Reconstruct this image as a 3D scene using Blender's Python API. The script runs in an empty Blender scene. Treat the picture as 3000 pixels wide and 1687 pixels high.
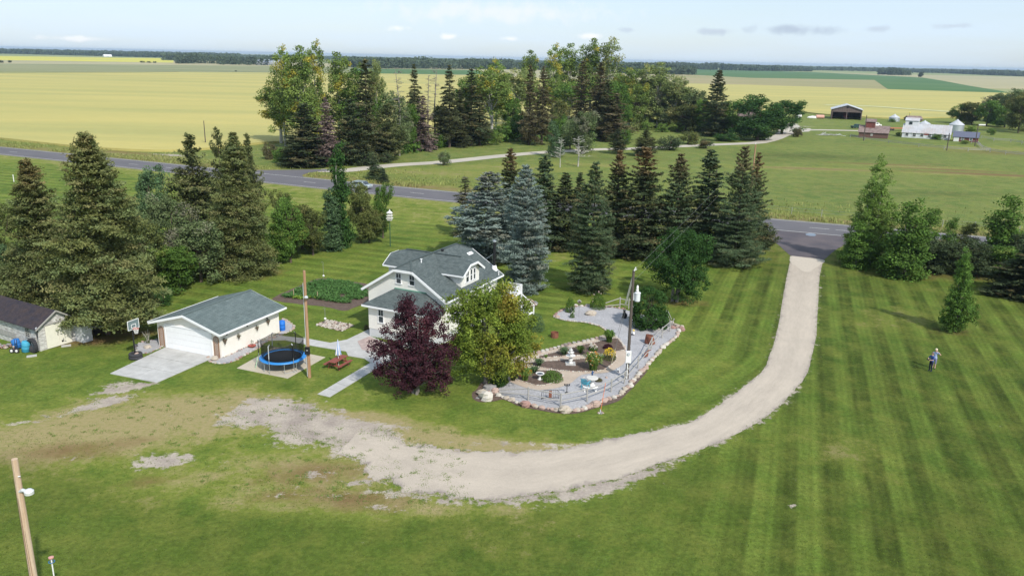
import bpy, math, random
import numpy as np
from mathutils import Matrix, Vector, Euler

# ------------------------------------------------------------------ camera, sky, sun
F = 2375.0; H = 25.0; YH = 171.0
ROLL = math.atan(.0213)
PITCH = math.atan((843.5 - YH) / F * math.cos(ROLL))
sc = bpy.context.scene
C = sc.collection
cam_d = bpy.data.cameras.new('camera'); cam = bpy.data.objects.new('camera', cam_d); C.objects.link(cam)
cam_d.sensor_fit = 'HORIZONTAL'; cam_d.sensor_width = 36.0; cam_d.lens = 36.0 * F / 3000.0
cam_d.clip_end = 60000.0; cam_d.clip_start = .5
cam.matrix_world = Matrix.Translation((0, 0, H)) @ Matrix.Rotation(math.pi / 2 - PITCH, 4, 'X') @ Matrix.Rotation(ROLL, 4, 'Z')
sc.camera = cam

def ray(x, y):
    u = (x - 1500) / F; v = (843.5 - y) / F
    u, v = u * math.cos(ROLL) - v * math.sin(ROLL), u * math.sin(ROLL) + v * math.cos(ROLL)
    a = math.pi / 2 - PITCH
    return (u, v * math.cos(a) + math.sin(a), v * math.sin(a) - math.cos(a))
def G(x, y, z=0.):
    """ground point seen at a photo position (3000 x 1687)"""
    d = ray(x, y); t = (z - H) / d[2]
    return (d[0] * t, d[1] * t)
def PX(X, Y, Z):
    a = math.pi / 2 - PITCH; z = Z - H
    v = Y * math.cos(a) + z * math.sin(a); w = Y * math.sin(a) - z * math.cos(a)
    u, v = X / w, v / w
    u, v = u * math.cos(ROLL) + v * math.sin(ROLL), -u * math.sin(ROLL) + v * math.cos(ROLL)
    return 1500 + u * F, 843.5 - v * F, w
def zat(X, Y, ytop):
    lo, hi = 0., 60.
    for _ in range(40):
        m = (lo + hi) / 2
        if PX(X, Y, m)[1] > ytop: lo = m
        else: hi = m
    return lo
def win(x0, y0, s): return lambda x, y: (x0 + x / s, y0 + y / s)
wTL = win(0, 100, 2.576); wTM = win(700, 100, 3.22); wTR = win(1400, 100, 3.22); wFR = win(2200, 200, 3.22)
wL = win(0, 370, 3.22); wM = win(700, 400, 3.22); wSP = win(1300, 420, 2.576); wRR = win(2200, 450, 2.229)
wSH = win(0, 830, 5.152); wGA = win(400, 780, 5.152); wYD = win(680, 780, 3.622); wHO = win(1020, 680, 4.529)
wPT = win(1050, 800, 3.623); wGV = win(1550, 780, 5.152); wGD = win(1370, 960, 4.684); wBL = win(0, 1050, 2.275)
wBC = win(900, 1100, 2.147); wR2 = win(2200, 1000, 2.8975); wFA = win(2300, 260, 4.293); wD = win(0, 0, .85867)

w = bpy.data.worlds.new('World'); sc.world = w; w.use_nodes = True
SUN_EL = math.radians(44); SUN_AZ = math.atan2(.52, -.85)
SUN = (math.sin(SUN_AZ) * math.cos(SUN_EL), math.cos(SUN_AZ) * math.cos(SUN_EL), math.sin(SUN_EL))
def build_world():
    n = w.node_tree.nodes; l = w.node_tree.links; n.clear()
    out = n.new('ShaderNodeOutputWorld'); bg = n.new('ShaderNodeBackground'); bg.inputs[1].default_value = .13
    sky = n.new('ShaderNodeTexSky'); sky.sky_type = 'NISHITA'; sky.sun_disc = False
    sky.sun_elevation = SUN_EL; sky.sun_rotation = SUN_AZ; sky.altitude = 600; sky.air_density = 1.; sky.dust_density = 1.2; sky.ozone_density = 1.
    tc = n.new('ShaderNodeTexCoord')
    sep = n.new('ShaderNodeSeparateXYZ'); l.new(tc.outputs['Generated'], sep.inputs[0])
    # thin high cloud veil: a plane-projected noise
    dv = n.new('ShaderNodeMath'); dv.operation = 'ADD'; l.new(sep.outputs[2], dv.inputs[0]); dv.inputs[1].default_value = .12
    cx = n.new('ShaderNodeMath'); cx.operation = 'DIVIDE'; l.new(sep.outputs[0], cx.inputs[0]); l.new(dv.outputs[0], cx.inputs[1])
    cy = n.new('ShaderNodeMath'); cy.operation = 'DIVIDE'; l.new(sep.outputs[1], cy.inputs[0]); l.new(dv.outputs[0], cy.inputs[1])
    cmb = n.new('ShaderNodeCombineXYZ'); l.new(cx.outputs[0], cmb.inputs[0]); l.new(cy.outputs[0], cmb.inputs[1])
    nz = n.new('ShaderNodeTexNoise'); nz.inputs['Scale'].default_value = .55; nz.inputs['Detail'].default_value = 6
    l.new(cmb.outputs[0], nz.inputs['Vector'])
    mr = n.new('ShaderNodeMapRange'); mr.inputs[1].default_value = .3; mr.inputs[2].default_value = .75; mr.inputs[3].default_value = .5; mr.inputs[4].default_value = .85
    l.new(nz.outputs[0], mr.inputs[0])
    mix = n.new('ShaderNodeMix'); mix.data_type = 'RGBA'; l.new(mr.outputs[0], mix.inputs[0]); l.new(sky.outputs[0], mix.inputs[6]); mix.inputs[7].default_value = (5.4, 6.6, 8.0, 1)
    last = mix.outputs[2]
    # small separate clouds: (photo position, half width, half height, brightness)
    nz2 = n.new('ShaderNodeTexNoise'); nz2.inputs['Scale'].default_value = 60; nz2.inputs['Detail'].default_value = 5
    l.new(tc.outputs['Generated'], nz2.inputs['Vector'])
    for (px, py), hw, hh, col in [(wD(1000, 72), .011, .004, (8, 8, 8)), (wD(1130, 93), .010, .0038, (8, 8, 8)), (wD(1282, 98), .010, .003, (7.6, 7.7, 7.8)),
                                  (wD(1485, 91), .014, .004, (7.6, 7.7, 7.8)), (wD(2010, 76), .048, .006, (3.6, 4.3, 5.3)), (wD(1800, 80), .02, .004, (4.2, 4.9, 5.8)),
                                  (wD(2210, 73), .014, .004, (4.2, 4.9, 5.8)), (wD(2400, 66), .017, .003, (4.4, 5.1, 6)), (wD(1240, 30), .14, .013, (6.7, 7.1, 7.4)),
                                  (wD(190, 98), .035, .003, (7.3, 7.5, 7.7)), (wD(1580, 76), .014, .003, (4.6, 5.4, 6.3))]:
        d = Vector(ray(px, py)).normalized()
        sub = n.new('ShaderNodeVectorMath'); sub.operation = 'SUBTRACT'; l.new(tc.outputs['Generated'], sub.inputs[0]); sub.inputs[1].default_value = d
        mul = n.new('ShaderNodeVectorMath'); mul.operation = 'MULTIPLY'; l.new(sub.outputs[0], mul.inputs[0]); mul.inputs[1].default_value = (1 / hw, 1 / hw, 1 / hh)
        ln = n.new('ShaderNodeVectorMath'); ln.operation = 'LENGTH'; l.new(mul.outputs[0], ln.inputs[0])
        ad = n.new('ShaderNodeMath'); ad.operation = 'MULTIPLY_ADD'; l.new(nz2.outputs[0], ad.inputs[0]); ad.inputs[1].default_value = 2.4; l.new(ln.outputs['Value'], ad.inputs[2])
        m2 = n.new('ShaderNodeMapRange'); m2.interpolation_type = 'SMOOTHSTEP'; l.new(ad.outputs[0], m2.inputs[0])
        m2.inputs[1].default_value = 1.2; m2.inputs[2].default_value = 2.5; m2.inputs[3].default_value = .8; m2.inputs[4].default_value = 0
        mx = n.new('ShaderNodeMix'); mx.data_type = 'RGBA'; l.new(m2.outputs[0], mx.inputs[0]); l.new(last, mx.inputs[6]); mx.inputs[7].default_value = (*col, 1)
        last = mx.outputs[2]
    l.new(last, bg.inputs[0]); l.new(bg.outputs[0], out.inputs[0])
build_world()
sl = bpy.data.lights.new('sun', 'SUN'); sl.energy = 4.1; sl.angle = math.radians(1.6); sl.color = (1, .955, .88)
so = bpy.data.objects.new('sun', sl); C.objects.link(so); so.location = (30, -40, 80)
so.rotation_euler = Vector(SUN).to_track_quat('Z', 'Y').to_euler()
sc.view_settings.view_transform = 'Standard'; sc.view_settings.look = 'None'; sc.view_settings.gamma = 1
sc.view_settings.exposure = .09; sc.view_settings.use_curve_mapping = False
cy_ = sc.cycles
cy_.use_denoising = True; cy_.max_bounces = 6; cy_.diffuse_bounces = 3; cy_.transmission_bounces = 3; cy_.transparent_max_bounces = 8; cy_.volume_bounces = 0
cy_.caustics_reflective = False; cy_.caustics_refractive = False

# ------------------------------------------------------------------ helpers: tags
def tag(o, label=None, cat=None, group=None, kind=None):
    if label: o['label'] = label
    if cat: o['category'] = cat
    if group: o['group'] = group
    if kind: o['kind'] = kind
    return o
def thing(name, label, cat, loc=(0, 0, 0), rz=0., group=None):
    o = bpy.data.objects.new(name, None); C.objects.link(o); o.empty_display_size = .3
    if len(loc) == 2: loc = (loc[0], loc[1], 0)
    o.location = loc; o.rotation_euler = (0, 0, rz)
    return tag(o, label, cat, group)
KIDS = {}
def link(name, me, parent=None):
    o = bpy.data.objects.new(name, me); C.objects.link(o)
    if parent is not None:
        o.parent = parent; KIDS.setdefault(parent.name, []).append(o)
    return o
def copy_tree(o, parent=None):
    c = o.copy(); C.objects.link(c)
    if parent is not None: c.parent = parent; KIDS.setdefault(parent.name, []).append(c)
    for ch in KIDS.get(o.name, []): copy_tree(ch, c)
    return c

class MB:
    def __init__(s): s.v = []; s.f = []
    def add(s, vs, fs):
        k = len(s.v); s.v += [tuple(q) for q in vs]; s.f += [tuple(i + k for i in f) for f in fs]; return s
    def box(s, c, d, rz=0., rx=0., ry=0.):
        R = Euler((rx, ry, rz)).to_matrix(); vs = []
        for x in (-.5, .5):
            for y in (-.5, .5):
                for z in (-.5, .5):
                    q = R @ Vector((x * d[0], y * d[1], z * d[2])); vs.append((c[0] + q.x, c[1] + q.y, c[2] + q.z))
        return s.add(vs, [(0, 1, 3, 2), (4, 6, 7, 5), (0, 4, 5, 1), (2, 3, 7, 6), (0, 2, 6, 4), (1, 5, 7, 3)])
    def bar(s, a, b, wd, ht=None):
        """a square bar from a to b"""
        a = Vector(a); b = Vector(b); d = (b - a); L = d.length
        if L < 1e-6: return s
        d.normalize(); up = Vector((0, 0, 1)) if abs(d.z) < .95 else Vector((0, 1, 0))
        x = d.cross(up).normalized(); y = x.cross(d).normalized(); ht = ht or wd
        vs = []
        for p in (a, b):
            for i, j in ((-1, -1), (1, -1), (1, 1), (-1, 1)): vs.append(p + x * i * wd / 2 + y * j * ht / 2)
        return s.add(vs, [(3, 2, 1, 0), (4, 5, 6, 7), (0, 1, 5, 4), (1, 2, 6, 5), (2, 3, 7, 6), (3, 0, 4, 7)])
    def tube(s, pts, rad, n=8, cap=True):
        pts = [Vector(p) for p in pts]
        if not hasattr(rad, '__len__'): rad = [rad] * len(pts)
        k = len(s.v); last = None
        for i, p in enumerate(pts):
            d = (pts[min(i + 1, len(pts) - 1)] - pts[max(i - 1, 0)]).normalized()
            if last is None:
                up = Vector((0, 0, 1)) if abs(d.z) < .9 else Vector((1, 0, 0)); x = d.cross(up).normalized()
            else: x = (last - d * last.dot(d)).normalized()
            last = x; y = d.cross(x)
            for j in range(n):
                a = 2 * math.pi * j / n; q = p + (x * math.cos(a) + y * math.sin(a)) * rad[i]; s.v.append(tuple(q))
        for i in range(len(pts) - 1):
            for j in range(n):
                a = k + i * n + j; b = k + i * n + (j + 1) % n; s.f.append((a, b, b + n, a + n))
        if cap:
            s.f.append(tuple(k + j for j in range(n))[::-1]); m = k + (len(pts) - 1) * n; s.f.append(tuple(m + j for j in range(n)))
        return s
    def lathe(s, prof, n=16, c=(0, 0, 0), cap=True):
        k = len(s.v)
        for r_, z in prof:
            for j in range(n):
                a = 2 * math.pi * j / n; s.v.append((c[0] + r_ * math.cos(a), c[1] + r_ * math.sin(a), c[2] + z))
        for i in range(len(prof) - 1):
            for j in range(n):
                a = k + i * n + j; b = k + i * n + (j + 1) % n; s.f.append((a, b, b + n, a + n))
        if cap:
            s.f.append(tuple(k + j for j in range(n))[::-1]); m = k + (len(prof) - 1) * n; s.f.append(tuple(m + j for j in range(n)))
        return s
    def prism(s, poly, z0, z1):
        n = len(poly); vs = [(x, y, z0) for x, y in poly] + [(x, y, z1) for x, y in poly]
        a = sum(poly[i][0] * poly[(i + 1) % n][1] - poly[(i + 1) % n][0] * poly[i][1] for i in range(n))
        top = tuple(range(n, 2 * n)); bot = tuple(range(n))[::-1]
        sides = [(i, (i + 1) % n, (i + 1) % n + n, i + n) for i in range(n)]
        if a < 0: top = top[::-1]; bot = bot[::-1]; sides = [q[::-1] for q in sides]
        return s.add(vs, [top, bot] + sides)
    def slab(s, quad, th):
        """thick sheet from a planar polygon (3D pts), thickness along its normal, downwards"""
        q = [Vector(p) for p in quad]; nrm = (q[1] - q[0]).cross(q[2] - q[0]).normalized()
        if nrm.z < 0: q = q[::-1]; nrm = -nrm
        n = len(q); vs = q + [p - nrm * th for p in q]
        return s.add(vs, [tuple(range(n)), tuple(range(n, 2 * n))[::-1]] + [(i + n, (i + 1) % n + n, (i + 1) % n, i) for i in range(n)])
    def mesh(s, name='m'):
        me = bpy.data.meshes.new(name); me.from_pydata(s.v, [], s.f); me.update(); return me
    def build(s, name, m, parent=None, smooth=False, loc=None):
        me = s.mesh(name); me.materials.append(m)
        if smooth: me.shade_smooth() if hasattr(me, 'shade_smooth') else None
        o = link(name, me, parent)
        if loc is not None: o.location = loc
        return o

# ------------------------------------------------------------------ helpers: materials
def nn(nt, t, **kw):
    a = nt.nodes.new(t)
    for k, v in kw.items(): a.inputs[k].default_value = v
    return a
def newmat(name):
    m = bpy.data.materials.new(name); m.use_nodes = True; nt = m.node_tree; nt.nodes.clear()
    out = nt.nodes.new('ShaderNodeOutputMaterial'); bs = nt.nodes.new('ShaderNodeBsdfPrincipled'); nt.links.new(bs.outputs[0], out.inputs[0])
    return m, nt, bs
def pos(nt):
    g = nt.nodes.new('ShaderNodeNewGeometry'); return g.outputs['Position']
def noise(nt, vec, scale, detail=3, rough=.55, stretch=None):
    if stretch:
        mp = nt.nodes.new('ShaderNodeMapping'); mp.inputs['Scale'].default_value = stretch; nt.links.new(vec, mp.inputs[0]); vec = mp.outputs[0]
    a = nt.nodes.new('ShaderNodeTexNoise'); a.inputs['Scale'].default_value = scale; a.inputs['Detail'].default_value = detail; a.inputs['Roughness'].default_value = rough
    nt.links.new(vec, a.inputs['Vector']); return a.outputs[0]
def mth(nt, op, a, b=None, c=None, clamp=False):
    m = nt.nodes.new('ShaderNodeMath'); m.operation = op; m.use_clamp = clamp
    for i, q in enumerate((a, b, c)):
        if q is None: continue
        if isinstance(q, (int, float)): m.inputs[i].default_value = q
        else: nt.links.new(q, m.inputs[i])
    return m.outputs[0]
def mrange(nt, a, lo, hi, o0=0., o1=1., smooth=False):
    m = nt.nodes.new('ShaderNodeMapRange')
    if smooth: m.interpolation_type = 'SMOOTHSTEP'
    nt.links.new(a, m.inputs[0]); m.inputs[1].default_value = lo; m.inputs[2].default_value = hi; m.inputs[3].default_value = o0; m.inputs[4].default_value = o1
    return m.outputs[0]
def cmix(nt, f, a, b, mode='MIX'):
    m = nt.nodes.new('ShaderNodeMix'); m.data_type = 'RGBA'; m.blend_type = mode
    for i, q in ((0, f), (6, a), (7, b)):
        if isinstance(q, (int, float)): m.inputs[i].default_value = q
        elif isinstance(q, tuple): m.inputs[i].default_value = (*q[:3], 1)
        else: nt.links.new(q, m.inputs[i])
    return m.outputs[2]
def scalecol(nt, col, f):
    m = nt.nodes.new('ShaderNodeVectorMath'); m.operation = 'SCALE'
    if isinstance(col, tuple): m.inputs[0].default_value = col
    else: nt.links.new(col, m.inputs[0])
    nt.links.new(f, m.inputs['Scale']); return m.outputs[0]
def attr(nt, name, out='Fac'):
    a = nt.nodes.new('ShaderNodeAttribute'); a.attribute_name = name; return a.outputs[out]
def bump(nt, bs, h, strength=.4, dist=.05):
    b = nt.nodes.new('ShaderNodeBump'); b.inputs['Strength'].default_value = strength; b.inputs['Distance'].default_value = dist
    nt.links.new(h, b.inputs['Height']); nt.links.new(b.outputs[0], bs.inputs['Normal'])
def M(name, col, rough=.8, var=.2, scale=2., col2=None, bmp=0., bs_=None, metal=0., stretch=None, spec=.3):
    m, nt, bs = newmat(name); p = nt.nodes.new('ShaderNodeTexCoord').outputs['Object']
    n1 = noise(nt, p, scale, 5, .6, stretch)
    c = cmix(nt, mrange(nt, n1, .35, .65), col, col2) if col2 else col
    n2 = noise(nt, p, scale * 3.3, 3, .6, stretch)
    c = scalecol(nt, c, mrange(nt, n2, .25, .75, 1 - var, 1 + var))
    nt.links.new(c, bs.inputs['Base Color']); bs.inputs['Roughness'].default_value = rough; bs.inputs['Metallic'].default_value = metal
    bs.inputs['Specular IOR Level'].default_value = spec
    if bmp: bump(nt, bs, noise(nt, p, bs_ or scale * 6, 4), bmp, .03)
    return m
def leafmat(name, A, B, Cc, tr=.28, jitter=.12):
    m = bpy.data.materials.new(name); m.use_nodes = True; nt = m.node_tree; nt.nodes.clear()
    out = nt.nodes.new('ShaderNodeOutputMaterial')
    a = nt.nodes.new('ShaderNodeAttribute'); a.attribute_name = 'tint'
    sp = nt.nodes.new('ShaderNodeSeparateColor'); nt.links.new(a.outputs['Color'], sp.inputs[0])
    c = cmix(nt, sp.outputs[0], A, B); c = cmix(nt, sp.outputs[2], c, Cc)
    oi = nt.nodes.new('ShaderNodeObjectInfo')
    k = mth(nt, 'MULTIPLY', sp.outputs[1], mrange(nt, oi.outputs['Random'], 0, 1, 1 - jitter, 1 + jitter))
    k = mth(nt, 'MULTIPLY', k, 1.75)
    c = scalecol(nt, c, k)
    d = nt.nodes.new('ShaderNodeBsdfDiffuse'); t = nt.nodes.new('ShaderNodeBsdfTranslucent'); mx = nt.nodes.new('ShaderNodeMixShader')
    nt.links.new(c, d.inputs[0]); nt.links.new(c, t.inputs[0]); mx.inputs[0].default_value = tr
    nt.links.new(d.outputs[0], mx.inputs[1]); nt.links.new(t.outputs[0], mx.inputs[2]); nt.links.new(mx.outputs[0], out.inputs[0])
    return m
WHITE = M('white_paint', (.78, .77, .74), .55, .04, 1)
TRIM = M('white_trim', (.82, .82, .82), .45, .03, 1)
STUCCO = M('cream_stucco', (.81, .77, .70), .9, .05, .8, bmp=.3, bs_=25)
CONC = M('concrete', (.47, .46, .44), .9, .12, .5, (.40, .39, .37), bmp=.2, bs_=20)
DARKGLASS = M('dark_glass', (.03, .04, .05), .08, .1, 1, spec=.6)
BARK = M('bark', (.12, .09, .07), .95, .3, 3, bmp=.5, bs_=14, stretch=(4, 4, .6))
PALEBARK = M('pale_bark', (.42, .40, .35), .9, .2, 3, bmp=.3, bs_=14)
GREYBARK = M('grey_bark', (.22, .20, .18), .9, .25, 3, bmp=.3, bs_=14)
BLACK = M('black_metal', (.015, .015, .017), .5, .2, 3)
RUBBER = M('tyre_rubber', (.045, .045, .05), .85, .25, 4, bmp=.3)
GALV = M('galvanised_metal', (.45, .48, .50), .4, .12, 2, metal=.55)
GREYMET = M('grey_painted_metal', (.50, .52, .54), .5, .08, 2)
RED = M('red_paint', (.35, .035, .03), .55, .2, 3)
ORANGE = M('orange_fibreglass', (.75, .22, .10), .5, .05, 3)
BLUEP = M('blue_plastic', (.03, .16, .45), .45, .08, 2)
TEAL = M('faded_blue_plastic', (.06, .33, .48), .55, .15, 2)
STONE = [M('stone_' + n_, c, .9, .25, 5, bmp=.4, bs_=18) for n_, c in (('pink', (.41, .30, .25)), ('tan', (.43, .37, .30)), ('pale', (.52, .48, .42)), ('grey', (.26, .25, .24)), ('rose', (.33, .20, .17)))]
WOODG = M('weathered_rail', (.36, .345, .32), .9, .2, 2, bmp=.3, stretch=(3, 3, 3))
WOODR = M('redwood_stain', (.24, .07, .05), .6, .15, 2)
POLEW = M('new_pole_timber', (.46, .30, .18), .85, .2, 1.2, (.30, .16, .09), bmp=.4, stretch=(7, 7, .35))
POLEO = M('old_pole_timber', (.10, .085, .07), .9, .2, 1.2, (.10, .08, .07), bmp=.4, stretch=(7, 7, .35))
POLET = M('pale_pole_timber', (.56, .44, .32), .85, .15, 1.2, (.46, .31, .20), bmp=.4, stretch=(7, 7, .3))
RUST = M('rusty_iron', (.17, .06, .04), .85, .3, 4, (.24, .10, .06), bmp=.3)
SKIN = M('skin', (.55, .34, .25), .6, .05, 5)
DIRT = M('bark_mulch', (.135, .095, .075), .95, .35, 2, (.10, .07, .055), bmp=.6, bs_=16)
WIRE = M('wire', (.25, .25, .25), .5, .05, 1)

# ------------------------------------------------------------------ numpy helpers
def npmesh(name, V, Fq, mat=None, attrs=None, smooth=False):
    me = bpy.data.meshes.new(name); V = np.asarray(V, np.float32); Fq = np.asarray(Fq, np.int32); k = Fq.shape[1]
    me.vertices.add(len(V)); me.vertices.foreach_set('co', V.ravel())
    me.loops.add(Fq.size); me.loops.foreach_set('vertex_index', Fq.ravel())
    me.polygons.add(len(Fq)); me.polygons.foreach_set('loop_start', np.arange(0, Fq.size, k, dtype=np.int32))
    try: me.polygons.foreach_set('loop_total', np.full(len(Fq), k, np.int32))
    except Exception: pass
    me.update(calc_edges=True)
    for nme, arr in (attrs or {}).items():
        if arr.ndim == 1:
            a = me.attributes.new(nme, 'FLOAT', 'POINT'); a.data.foreach_set('value', arr.astype(np.float32))
        else:
            a = me.attributes.new(nme, 'FLOAT_COLOR', 'POINT'); a.data.foreach_set('color', np.c_[arr, np.ones(len(arr))].astype(np.float32).ravel())
    if mat: me.materials.append(mat)
    if smooth: me.polygons.foreach_set('use_smooth', np.ones(len(Fq), bool))
    return me
def nrm(a): return a / (np.linalg.norm(a, axis=1, keepdims=True) + 1e-9)
def kites(P_, D_, N_, Ln, Wd):
    """leaf-shaped quads"""
    D_ = nrm(D_); S_ = nrm(np.cross(D_, N_)); N2 = np.cross(S_, D_)
    Ln = Ln[:, None]; Wd = Wd[:, None]
    a = P_ - D_ * Ln * .5; b = P_ + S_ * Wd * .5 + D_ * Ln * .05 ; c = P_ + D_ * Ln * .5 - N2 * Wd * .15; d = P_ - S_ * Wd * .5 + D_ * Ln * .05
    V = np.stack([a, b, c, d], 1).reshape(-1, 3); n = len(P_)
    return V, np.arange(4 * n).reshape(n, 4)
def vnoise(x, y, s=1., seed=0):
    """smooth value noise, -1..1"""
    x = np.asarray(x) * s; y = np.asarray(y) * s; xi = np.floor(x).astype(np.int64); yi = np.floor(y).astype(np.int64); fx = x - xi; fy = y - yi
    def h(a, b):
        q = np.sin(a * 127.1 + b * 311.7 + seed * 74.7) * 43758.5453; return q - np.floor(q)
    fx = fx * fx * (3 - 2 * fx); fy = fy * fy * (3 - 2 * fy)
    return 2 * ((h(xi, yi) * (1 - fx) + h(xi + 1, yi) * fx) * (1 - fy) + (h(xi, yi + 1) * (1 - fx) + h(xi + 1, yi + 1) * fx) * fy) - 1
def sdf(X, Y, poly, closed=True):
    """signed distance (negative inside) to a polygon, or distance to an open line"""
    P_ = np.array(poly); n = len(P_); d = np.full(X.shape, 1e9); ins = np.zeros(X.shape, bool)
    for i in range(n if closed else n - 1):
        a = P_[i]; b = P_[(i + 1) % n]; e = b - a; wx = X - a[0]; wy = Y - a[1]
        t = np.clip((wx * e[0] + wy * e[1]) / (e @ e + 1e-12), 0, 1)
        d = np.minimum(d, np.hypot(wx - e[0] * t, wy - e[1] * t))
        if closed:
            c = ((a[1] > Y) != (b[1] > Y)) & (X < (b[0] - a[0]) * (Y - a[1]) / ((b[1] - a[1]) + 1e-12) + a[0]); ins ^= c
    return np.where(ins, -d, d) if closed else d
def blob(X, Y, px, py, rx, ry=None, ang=0., z=0.):
    cx, cy = G(px, py); ry = ry or rx; c, s = math.cos(ang), math.sin(ang)
    u = (X - cx) * c + (Y - cy) * s; v = -(X - cx) * s + (Y - cy) * c
    return np.exp(-((u / rx) ** 2 + (v / ry) ** 2))
def smooth_line(pts, step=.5, closed=False):
    """Catmull-Rom through 2D points, resampled"""
    P_ = [Vector((p[0], p[1])) for p in pts]; out = []; n = len(P_)
    for i in range(n if closed else n - 1):
        p0 = P_[(i - 1) % n] if closed or i > 0 else P_[0]; p1 = P_[i]; p2 = P_[(i + 1) % n]; p3 = P_[(i + 2) % n] if closed or i + 2 < n else P_[-1]
        k = max(1, int((p2 - p1).length / step))
        for j in range(k):
            t = j / k
            out.append(tuple(.5 * (2 * p1 + (p2 - p0) * t + (2 * p0 - 5 * p1 + 4 * p2 - p3) * t * t + (3 * p1 - p0 - 3 * p2 + p3) * t ** 3)))
    if not closed: out.append(tuple(P_[-1]))
    return out
def rough_edge(poly, amp=.12, seed=1):
    P_ = np.array(poly); n = len(P_); T = np.roll(P_, -1, 0) - np.roll(P_, 1, 0); N_ = np.c_[T[:, 1], -T[:, 0]]; N_ /= np.linalg.norm(N_, axis=1, keepdims=True) + 1e-9
    k = vnoise(P_[:, 0], P_[:, 1], 1.3, seed) + .6 * vnoise(P_[:, 0], P_[:, 1], 4, seed + 1) + .4 * vnoise(P_[:, 0], P_[:, 1], 9, seed + 2)
    return [tuple(q) for q in P_ + N_ * (k * amp)[:, None]]
def sheet(name, poly, z, mat, kind='structure', th=0.):
    from mathutils.geometry import tessellate_polygon
    if th:
        mb = MB(); n = len(poly); tris = tessellate_polygon([[Vector((x, y, 0)) for x, y in poly]])
        mb.v = [(x, y, z) for x, y in poly] + [(x, y, z - th) for x, y in poly]
        a = sum(poly[i][0] * poly[(i + 1) % n][1] - poly[(i + 1) % n][0] * poly[i][1] for i in range(n))
        mb.f = [tuple(t) for t in tris] + [(i, (i + 1) % n, (i + 1) % n + n, i + n) for i in range(n)]
    else:
        mb = MB(); mb.v = [(x, y, z) for x, y in poly]
        mb.f = [tuple(t) for t in tessellate_polygon([[Vector((x, y, 0)) for x, y in poly]])]
    fs = []
    for f in mb.f:
        if len(f) == 3:
            a, b, c = (Vector(mb.v[i]) for i in f)
            if (b - a).cross(c - a).z < 0: f = f[::-1]
        fs.append(f)
    mb.f = fs
    o = mb.build(name, mat); tag(o, kind=kind); return o
def GP(wn, pts, z=0.): return [G(*wn(x, y), z) for x, y in pts]

# ------------------------------------------------------------------ road geometry
far_edge = [G(*q) for q in [(0, 432), (462, 478), (1337, 565), (2258, 643), (2998, 706)]]
rn = Vector((.40, .917)).normalized()
mid = [(x - rn.x * 4.45, y - rn.y * 4.45) for x, y in far_edge]
d0 = Vector((mid[0][0] - mid[1][0], mid[0][1] - mid[1][1])).normalized(); d1 = Vector((mid[-1][0] - mid[-2][0], mid[-1][1] - mid[-2][1])).normalized()
mid = [(mid[0][0] + d0.x * 260, mid[0][1] + d0.y * 260)] + mid + [(mid[-1][0] + d1.x * 200, mid[-1][1] + d1.y * 200)]
ROADC = smooth_line(mid, 4)
def offset_line(L, d):
    P_ = np.array(L); T = np.gradient(P_, axis=0); N_ = np.c_[-T[:, 1], T[:, 0]]; N_ /= np.linalg.norm(N_, axis=1, keepdims=True); return [tuple(q) for q in P_ + N_ * d]
def ribbon(L, d0, d1): return offset_line(L, d0) + offset_line(L, d1)[::-1]
def ribbon_obj(name, L, d0, d1, z, mat, kind='structure', parent=None):
    a = offset_line(L, d0); b = offset_line(L, d1); n = len(L); mb = MB(); mb.v = [(x, y, z) for x, y in a + b]
    mb.f = [(i, i + n, i + n + 1, i + 1) if d1 < d0 else (i, i + 1, i + n + 1, i + n) for i in range(n - 1)]
    o = mb.build(name, mat, parent)
    if parent is None: tag(o, kind=kind)
    return o

# drive outline (house side, then lawn side)
inner = [wRR(262, 668), wRR(235, 800), wRR(205, 960), wRR(185, 1090), wRR(160, 1200), wRR(120, 1320), wRR(45, 1449), wBC(2470, 262), wBC(2300, 318), wBC(2000, 382), wBC(1850, 415), wBC(1650, 452), wBC(1450, 478), wBC(1200, 482),
         wBC(1000, 478), wBC(800, 452), wBC(650, 425), wBC(520, 398), wBC(400, 372), wBC(330, 345)]
outer = [wRR(475, 692), wRR(450, 800), wRR(440, 960), wRR(432, 1090), wRR(425, 1200), wRR(395, 1330), wRR(360, 1449), wR2(330, 460), wR2(180, 600), wR2(0, 715), wBC(2576, 425), wBC(2400, 492), wBC(2200, 560), wBC(1980, 640),
         wBC(1750, 690), wBC(1500, 735), wBC(1300, 765), wBC(1150, 785), wBC(950, 770), wBC(800, 745), wBC(650, 720), wBC(560, 690), wBC(450, 650), wBC(340, 600), wBC(350, 550), wBC(250, 500), wBC(210, 470), wBC(260, 420)]
inner = [G(*q) for q in inner]; outer = [G(*q) for q in outer]
DRIVE = smooth_line(inner, .25) + smooth_line(outer, .25)[::-1]
DRIVE_ROUGH = rough_edge(DRIVE, .05, 3)
drive_mid = smooth_line([((a[0] + b[0]) / 2, (a[1] + b[1]) / 2) for a, b in zip([G(*q) for q in [wRR(262, 668), wRR(205, 960), wRR(160, 1200), wRR(45, 1449), wBC(2000, 382), wBC(1450, 470), wBC(800, 450), wBC(200, 330), wBL(1500, 300), wBL(900, 330)]],
                                                                         [G(*q) for q in [wRR(475, 692), wRR(440, 960), wRR(425, 1200), wRR(360, 1449), wBC(2400, 492), wBC(1500, 735), wBC(800, 745), wBC(100, 500), wBL(1500, 560), wBL(900, 600)]])], 1.5)

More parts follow.
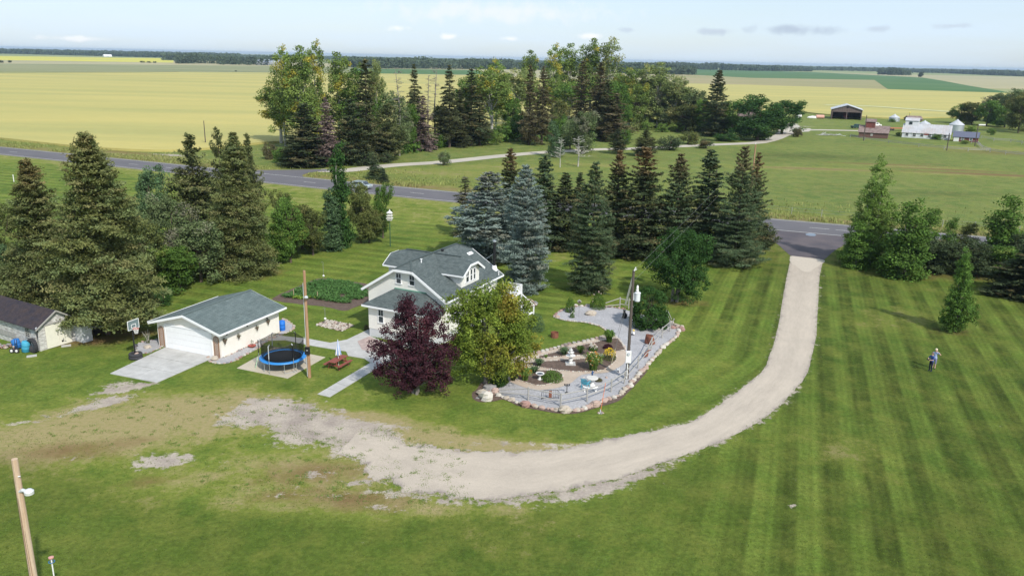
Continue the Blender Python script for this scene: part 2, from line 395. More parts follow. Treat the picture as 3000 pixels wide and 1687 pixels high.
# ------------------------------------------------------------------ ground materials
def grass_material(name, cols, dry, dirtc, wild=False):
    m, nt, bs = newmat(name); p = pos(nt)
    big = noise(nt, p, .045, 4, .55); med = noise(nt, p, .35, 5, .62, (1, .8, 1)); fine = noise(nt, p, 3.2, 6, .68)
    c = cmix(nt, mrange(nt, big, .35, .65), cols[0], cols[1])
    c = cmix(nt, mrange(nt, med, .42, .72), c, cols[2])
    st = attr(nt, 'stripe')                    # coordinate across the mowing direction
    sw = attr(nt, 'stripew')
    ph = mth(nt, 'ADD', mth(nt, 'MULTIPLY', st, 2 * math.pi / 2.6), mth(nt, 'MULTIPLY', noise(nt, p, .04, 2), 1.3))
    s1 = mth(nt, 'SINE', ph); s1 = mrange(nt, s1, -.5, .5, -1, 1, True)
    s2 = mth(nt, 'SINE', mth(nt, 'MULTIPLY', ph, 2.31)); s1 = mth(nt, 'MULTIPLY_ADD', s2, .35, s1)
    s1 = mth(nt, 'MULTIPLY', s1, mrange(nt, noise(nt, p, .16, 4, .6), .35, .62, .1, 1.3))
    k = mth(nt, 'MULTIPLY_ADD', mth(nt, 'MULTIPLY', s1, sw), .20, 1)
    k = mth(nt, 'MULTIPLY', k, mrange(nt, fine, .25, .75, .66, 1.34)); k = mth(nt, 'MULTIPLY', k, mrange(nt, noise(nt, p, 14, 3, .7), .3, .7, .80, 1.20)); k = mth(nt, 'MULTIPLY', k, mrange(nt, noise(nt, p, .8, 6, .7), .3, .7, .91, 1.09)); k = mth(nt, 'MULTIPLY', k, mrange(nt, noise(nt, p, .14, 4, .6), .3, .7, .9, 1.1))
    # thin streaks left by the mower
    k = mth(nt, 'MULTIPLY', k, mth(nt, 'MULTIPLY_ADD', mth(nt, 'MULTIPLY', mth(nt, 'SINE', mth(nt, 'MULTIPLY', ph, 5.3)), sw), .06, 1))
    c = scalecol(nt, c, k)
    dr = mth(nt, 'ADD', attr(nt, 'dry'), mrange(nt, noise(nt, p, .42, 7, .72), .3, .7, -.50, .50))
    fm = mrange(nt, fine, .35, .6, .6, 1.1)
    c = cmix(nt, mth(nt, 'MULTIPLY', mrange(nt, dr, -.05, .55, 0, .8), fm, clamp=True), c, (.215, .235, .045))
    c = cmix(nt, mth(nt, 'MULTIPLY', mrange(nt, mth(nt, 'ADD', dr, mrange(nt, noise(nt, p, 2.2, 6, .75), .3, .7, -.25, .25)), .40, 1.0, 0, 1), fm, clamp=True), c, dry)
    br = mth(nt, 'ADD', attr(nt, 'brown'), mrange(nt, noise(nt, p, .7, 5, .65), .25, .75, -.3, .3))
    c = cmix(nt, mrange(nt, br, .25, 1.1), c, (.19, .125, .055))
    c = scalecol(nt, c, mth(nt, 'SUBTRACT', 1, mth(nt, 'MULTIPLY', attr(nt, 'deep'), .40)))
    di = mth(nt, 'ADD', attr(nt, 'dirt'), mrange(nt, noise(nt, p, 1.1, 9, .78, (1, 1, 1)), .28, .72, -.60, .60))
    dcol = cmix(nt, mrange(nt, noise(nt, p, .5, 4), .4, .65), dirtc[0], dirtc[1]); dcol = scalecol(nt, dcol, mrange(nt, noise(nt, p, 6, 4), .3, .7, .85, 1.12))
    c = cmix(nt, mrange(nt, di, .40, .60), c, dcol)
    nt.links.new(c, bs.inputs['Base Color']); bs.inputs['Roughness'].default_value = .95; bs.inputs['Specular IOR Level'].default_value = .1
    bump(nt, bs, mth(nt, 'ADD', fine, noise(nt, p, 9, 3, .7)), .9 if wild else .7, .12)
    return m
LAWN = grass_material('lawn_grass', [(.113, .164, .025), (.082, .134, .021), (.156, .190, .036)], (.33, .27, .13), [(.455, .39, .32), (.33, .275, .235)])
MEADOW = grass_material('meadow_grass', [(.152, .192, .048), (.108, .160, .040), (.205, .208, .065)], (.28, .235, .11), [(.45, .40, .34), (.36, .30, .24)], True)
def mottled(name, a, b, var=.08, sc1=.02, fine=1.5, rough=.95, bmp=.3, stretch=None, streak=None):
    m, nt, bs = newmat(name); p = pos(nt)
    c = cmix(nt, mrange(nt, noise(nt, p, sc1, 5, .55, stretch), .35, .65), a, b)
    c = scalecol(nt, c, mrange(nt, noise(nt, p, fine, 5, .65, stretch), .25, .75, 1 - var, 1 + var))
    nt.links.new(c, bs.inputs['Base Color']); bs.inputs['Roughness'].default_value = rough; bs.inputs['Specular IOR Level'].default_value = .1
    if bmp: bump(nt, bs, noise(nt, p, fine * 3, 4), bmp, .05)
    return m
GROUND = mottled('far_ground', (.30, .30, .14), (.20, .25, .10), .1, .004, .05, bmp=0)
WHEAT = mottled('ripening_grain', (.46, .395, .138), (.365, .342, .124), .09, .012, .5, stretch=(.35, 2.2, 1))
GRAIN2 = mottled('grey_green_crop', (.27, .265, .14), (.20, .22, .11), .06, .006, .06, stretch=(.6, 2, 1), bmp=0)
PALEF = mottled('pale_stubble', (.40, .35, .20), (.33, .31, .18), .05, .006, .06, bmp=0)
CANOLA = mottled('flowering_canola', (.56, .50, .07), (.47, .45, .12), .05, .004, .03, bmp=0)
BEANS = mottled('dark_green_crop', (.07, .145, .05), (.10, .17, .065), .06, .006, .1, bmp=0)
FALLOW = mottled('brown_field', (.33, .28, .15), (.27, .26, .12), .06, .006, .1, bmp=0)
ASPHALT = mottled('highway_asphalt', (.150, .142, .150), (.125, .12, .128), .07, .12, 4, .9, .2)
ASPHALT2 = mottled('apron_asphalt', (.135, .115, .118), (.095, .085, .095), .10, .25, 5, .9, .3)
GRAVEL = mottled('drive_gravel', (.50, .435, .365), (.43, .37, .31), .09, .22, 9, .95, .5)
GRAVEL2 = mottled('farm_road_gravel', (.50, .45, .37), (.42, .38, .32), .08, .1, 3, .95, .4)
GREYGRAVEL = mottled('grey_rock_mulch', (.43, .42, .43), (.35, .345, .355), .28, .5, 7, .95, .9)
TANGRAVEL = mottled('tan_path_gravel', (.50, .41, .33), (.43, .35, .28), .12, .5, 9, .95, .5)
PAINT = M('road_paint', (.62, .60, .56), .7, .12, 2)

# ------------------------------------------------------------------ ground sheets
sheet('ground', [(-14000, -400), (14000, -400), (14000, 16000), (-14000, 16000)], -.08, GROUND)
def grid(x0, x1, y0, y1, s):
    xs = np.arange(x0, x1 + s, s); ys = np.arange(y0, y1 + s, s); X, Y = np.meshgrid(xs, ys); nx, ny = len(xs), len(ys)
    i = (np.arange(ny - 1)[:, None] * nx + np.arange(nx - 1)[None, :]).ravel()
    return X.ravel(), Y.ravel(), np.stack([i, i + 1, i + nx + 1, i + nx], 1)
# lawn south of the highway
X, Y, Fq = grid(-125, 120, 14, 216, .55)
roadd = sdf(X, Y, ROADC[::3], False); rc = np.interp(X, [q[0] for q in ROADC], [q[1] for q in ROADC])
keep = (Y < rc + 1.5)
m_ = keep[Fq].all(1); Fq = Fq[m_]
dd = sdf(X, Y, DRIVE[::6]); dm = sdf(X, Y, drive_mid, False)
right = 1 / (1 + np.exp(-(X - np.interp(Y, [30, 45, 60, 80, 110], [8, 14, 20, 24, 30])) / 2.5))       # the field right of the drive
out_side = sdf(X, Y, outer + [(-60, 25), (-60, 0), (125, 0), (125, 140)]) < 0
_a = math.radians(71); stripe = np.where(out_side, X * math.sin(_a) - Y * math.cos(_a), dm)
yardn = (X * .34 + Y * .94)
back = (1 / (1 + np.exp(-(Y - 74) / 2))) * (1 - right)
dinner = np.clip(1 - dm / 22, 0, 1)
stripe = np.where((back * (dm > 15) > .5) & ~out_side, yardn, stripe)
sw = np.clip(right * 1.35 + back * .8 + .35 * dinner, 0, 1.35) * np.clip(roadd / 14, 0, 1)
sw *= np.where((Y < 50) & (X < 2), .3, 1)
dirt = np.zeros_like(X)
# worn ground left of the turning place
worn = [wBC(520, 330), wBC(300, 268), wBC(0, 212), wBL(2100, 300), wBL(1900, 270), wBL(1700, 268), wBL(1560, 330), wBL(1480, 400), wBL(1460, 450), wBL(1640, 450), wBL(1800, 440), wBL(1850, 560), wBL(2050, 575), wBC(60, 420), wBC(200, 440), wBC(190, 500), wBC(400, 520), wBC(700, 470)]
wd = sdf(X, Y, [G(*q) for q in worn]); dirt = np.maximum(dirt, 1 / (1 + np.exp((wd - .1) / .55)) * .95)
dirt = np.maximum(dirt, np.exp(-(np.clip(dd, 0, 9) / .5) ** 2) * np.where((Y < 62) & (X < 24), .48, .28))
def addb(arr, wn, x, y, rx, ry, v, a=0.): np.maximum(arr, v * blob(X, Y, *wn(x, y), rx, ry, a), out=arr)
for x, y, rx, ry, v, a in [(1080, 680, 1.9, 1.0, 1.05, .2), (1470, 700, .9, .4, .62, 0), (690, 300, 2.6, .8, .95, .75), (830, 200, 2.2, .9, .95, .55), (780, 170, 1.4, .6, .8, .4), (600, 330, 2.2, .6, .75, .7),
                           (400, 370, 1.6, .4, .62, .5), (120, 430, 2., .5, .6, .4), (540, 650, 1.3, .5, .5, 0), (1130, 370, 1., .4, .5, 0), (1900, 900, 1.1, .5, .55, 0), (2020, 850, .8, .3, .52, 0), (2220, 900, .8, .5, .58, 0), (700, 280, 1.2, 1, .9, 0)]:
    addb(dirt, wBL, x, y, rx, ry, v, a)
for x, y, rx, ry, v, a in [(1800, 720, 3.8, .9, .9, .5), (2050, 640, 3., .6, .85, .6), (700, 740, 2.6, .6, .85, .1), (1080, 740, 2.6, .7, .9, 0), (1350, 790, 2.4, .5, .72, 0), (950, 800, 1.8, .5, .7, 0), (480, 740, 1.6, .45, .66, 0), (330, 670, 1.3, .5, .66, 0),
                           (90, 620, 1.4, .5, .7, 0), (230, 740, 1., .4, .55, 0), (560, 320, 3.2, .5, .6, -.35), (1300, 420, 4., .35, .66, 0), (1600, 430, 3., .35, .62, 0), (2260, 590, 1.2, .25, .6, .5), (210, 210, .8, .3, .6, 0), (540, 850, 1., .4, .5, 0), (450, 820, 1., .3, .5, 0)]:
    addb(dirt, wBC, x, y, rx, ry, v, a)
addb(dirt, wR2, 380, 1400, .9, .16, .6, -.8); pass
dry = np.zeros_like(X)
for x, y, rx, ry, v, a in [(850, 450, 10, 4, 1.25, .35), (1250, 320, 8, 2.4, 1.1, .2), (1700, 330, 7, 2, .8, 0), (450, 600, 6, 3, .75, .3), (150, 500, 5, 2.5, .6, .3), (1500, 800, 7, 3, .5, 0), (1900, 750, 6, 3, .65, 0), (1900, 900, 5, 2, .6, 0), (1000, 800, 5, 2, .45, 0), (640, 330, 5, 2, .8, .6), (2200, 700, 6, 3, .6, 0)]:
    addb(dry, wBL, x, y, rx * 1.15, ry * 1.15, v * 1.15, a)
for x, y, rx, ry, v, a in [(800, 400, 7, 1.6, 1.15, -.25), (1250, 450, 8, 1.0, 1.2, 0), (1700, 450, 5, .7, .9, .1), (150, 650, 6, 3, .75, 0), (500, 800, 6, 1.6, .7, 0), (900, 830, 6, 1.2, .7, 0), (500, 290, 7, 1.4, .95, -.3)]:
    addb(dry, wBC, x, y, rx, ry, v * 1.15, a)
dry = np.maximum(dry, .5 * np.exp(-((roadd - 6) / 7) ** 2)); dry = np.maximum(dry, .42 * np.exp(-((roadd - 18) / 10) ** 2) * (X > -70))
addb(dry, wRR, 950, 1080, 6, 4, .45, .5); addb(dry, wSP, 900, 860, 6, 2.5, .4, .2); addb(dry, wR2, 780, 900, 3, 3, .45, 0); addb(dry, wBC, 1250, 930, 5, 2.5, .35, 0)
brown = np.zeros_like(X)
for x, y, rx, ry, v in [(1350, 870, 4, 1.6, 1.1), (1700, 820, 3, 1.4, 1.0), (2000, 760, 3, 1.5, 1.0), (1480, 720, 4, 1.6, 1.2)]: addb(brown, wSH, x, y, rx, ry, v, .2)
for x, y, rx, ry, v in [(450, 620, 4, 1.6, .95), (2100, 760, 4, 1.8, .9), (1000, 820, 2, .8, .8), (1950, 900, 3, 1., .8), (800, 560, 3, 1, .7)]: addb(brown, wBL, x, y, rx, ry, v, .2)
addb(brown, wBC, 330, 780, 4, 1.4, .95); addb(brown, wBC, 80, 600, 4, 1.5, .85)
np.maximum(brown, .9 * blob(X, Y, *wL(2350, 1370), 5, 2.5), out=brown); np.maximum(brown, .8 * blob(X, Y, *wGA(1500, 150), 5, 2), out=brown)
np.maximum(brown, .8 * blob(X, Y, *wSP(1780, 1200), 3.4, 1.8), out=brown); np.maximum(brown, .65 * blob(X, Y, *wRR(1300, 1160), 2.5, 1.3), out=brown); np.maximum(brown, .6 * blob(X, Y, *wRR(1250, 800), 14, 2.5), out=brown)
# greener turf outside the old yard line; cloud shade painted over the right lawn
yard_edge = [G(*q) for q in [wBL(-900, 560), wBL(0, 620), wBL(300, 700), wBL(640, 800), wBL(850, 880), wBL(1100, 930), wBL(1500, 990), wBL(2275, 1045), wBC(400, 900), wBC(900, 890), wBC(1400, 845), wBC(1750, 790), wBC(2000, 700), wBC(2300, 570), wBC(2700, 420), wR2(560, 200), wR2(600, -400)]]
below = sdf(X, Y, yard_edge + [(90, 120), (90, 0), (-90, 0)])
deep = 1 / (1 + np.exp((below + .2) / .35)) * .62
deep = np.maximum(deep, np.clip(right, 0, 1) * .9)  # soft cloud shade put into the turf colour
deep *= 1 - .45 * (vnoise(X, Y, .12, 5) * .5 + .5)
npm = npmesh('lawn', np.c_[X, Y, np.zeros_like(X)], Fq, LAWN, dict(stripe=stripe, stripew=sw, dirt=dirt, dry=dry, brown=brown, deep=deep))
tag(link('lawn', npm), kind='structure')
# pasture and verges north of the highway
X, Y, Fq = grid(-330, 330, 100, 470, 1.6)
rc = np.interp(X, [q[0] for q in ROADC], [q[1] for q in ROADC]); m_ = (Y > rc - 2)[Fq].all(1); Fq = Fq[m_]
roadd = sdf(X, Y, ROADC[::3], False); zer = np.zeros_like(X); dry = .75 * np.exp(-((roadd - 7) / 6) ** 2); brown = .6 * np.exp(-((roadd - 8) / 3.5) ** 2); dirt = zer.copy(); deep = zer.copy()
for wn, x, y, rx, ry, v, a in [(wM, 1650, 470, 9, 2.2, .95, -.2), (wM, 1750, 340, 22, 6, .7, -.1), (wFR, 600, 950, 22, 4, .9, -.1), (wFR, 1500, 930, 20, 3.5, .75, -.15), (wFR, 1900, 1000, 22, 3.5, .7, -.15), (wTR, 1200, 1240, 16, 3, .8, -.2), (wTL, 900, 900, 22, 3, .9, -.35), (wTL, 1200, 930, 20, 3, .9, -.35),
                               (wFR, 2300, 760, 30, 10, .6, 0), (wFR, 2300, 560, 30, 10, .4, 0), (wTR, 300, 1260, 20, 6, .6, -.1)]:
    addb(dry, wn, x, y, rx, ry, v, a)
for wn, x, y, rx, ry, v, a in [(wM, 1650, 475, 7, 1.4, .8, -.2), (wFR, 1900, 960, 14, 1.6, .9, -.2), (wFR, 2300, 1005, 20, 2., 1., -.2), (wFR, 1300, 910, 16, 1.5, .8, -.15), (wFR, 600, 950, 18, 2., .6, -.1), (wFR, 1700, 905, 8, 1, .6, 0), (wTL, 900, 890, 20, 2, .7, -.35), (wFR, 1500, 740, 30, 2, .45, -.2), (wFR, 2400, 800, 20, 8, .5, -.2)]:
    addb(brown, wn, x, y, rx * 1.2, ry * 1.3, v * 1.3, a)
for wn, x, y, rx, ry, v, a in [(wFR, 500, 830, 22, 9, .75, -.1), (wFR, 200, 870, 12, 5, .5, 0), (wTM, 1200, 1230, 30, 3, .5, .3), (wTR, 1300, 1180, 14, 4, .6, 0), (wFR, 1500, 1180, 16, 3, .5, 0)]:
    addb(deep, wn, x, y, rx, ry, v, a)
for wn, x, y, rx, ry, v, a in [(wTL, 1320, 915, 8, 2.2, .85, -.3), (wFR, 500, 550, 6, 3, .6, 0)]: addb(dirt, wn, x, y, rx, ry, v, a)
me = npmesh('meadow', np.c_[X, Y, zer], Fq, MEADOW, dict(stripe=zer, stripew=zer, dirt=dirt, dry=dry, brown=brown, deep=deep)); tag(link('meadow', me), kind='structure')

# far fields, farthest first (each crop stands a little higher than the last)
def field(name, pts, z, mat, th=.3):
    P_ = [G(x, y, z) for x, y in pts]
    return sheet(name, P_, z, mat, th=th)
field('far_pale_field', [(-900, 152), (1200, 190), (3700, 240), (3900, 275), (3000, 262), (1400, 225), (-900, 182)], .10, PALEF)
field('grey_crop_field', [(-900, 170), (0, 187), (700, 193), (1104, 199), (1400, 206), (1400, 222), (700, 214), (-900, 205)], .30, GRAIN2)
field('canola_field', [(-900, 146), (0, 164.5), (508, 172), (508, 184), (0, 176), (-900, 158)], .45, CANOLA)
field('green_strip_field', [(1040, 202), (1400, 206), (1420, 219), (1040, 215)], .5, BEANS)
field('green_field', [wTR(1900, 330), wTR(2576, 345), wFR(600, 40), wFR(1600, 88), wFR(1200, 112), wFR(0, 92), wTR(1900, 378)], .3, BEANS)
field('brown_field', [wTR(1850, 378), wFR(0, 95), wFR(1170, 112), wFR(1320, 205), wFR(0, 172), wTR(1850, 470)], .4, FALLOW)
field('dark_green_field', [wFR(1160, 108), wFR(1620, 90), wFR(1800, 118), wFR(2050, 165), wFR(2340, 212), wFR(2500, 245), wFR(1300, 205)], .5, BEANS)
wheat_near = smooth_line([G(x, y, .6) for x, y in [(-500, 350), (-200, 385), (0, 403), (272, 430), (528, 438), (776, 416), (1000, 402), (1300, 378), (1633, 352), (1897, 335), (2150, 322), (2324, 325), (2417, 334), (2604, 345), (2784, 343), (3100, 340), (3400, 330)]], 3)
wheat_far = [G(x, y, .6) for x, y in [(-900, 200), (0, 214), (505, 211), (1100, 216), (1400, 222), (2021, 245), (2200, 249), (2604, 262), (2924, 272), (3500, 285)]]
sheet('wheat_field', wheat_near + wheat_far[::-1], .6, WHEAT, th=.6)
FL = M('field_track', (.20, .20, .09), .95, .1, .1)
for i, (pts, wd_) in enumerate([([wTL(0, 293), wTL(600, 294), wTL(1350, 286)], 5), ([wTL(1650, 283), wTL(2030, 286)], 4)]):
    L = smooth_line([G(*q, .7) for q in pts], 10); ribbon_obj('field_boundary_track', L, wd_ * .5, -wd_ * .5, .72 + i * .05, FL)
PG = M('pale_oats', (.47, .47, .24), .95, .1, .1)
ribbon_obj('pale_crop_strip', smooth_line([G(*q, .7) for q in [wFR(700, 348), wFR(1100, 358), wFR(1500, 385), wFR(1900, 412)]], 8), 5, -5, .74, PG)

# highway
road = ribbon_obj('highway', ROADC, 4.95, -4.95, .03, ASPHALT)
ribbon_obj('edge_line', ROADC, 4.55, 4.40, .036, PAINT, parent=road); ribbon_obj('edge_line', ROADC, -4.40, -4.55, .036, PAINT, parent=road)
VERGE = mottled('gravel_shoulder', (.24, .22, .17), (.19, .19, .12), .2, .3, 4)
ribbon_obj('road_shoulder', ROADC, 5.6, -5.6, .012, VERGE)
k = 0; dash_me = None
for i in range(len(ROADC) - 1):
    if i % 3: continue
    a = Vector(ROADC[i]); b = Vector(ROADC[i + 1])
    if not (-150 < a.x < 110): continue
    d = (b - a).normalized(); n_ = Vector((-d.y, d.x)) * .07; e = a + d * 3.
    mb = MB(); mb.add([(*(a - n_), .037), (*(e - n_), .037), (*(e + n_), .037), (*(a + n_), .037)], [(0, 1, 2, 3)]); mb.build('centre_dash', PAINT, road)
def near_pt(q, off):
    """point on the road edge (offset off) nearest to a ground point"""
    L = np.array(offset_line(ROADC, off)); return tuple(L[np.argmin(np.hypot(L[:, 0] - q[0], L[:, 1] - q[1]))])
# apron from the highway down to the gravel
apl = [G(*q) for q in [wRR(40, 560), wRR(120, 570), wRR(170, 590), wRR(215, 630), wRR(258, 668)]]; apr = [G(*q) for q in [wRR(478, 694), wRR(540, 640), wRR(600, 605), wRR(660, 590)]]
ap0 = near_pt(apl[0], -4.97); ap1 = near_pt(apr[-1], -4.97)
sheet('asphalt_apron', [ap0] + smooth_line(apl, .5) + smooth_line(apr, .5) + [ap1], .022, ASPHALT2)
L_ = [G(*q) for q in [wRR(355, 527), wRR(380, 521), wRR(410, 523), wRR(428, 533), wRR(415, 541), wRR(385, 540), wRR(360, 534)]]
o = sheet('road_patch', [(x, y) for x, y in L_], .045, M('blue_grey_patch', (.20, .24, .29), .8, .1, 2)); o.parent = road; KIDS.setdefault(road.name, []).append(o)
if 'kind' in o: del o['kind']
def resamp(L, n):
    P_ = np.array(L); d = np.r_[0, np.cumsum(np.hypot(*np.diff(P_, axis=0).T))]; t = np.linspace(0, d[-1], n); return np.c_[np.interp(t, d, P_[:, 0]), np.interp(t, d, P_[:, 1])]
ns_, nc_ = 700, 17; a_, b_ = resamp(smooth_line(inner, .25), ns_), resamp(smooth_line(outer, .25), ns_)
wn_ = lambda s_, q: (vnoise(np.arange(ns_) * .15, np.zeros(ns_), 1, s_) + .8 * vnoise(np.arange(ns_) * .6, np.zeros(ns_), 1, s_ + 1)) * q / np.hypot(*(b_ - a_).T)
amp_ = np.interp(np.arange(ns_), [0, 300, 500, 700], [.02, .03, .12, .45]); u0, u1 = wn_(3, 1) * amp_, 1 + wn_(8, 1) * amp_
uu = u0[:, None] + (u1 - u0)[:, None] * np.linspace(0, 1, nc_)[None, :]; V = a_[:, None, :] + (b_ - a_)[:, None, :] * uu[:, :, None]; V = np.concatenate([V.reshape(-1, 2), np.full((ns_ * nc_, 1), .018)], 1)
i_ = (np.arange(ns_ - 1)[:, None] * nc_ + np.arange(nc_ - 1)[None, :]).ravel(); Fq = np.stack([i_, i_ + nc_, i_ + nc_ + 1, i_ + 1], 1)[:, ::-1]
V[:, 2] = .018 + .012 * np.sin(np.clip(np.tile(np.linspace(0, 1, nc_), ns_), 0, 1) * math.pi)
def gravel_lane():
    m, nt, bs = newmat('drive_gravel_lane'); p = pos(nt); u = attr(nt, 'across'); s = attr(nt, 'along'); cb = nt.nodes.new('ShaderNodeCombineXYZ'); nt.links.new(mth(nt, 'MULTIPLY', u, 3.), cb.inputs[0]); nt.links.new(mth(nt, 'MULTIPLY', s, .10), cb.inputs[1])
    c = cmix(nt, mrange(nt, noise(nt, p, .22, 5, .6), .35, .65), (.475, .405, .325), (.42, .358, .29))
    tr = mth(nt, 'COSINE', mth(nt, 'MULTIPLY', mth(nt, 'SUBTRACT', u, .5), 4 * math.pi)); k = mth(nt, 'MULTIPLY_ADD', mth(nt, 'MULTIPLY', tr, mrange(nt, noise(nt, p, .3, 3), .3, .7, .2, 1)), -.05, 1)
    k = mth(nt, 'MULTIPLY', k, mrange(nt, noise(nt, cb.outputs[0], 4, 5, .65), .3, .7, .93, 1.07)); k = mth(nt, 'MULTIPLY', k, mrange(nt, noise(nt, p, 9, 5, .7), .3, .7, .92, 1.08))
    c = scalecol(nt, c, k); e = mth(nt, 'ABSOLUTE', mth(nt, 'SUBTRACT', u, .5)); e = mrange(nt, mth(nt, 'ADD', e, mrange(nt, noise(nt, p, .8, 5, .7), .3, .7, -.10, .10)), .43, .56)
    c = cmix(nt, e, c, (.27, .225, .20)); nt.links.new(c, bs.inputs['Base Color']); bs.inputs['Roughness'].default_value = .95; bump(nt, bs, noise(nt, p, 26, 4), .5, .05); return m
tag(link('driveway', npmesh('driveway', V, Fq, gravel_lane(), dict(across=np.tile(np.linspace(0, 1, nc_), ns_), along=np.repeat(np.linspace(0, 110, ns_), nc_)))), kind='structure')
sheet('driveway_chalk', rough_edge(smooth_line([G(*q) for q in [wRR(262, 672), wRR(360, 684), wRR(470, 696), wRR(478, 712), wRR(430, 742), wRR(370, 775), wRR(330, 765), wRR(290, 735), wRR(262, 720)]], .3, True), .1, 8), .040, M('pale_concrete_dust', (.505, .44, .36), .95, .08, 1))
# farm road across the highway, tarred where it meets it
fr = smooth_line([G(*q) for q in [wTM(760, 1288), wTM(1000, 1288), wTM(1200, 1265), wTM(1500, 1235), wTM(1870, 1213), wTM(2200, 1180), wTM(2480, 1150), wTR(640, 1115), wTR(1100, 1090), wTR(1460, 1082), wTR(1930, 1058), wTR(2200, 1045), wFR(0, 708), wFR(120, 692), wFR(230, 660), wFR(320, 620), wFR(420, 590), wFR(600, 583), wFR(900, 588), wFR(1040, 592)]], 2)
ribbon_obj('farm_road', fr, 2.5, -2.5, .02, GRAVEL2)
sheet('farm_yard_gravel', rough_edge(smooth_line([G(*q) for q in [wFR(225, 665), wFR(250, 600), wFR(290, 550), wFR(350, 520), wFR(430, 525), wFR(480, 565), wFR(560, 570), wFR(560, 595), wFR(430, 610), wFR(340, 645)]], 1, True), .4), .03, GRAVEL2)
jl = [G(*q) for q in [wM(-200, 410), wM(-100, 345), wM(100, 322), wM(325, 318), wM(600, 314), wM(860, 312)]]; jr = [G(*q) for q in [wM(880, 326), wM(760, 330), wM(660, 345), wM(600, 362), wM(605, 378), wM(640, 396), wM(760, 412), wM(850, 420)]]
sheet('junction', smooth_line(jl, 1) + smooth_line(jr, 1) + [near_pt(jr[-1], 4.5), near_pt(G(*wM(400, 400)), 4.5), near_pt(jl[0], 4.5)], .026, ASPHALT)

# ------------------------------------------------------------------ vegetation generators
LM = dict(
    spruce=leafmat('spruce_needles', (.072, .078, .034), (.052, .064, .034), (.100, .078, .036)),
    darkspruce=leafmat('dark_spruce_needles', (.044, .064, .032), (.062, .078, .036), (.12, .086, .042)),
    bluespruce=leafmat('blue_spruce_needles', (.175, .215, .195), (.105, .140, .115), (.14, .12, .09)),
    tealspruce=leafmat('blue_green_spruce_needles', (.074, .106, .056), (.048, .074, .034), (.11, .095, .05)),
    whitespruce=leafmat('cone_laden_spruce_needles', (.130, .138, .046), (.078, .108, .048), (.135, .108, .046)),
    palespruce=leafmat('pale_olive_needles', (.115, .115, .065), (.085, .095, .055), (.14, .11, .07)),
    dead=leafmat('dead_needles', (.135, .098, .092), (.10, .078, .07), (.16, .12, .09), .1),
    brownspruce=leafmat('browning_needles', (.112, .098, .050), (.080, .078, .040), (.13, .095, .06)),
    pine=leafmat('pine_needles', (.062, .078, .030), (.090, .098, .040), (.12, .11, .05)),
    cotton=leafmat('cottonwood_leaves', (.092, .138, .034), (.128, .165, .042), (.30, .25, .04)),
    palecotton=leafmat('pale_cottonwood_leaves', (.165, .195, .072), (.120, .158, .050), (.26, .25, .09)),
    green=leafmat('green_leaves', (.058, .108, .024), (.082, .138, .028), (.14, .16, .04)),
    deepgreen=leafmat('deep_green_leaves', (.027, .060, .017), (.038, .078, .021), (.07, .11, .03)),
    freshgreen=leafmat('fresh_green_leaves', (.095, .155, .034), (.13, .19, .045), (.18, .22, .06)),
    bluegreen=leafmat('blue_green_leaves', (.060, .105, .048), (.085, .130, .060), (.12, .15, .07)),
    grey=leafmat('grey_green_leaves', (.078, .110, .044), (.104, .126, .058), (.15, .14, .10)),
    olive=leafmat('olive_leaves', (.072, .090, .030), (.096, .105, .034), (.15, .14, .05)),
    gold=leafmat('yellow_green_leaves', (.124, .158, .026), (.080, .124, .022), (.220, .158, .030), .3),
    purple=leafmat('purple_leaves', (.044, .017, .022), (.028, .012, .017), (.065, .022, .026), .12),
    hazy=leafmat('far_tree_leaves', (.050, .066, .036), (.042, .058, .034), (.07, .08, .04), .15),
    veg=leafmat('vegetable_leaves', (.060, .135, .040), (.085, .165, .050), (.16, .24, .04)),
)
def sm(x, a, b): t = np.clip((x - a) / (b - a), 0, 1); return t * t * (3 - 2 * t)
def tint(rng, n, base_r, brightness, c): return np.c_[np.clip(base_r, 0, 1), brightness, np.clip(c, 0, 1)]
def pcone(t): return (1 - t) ** .74 * (1 - .25 * np.exp(-t / .05))
def pcol(t): return np.minimum(1, (1 - t) * 1.9) ** .8 * (1 - .15 * np.exp(-t / .04))
def pbell(t): return (1 - t ** 1.5) * (1 - .3 * np.exp(-t / .06))
def ptall(t): return np.minimum(1, .25 + (1 - t) * .9) * (1 - t ** 6)
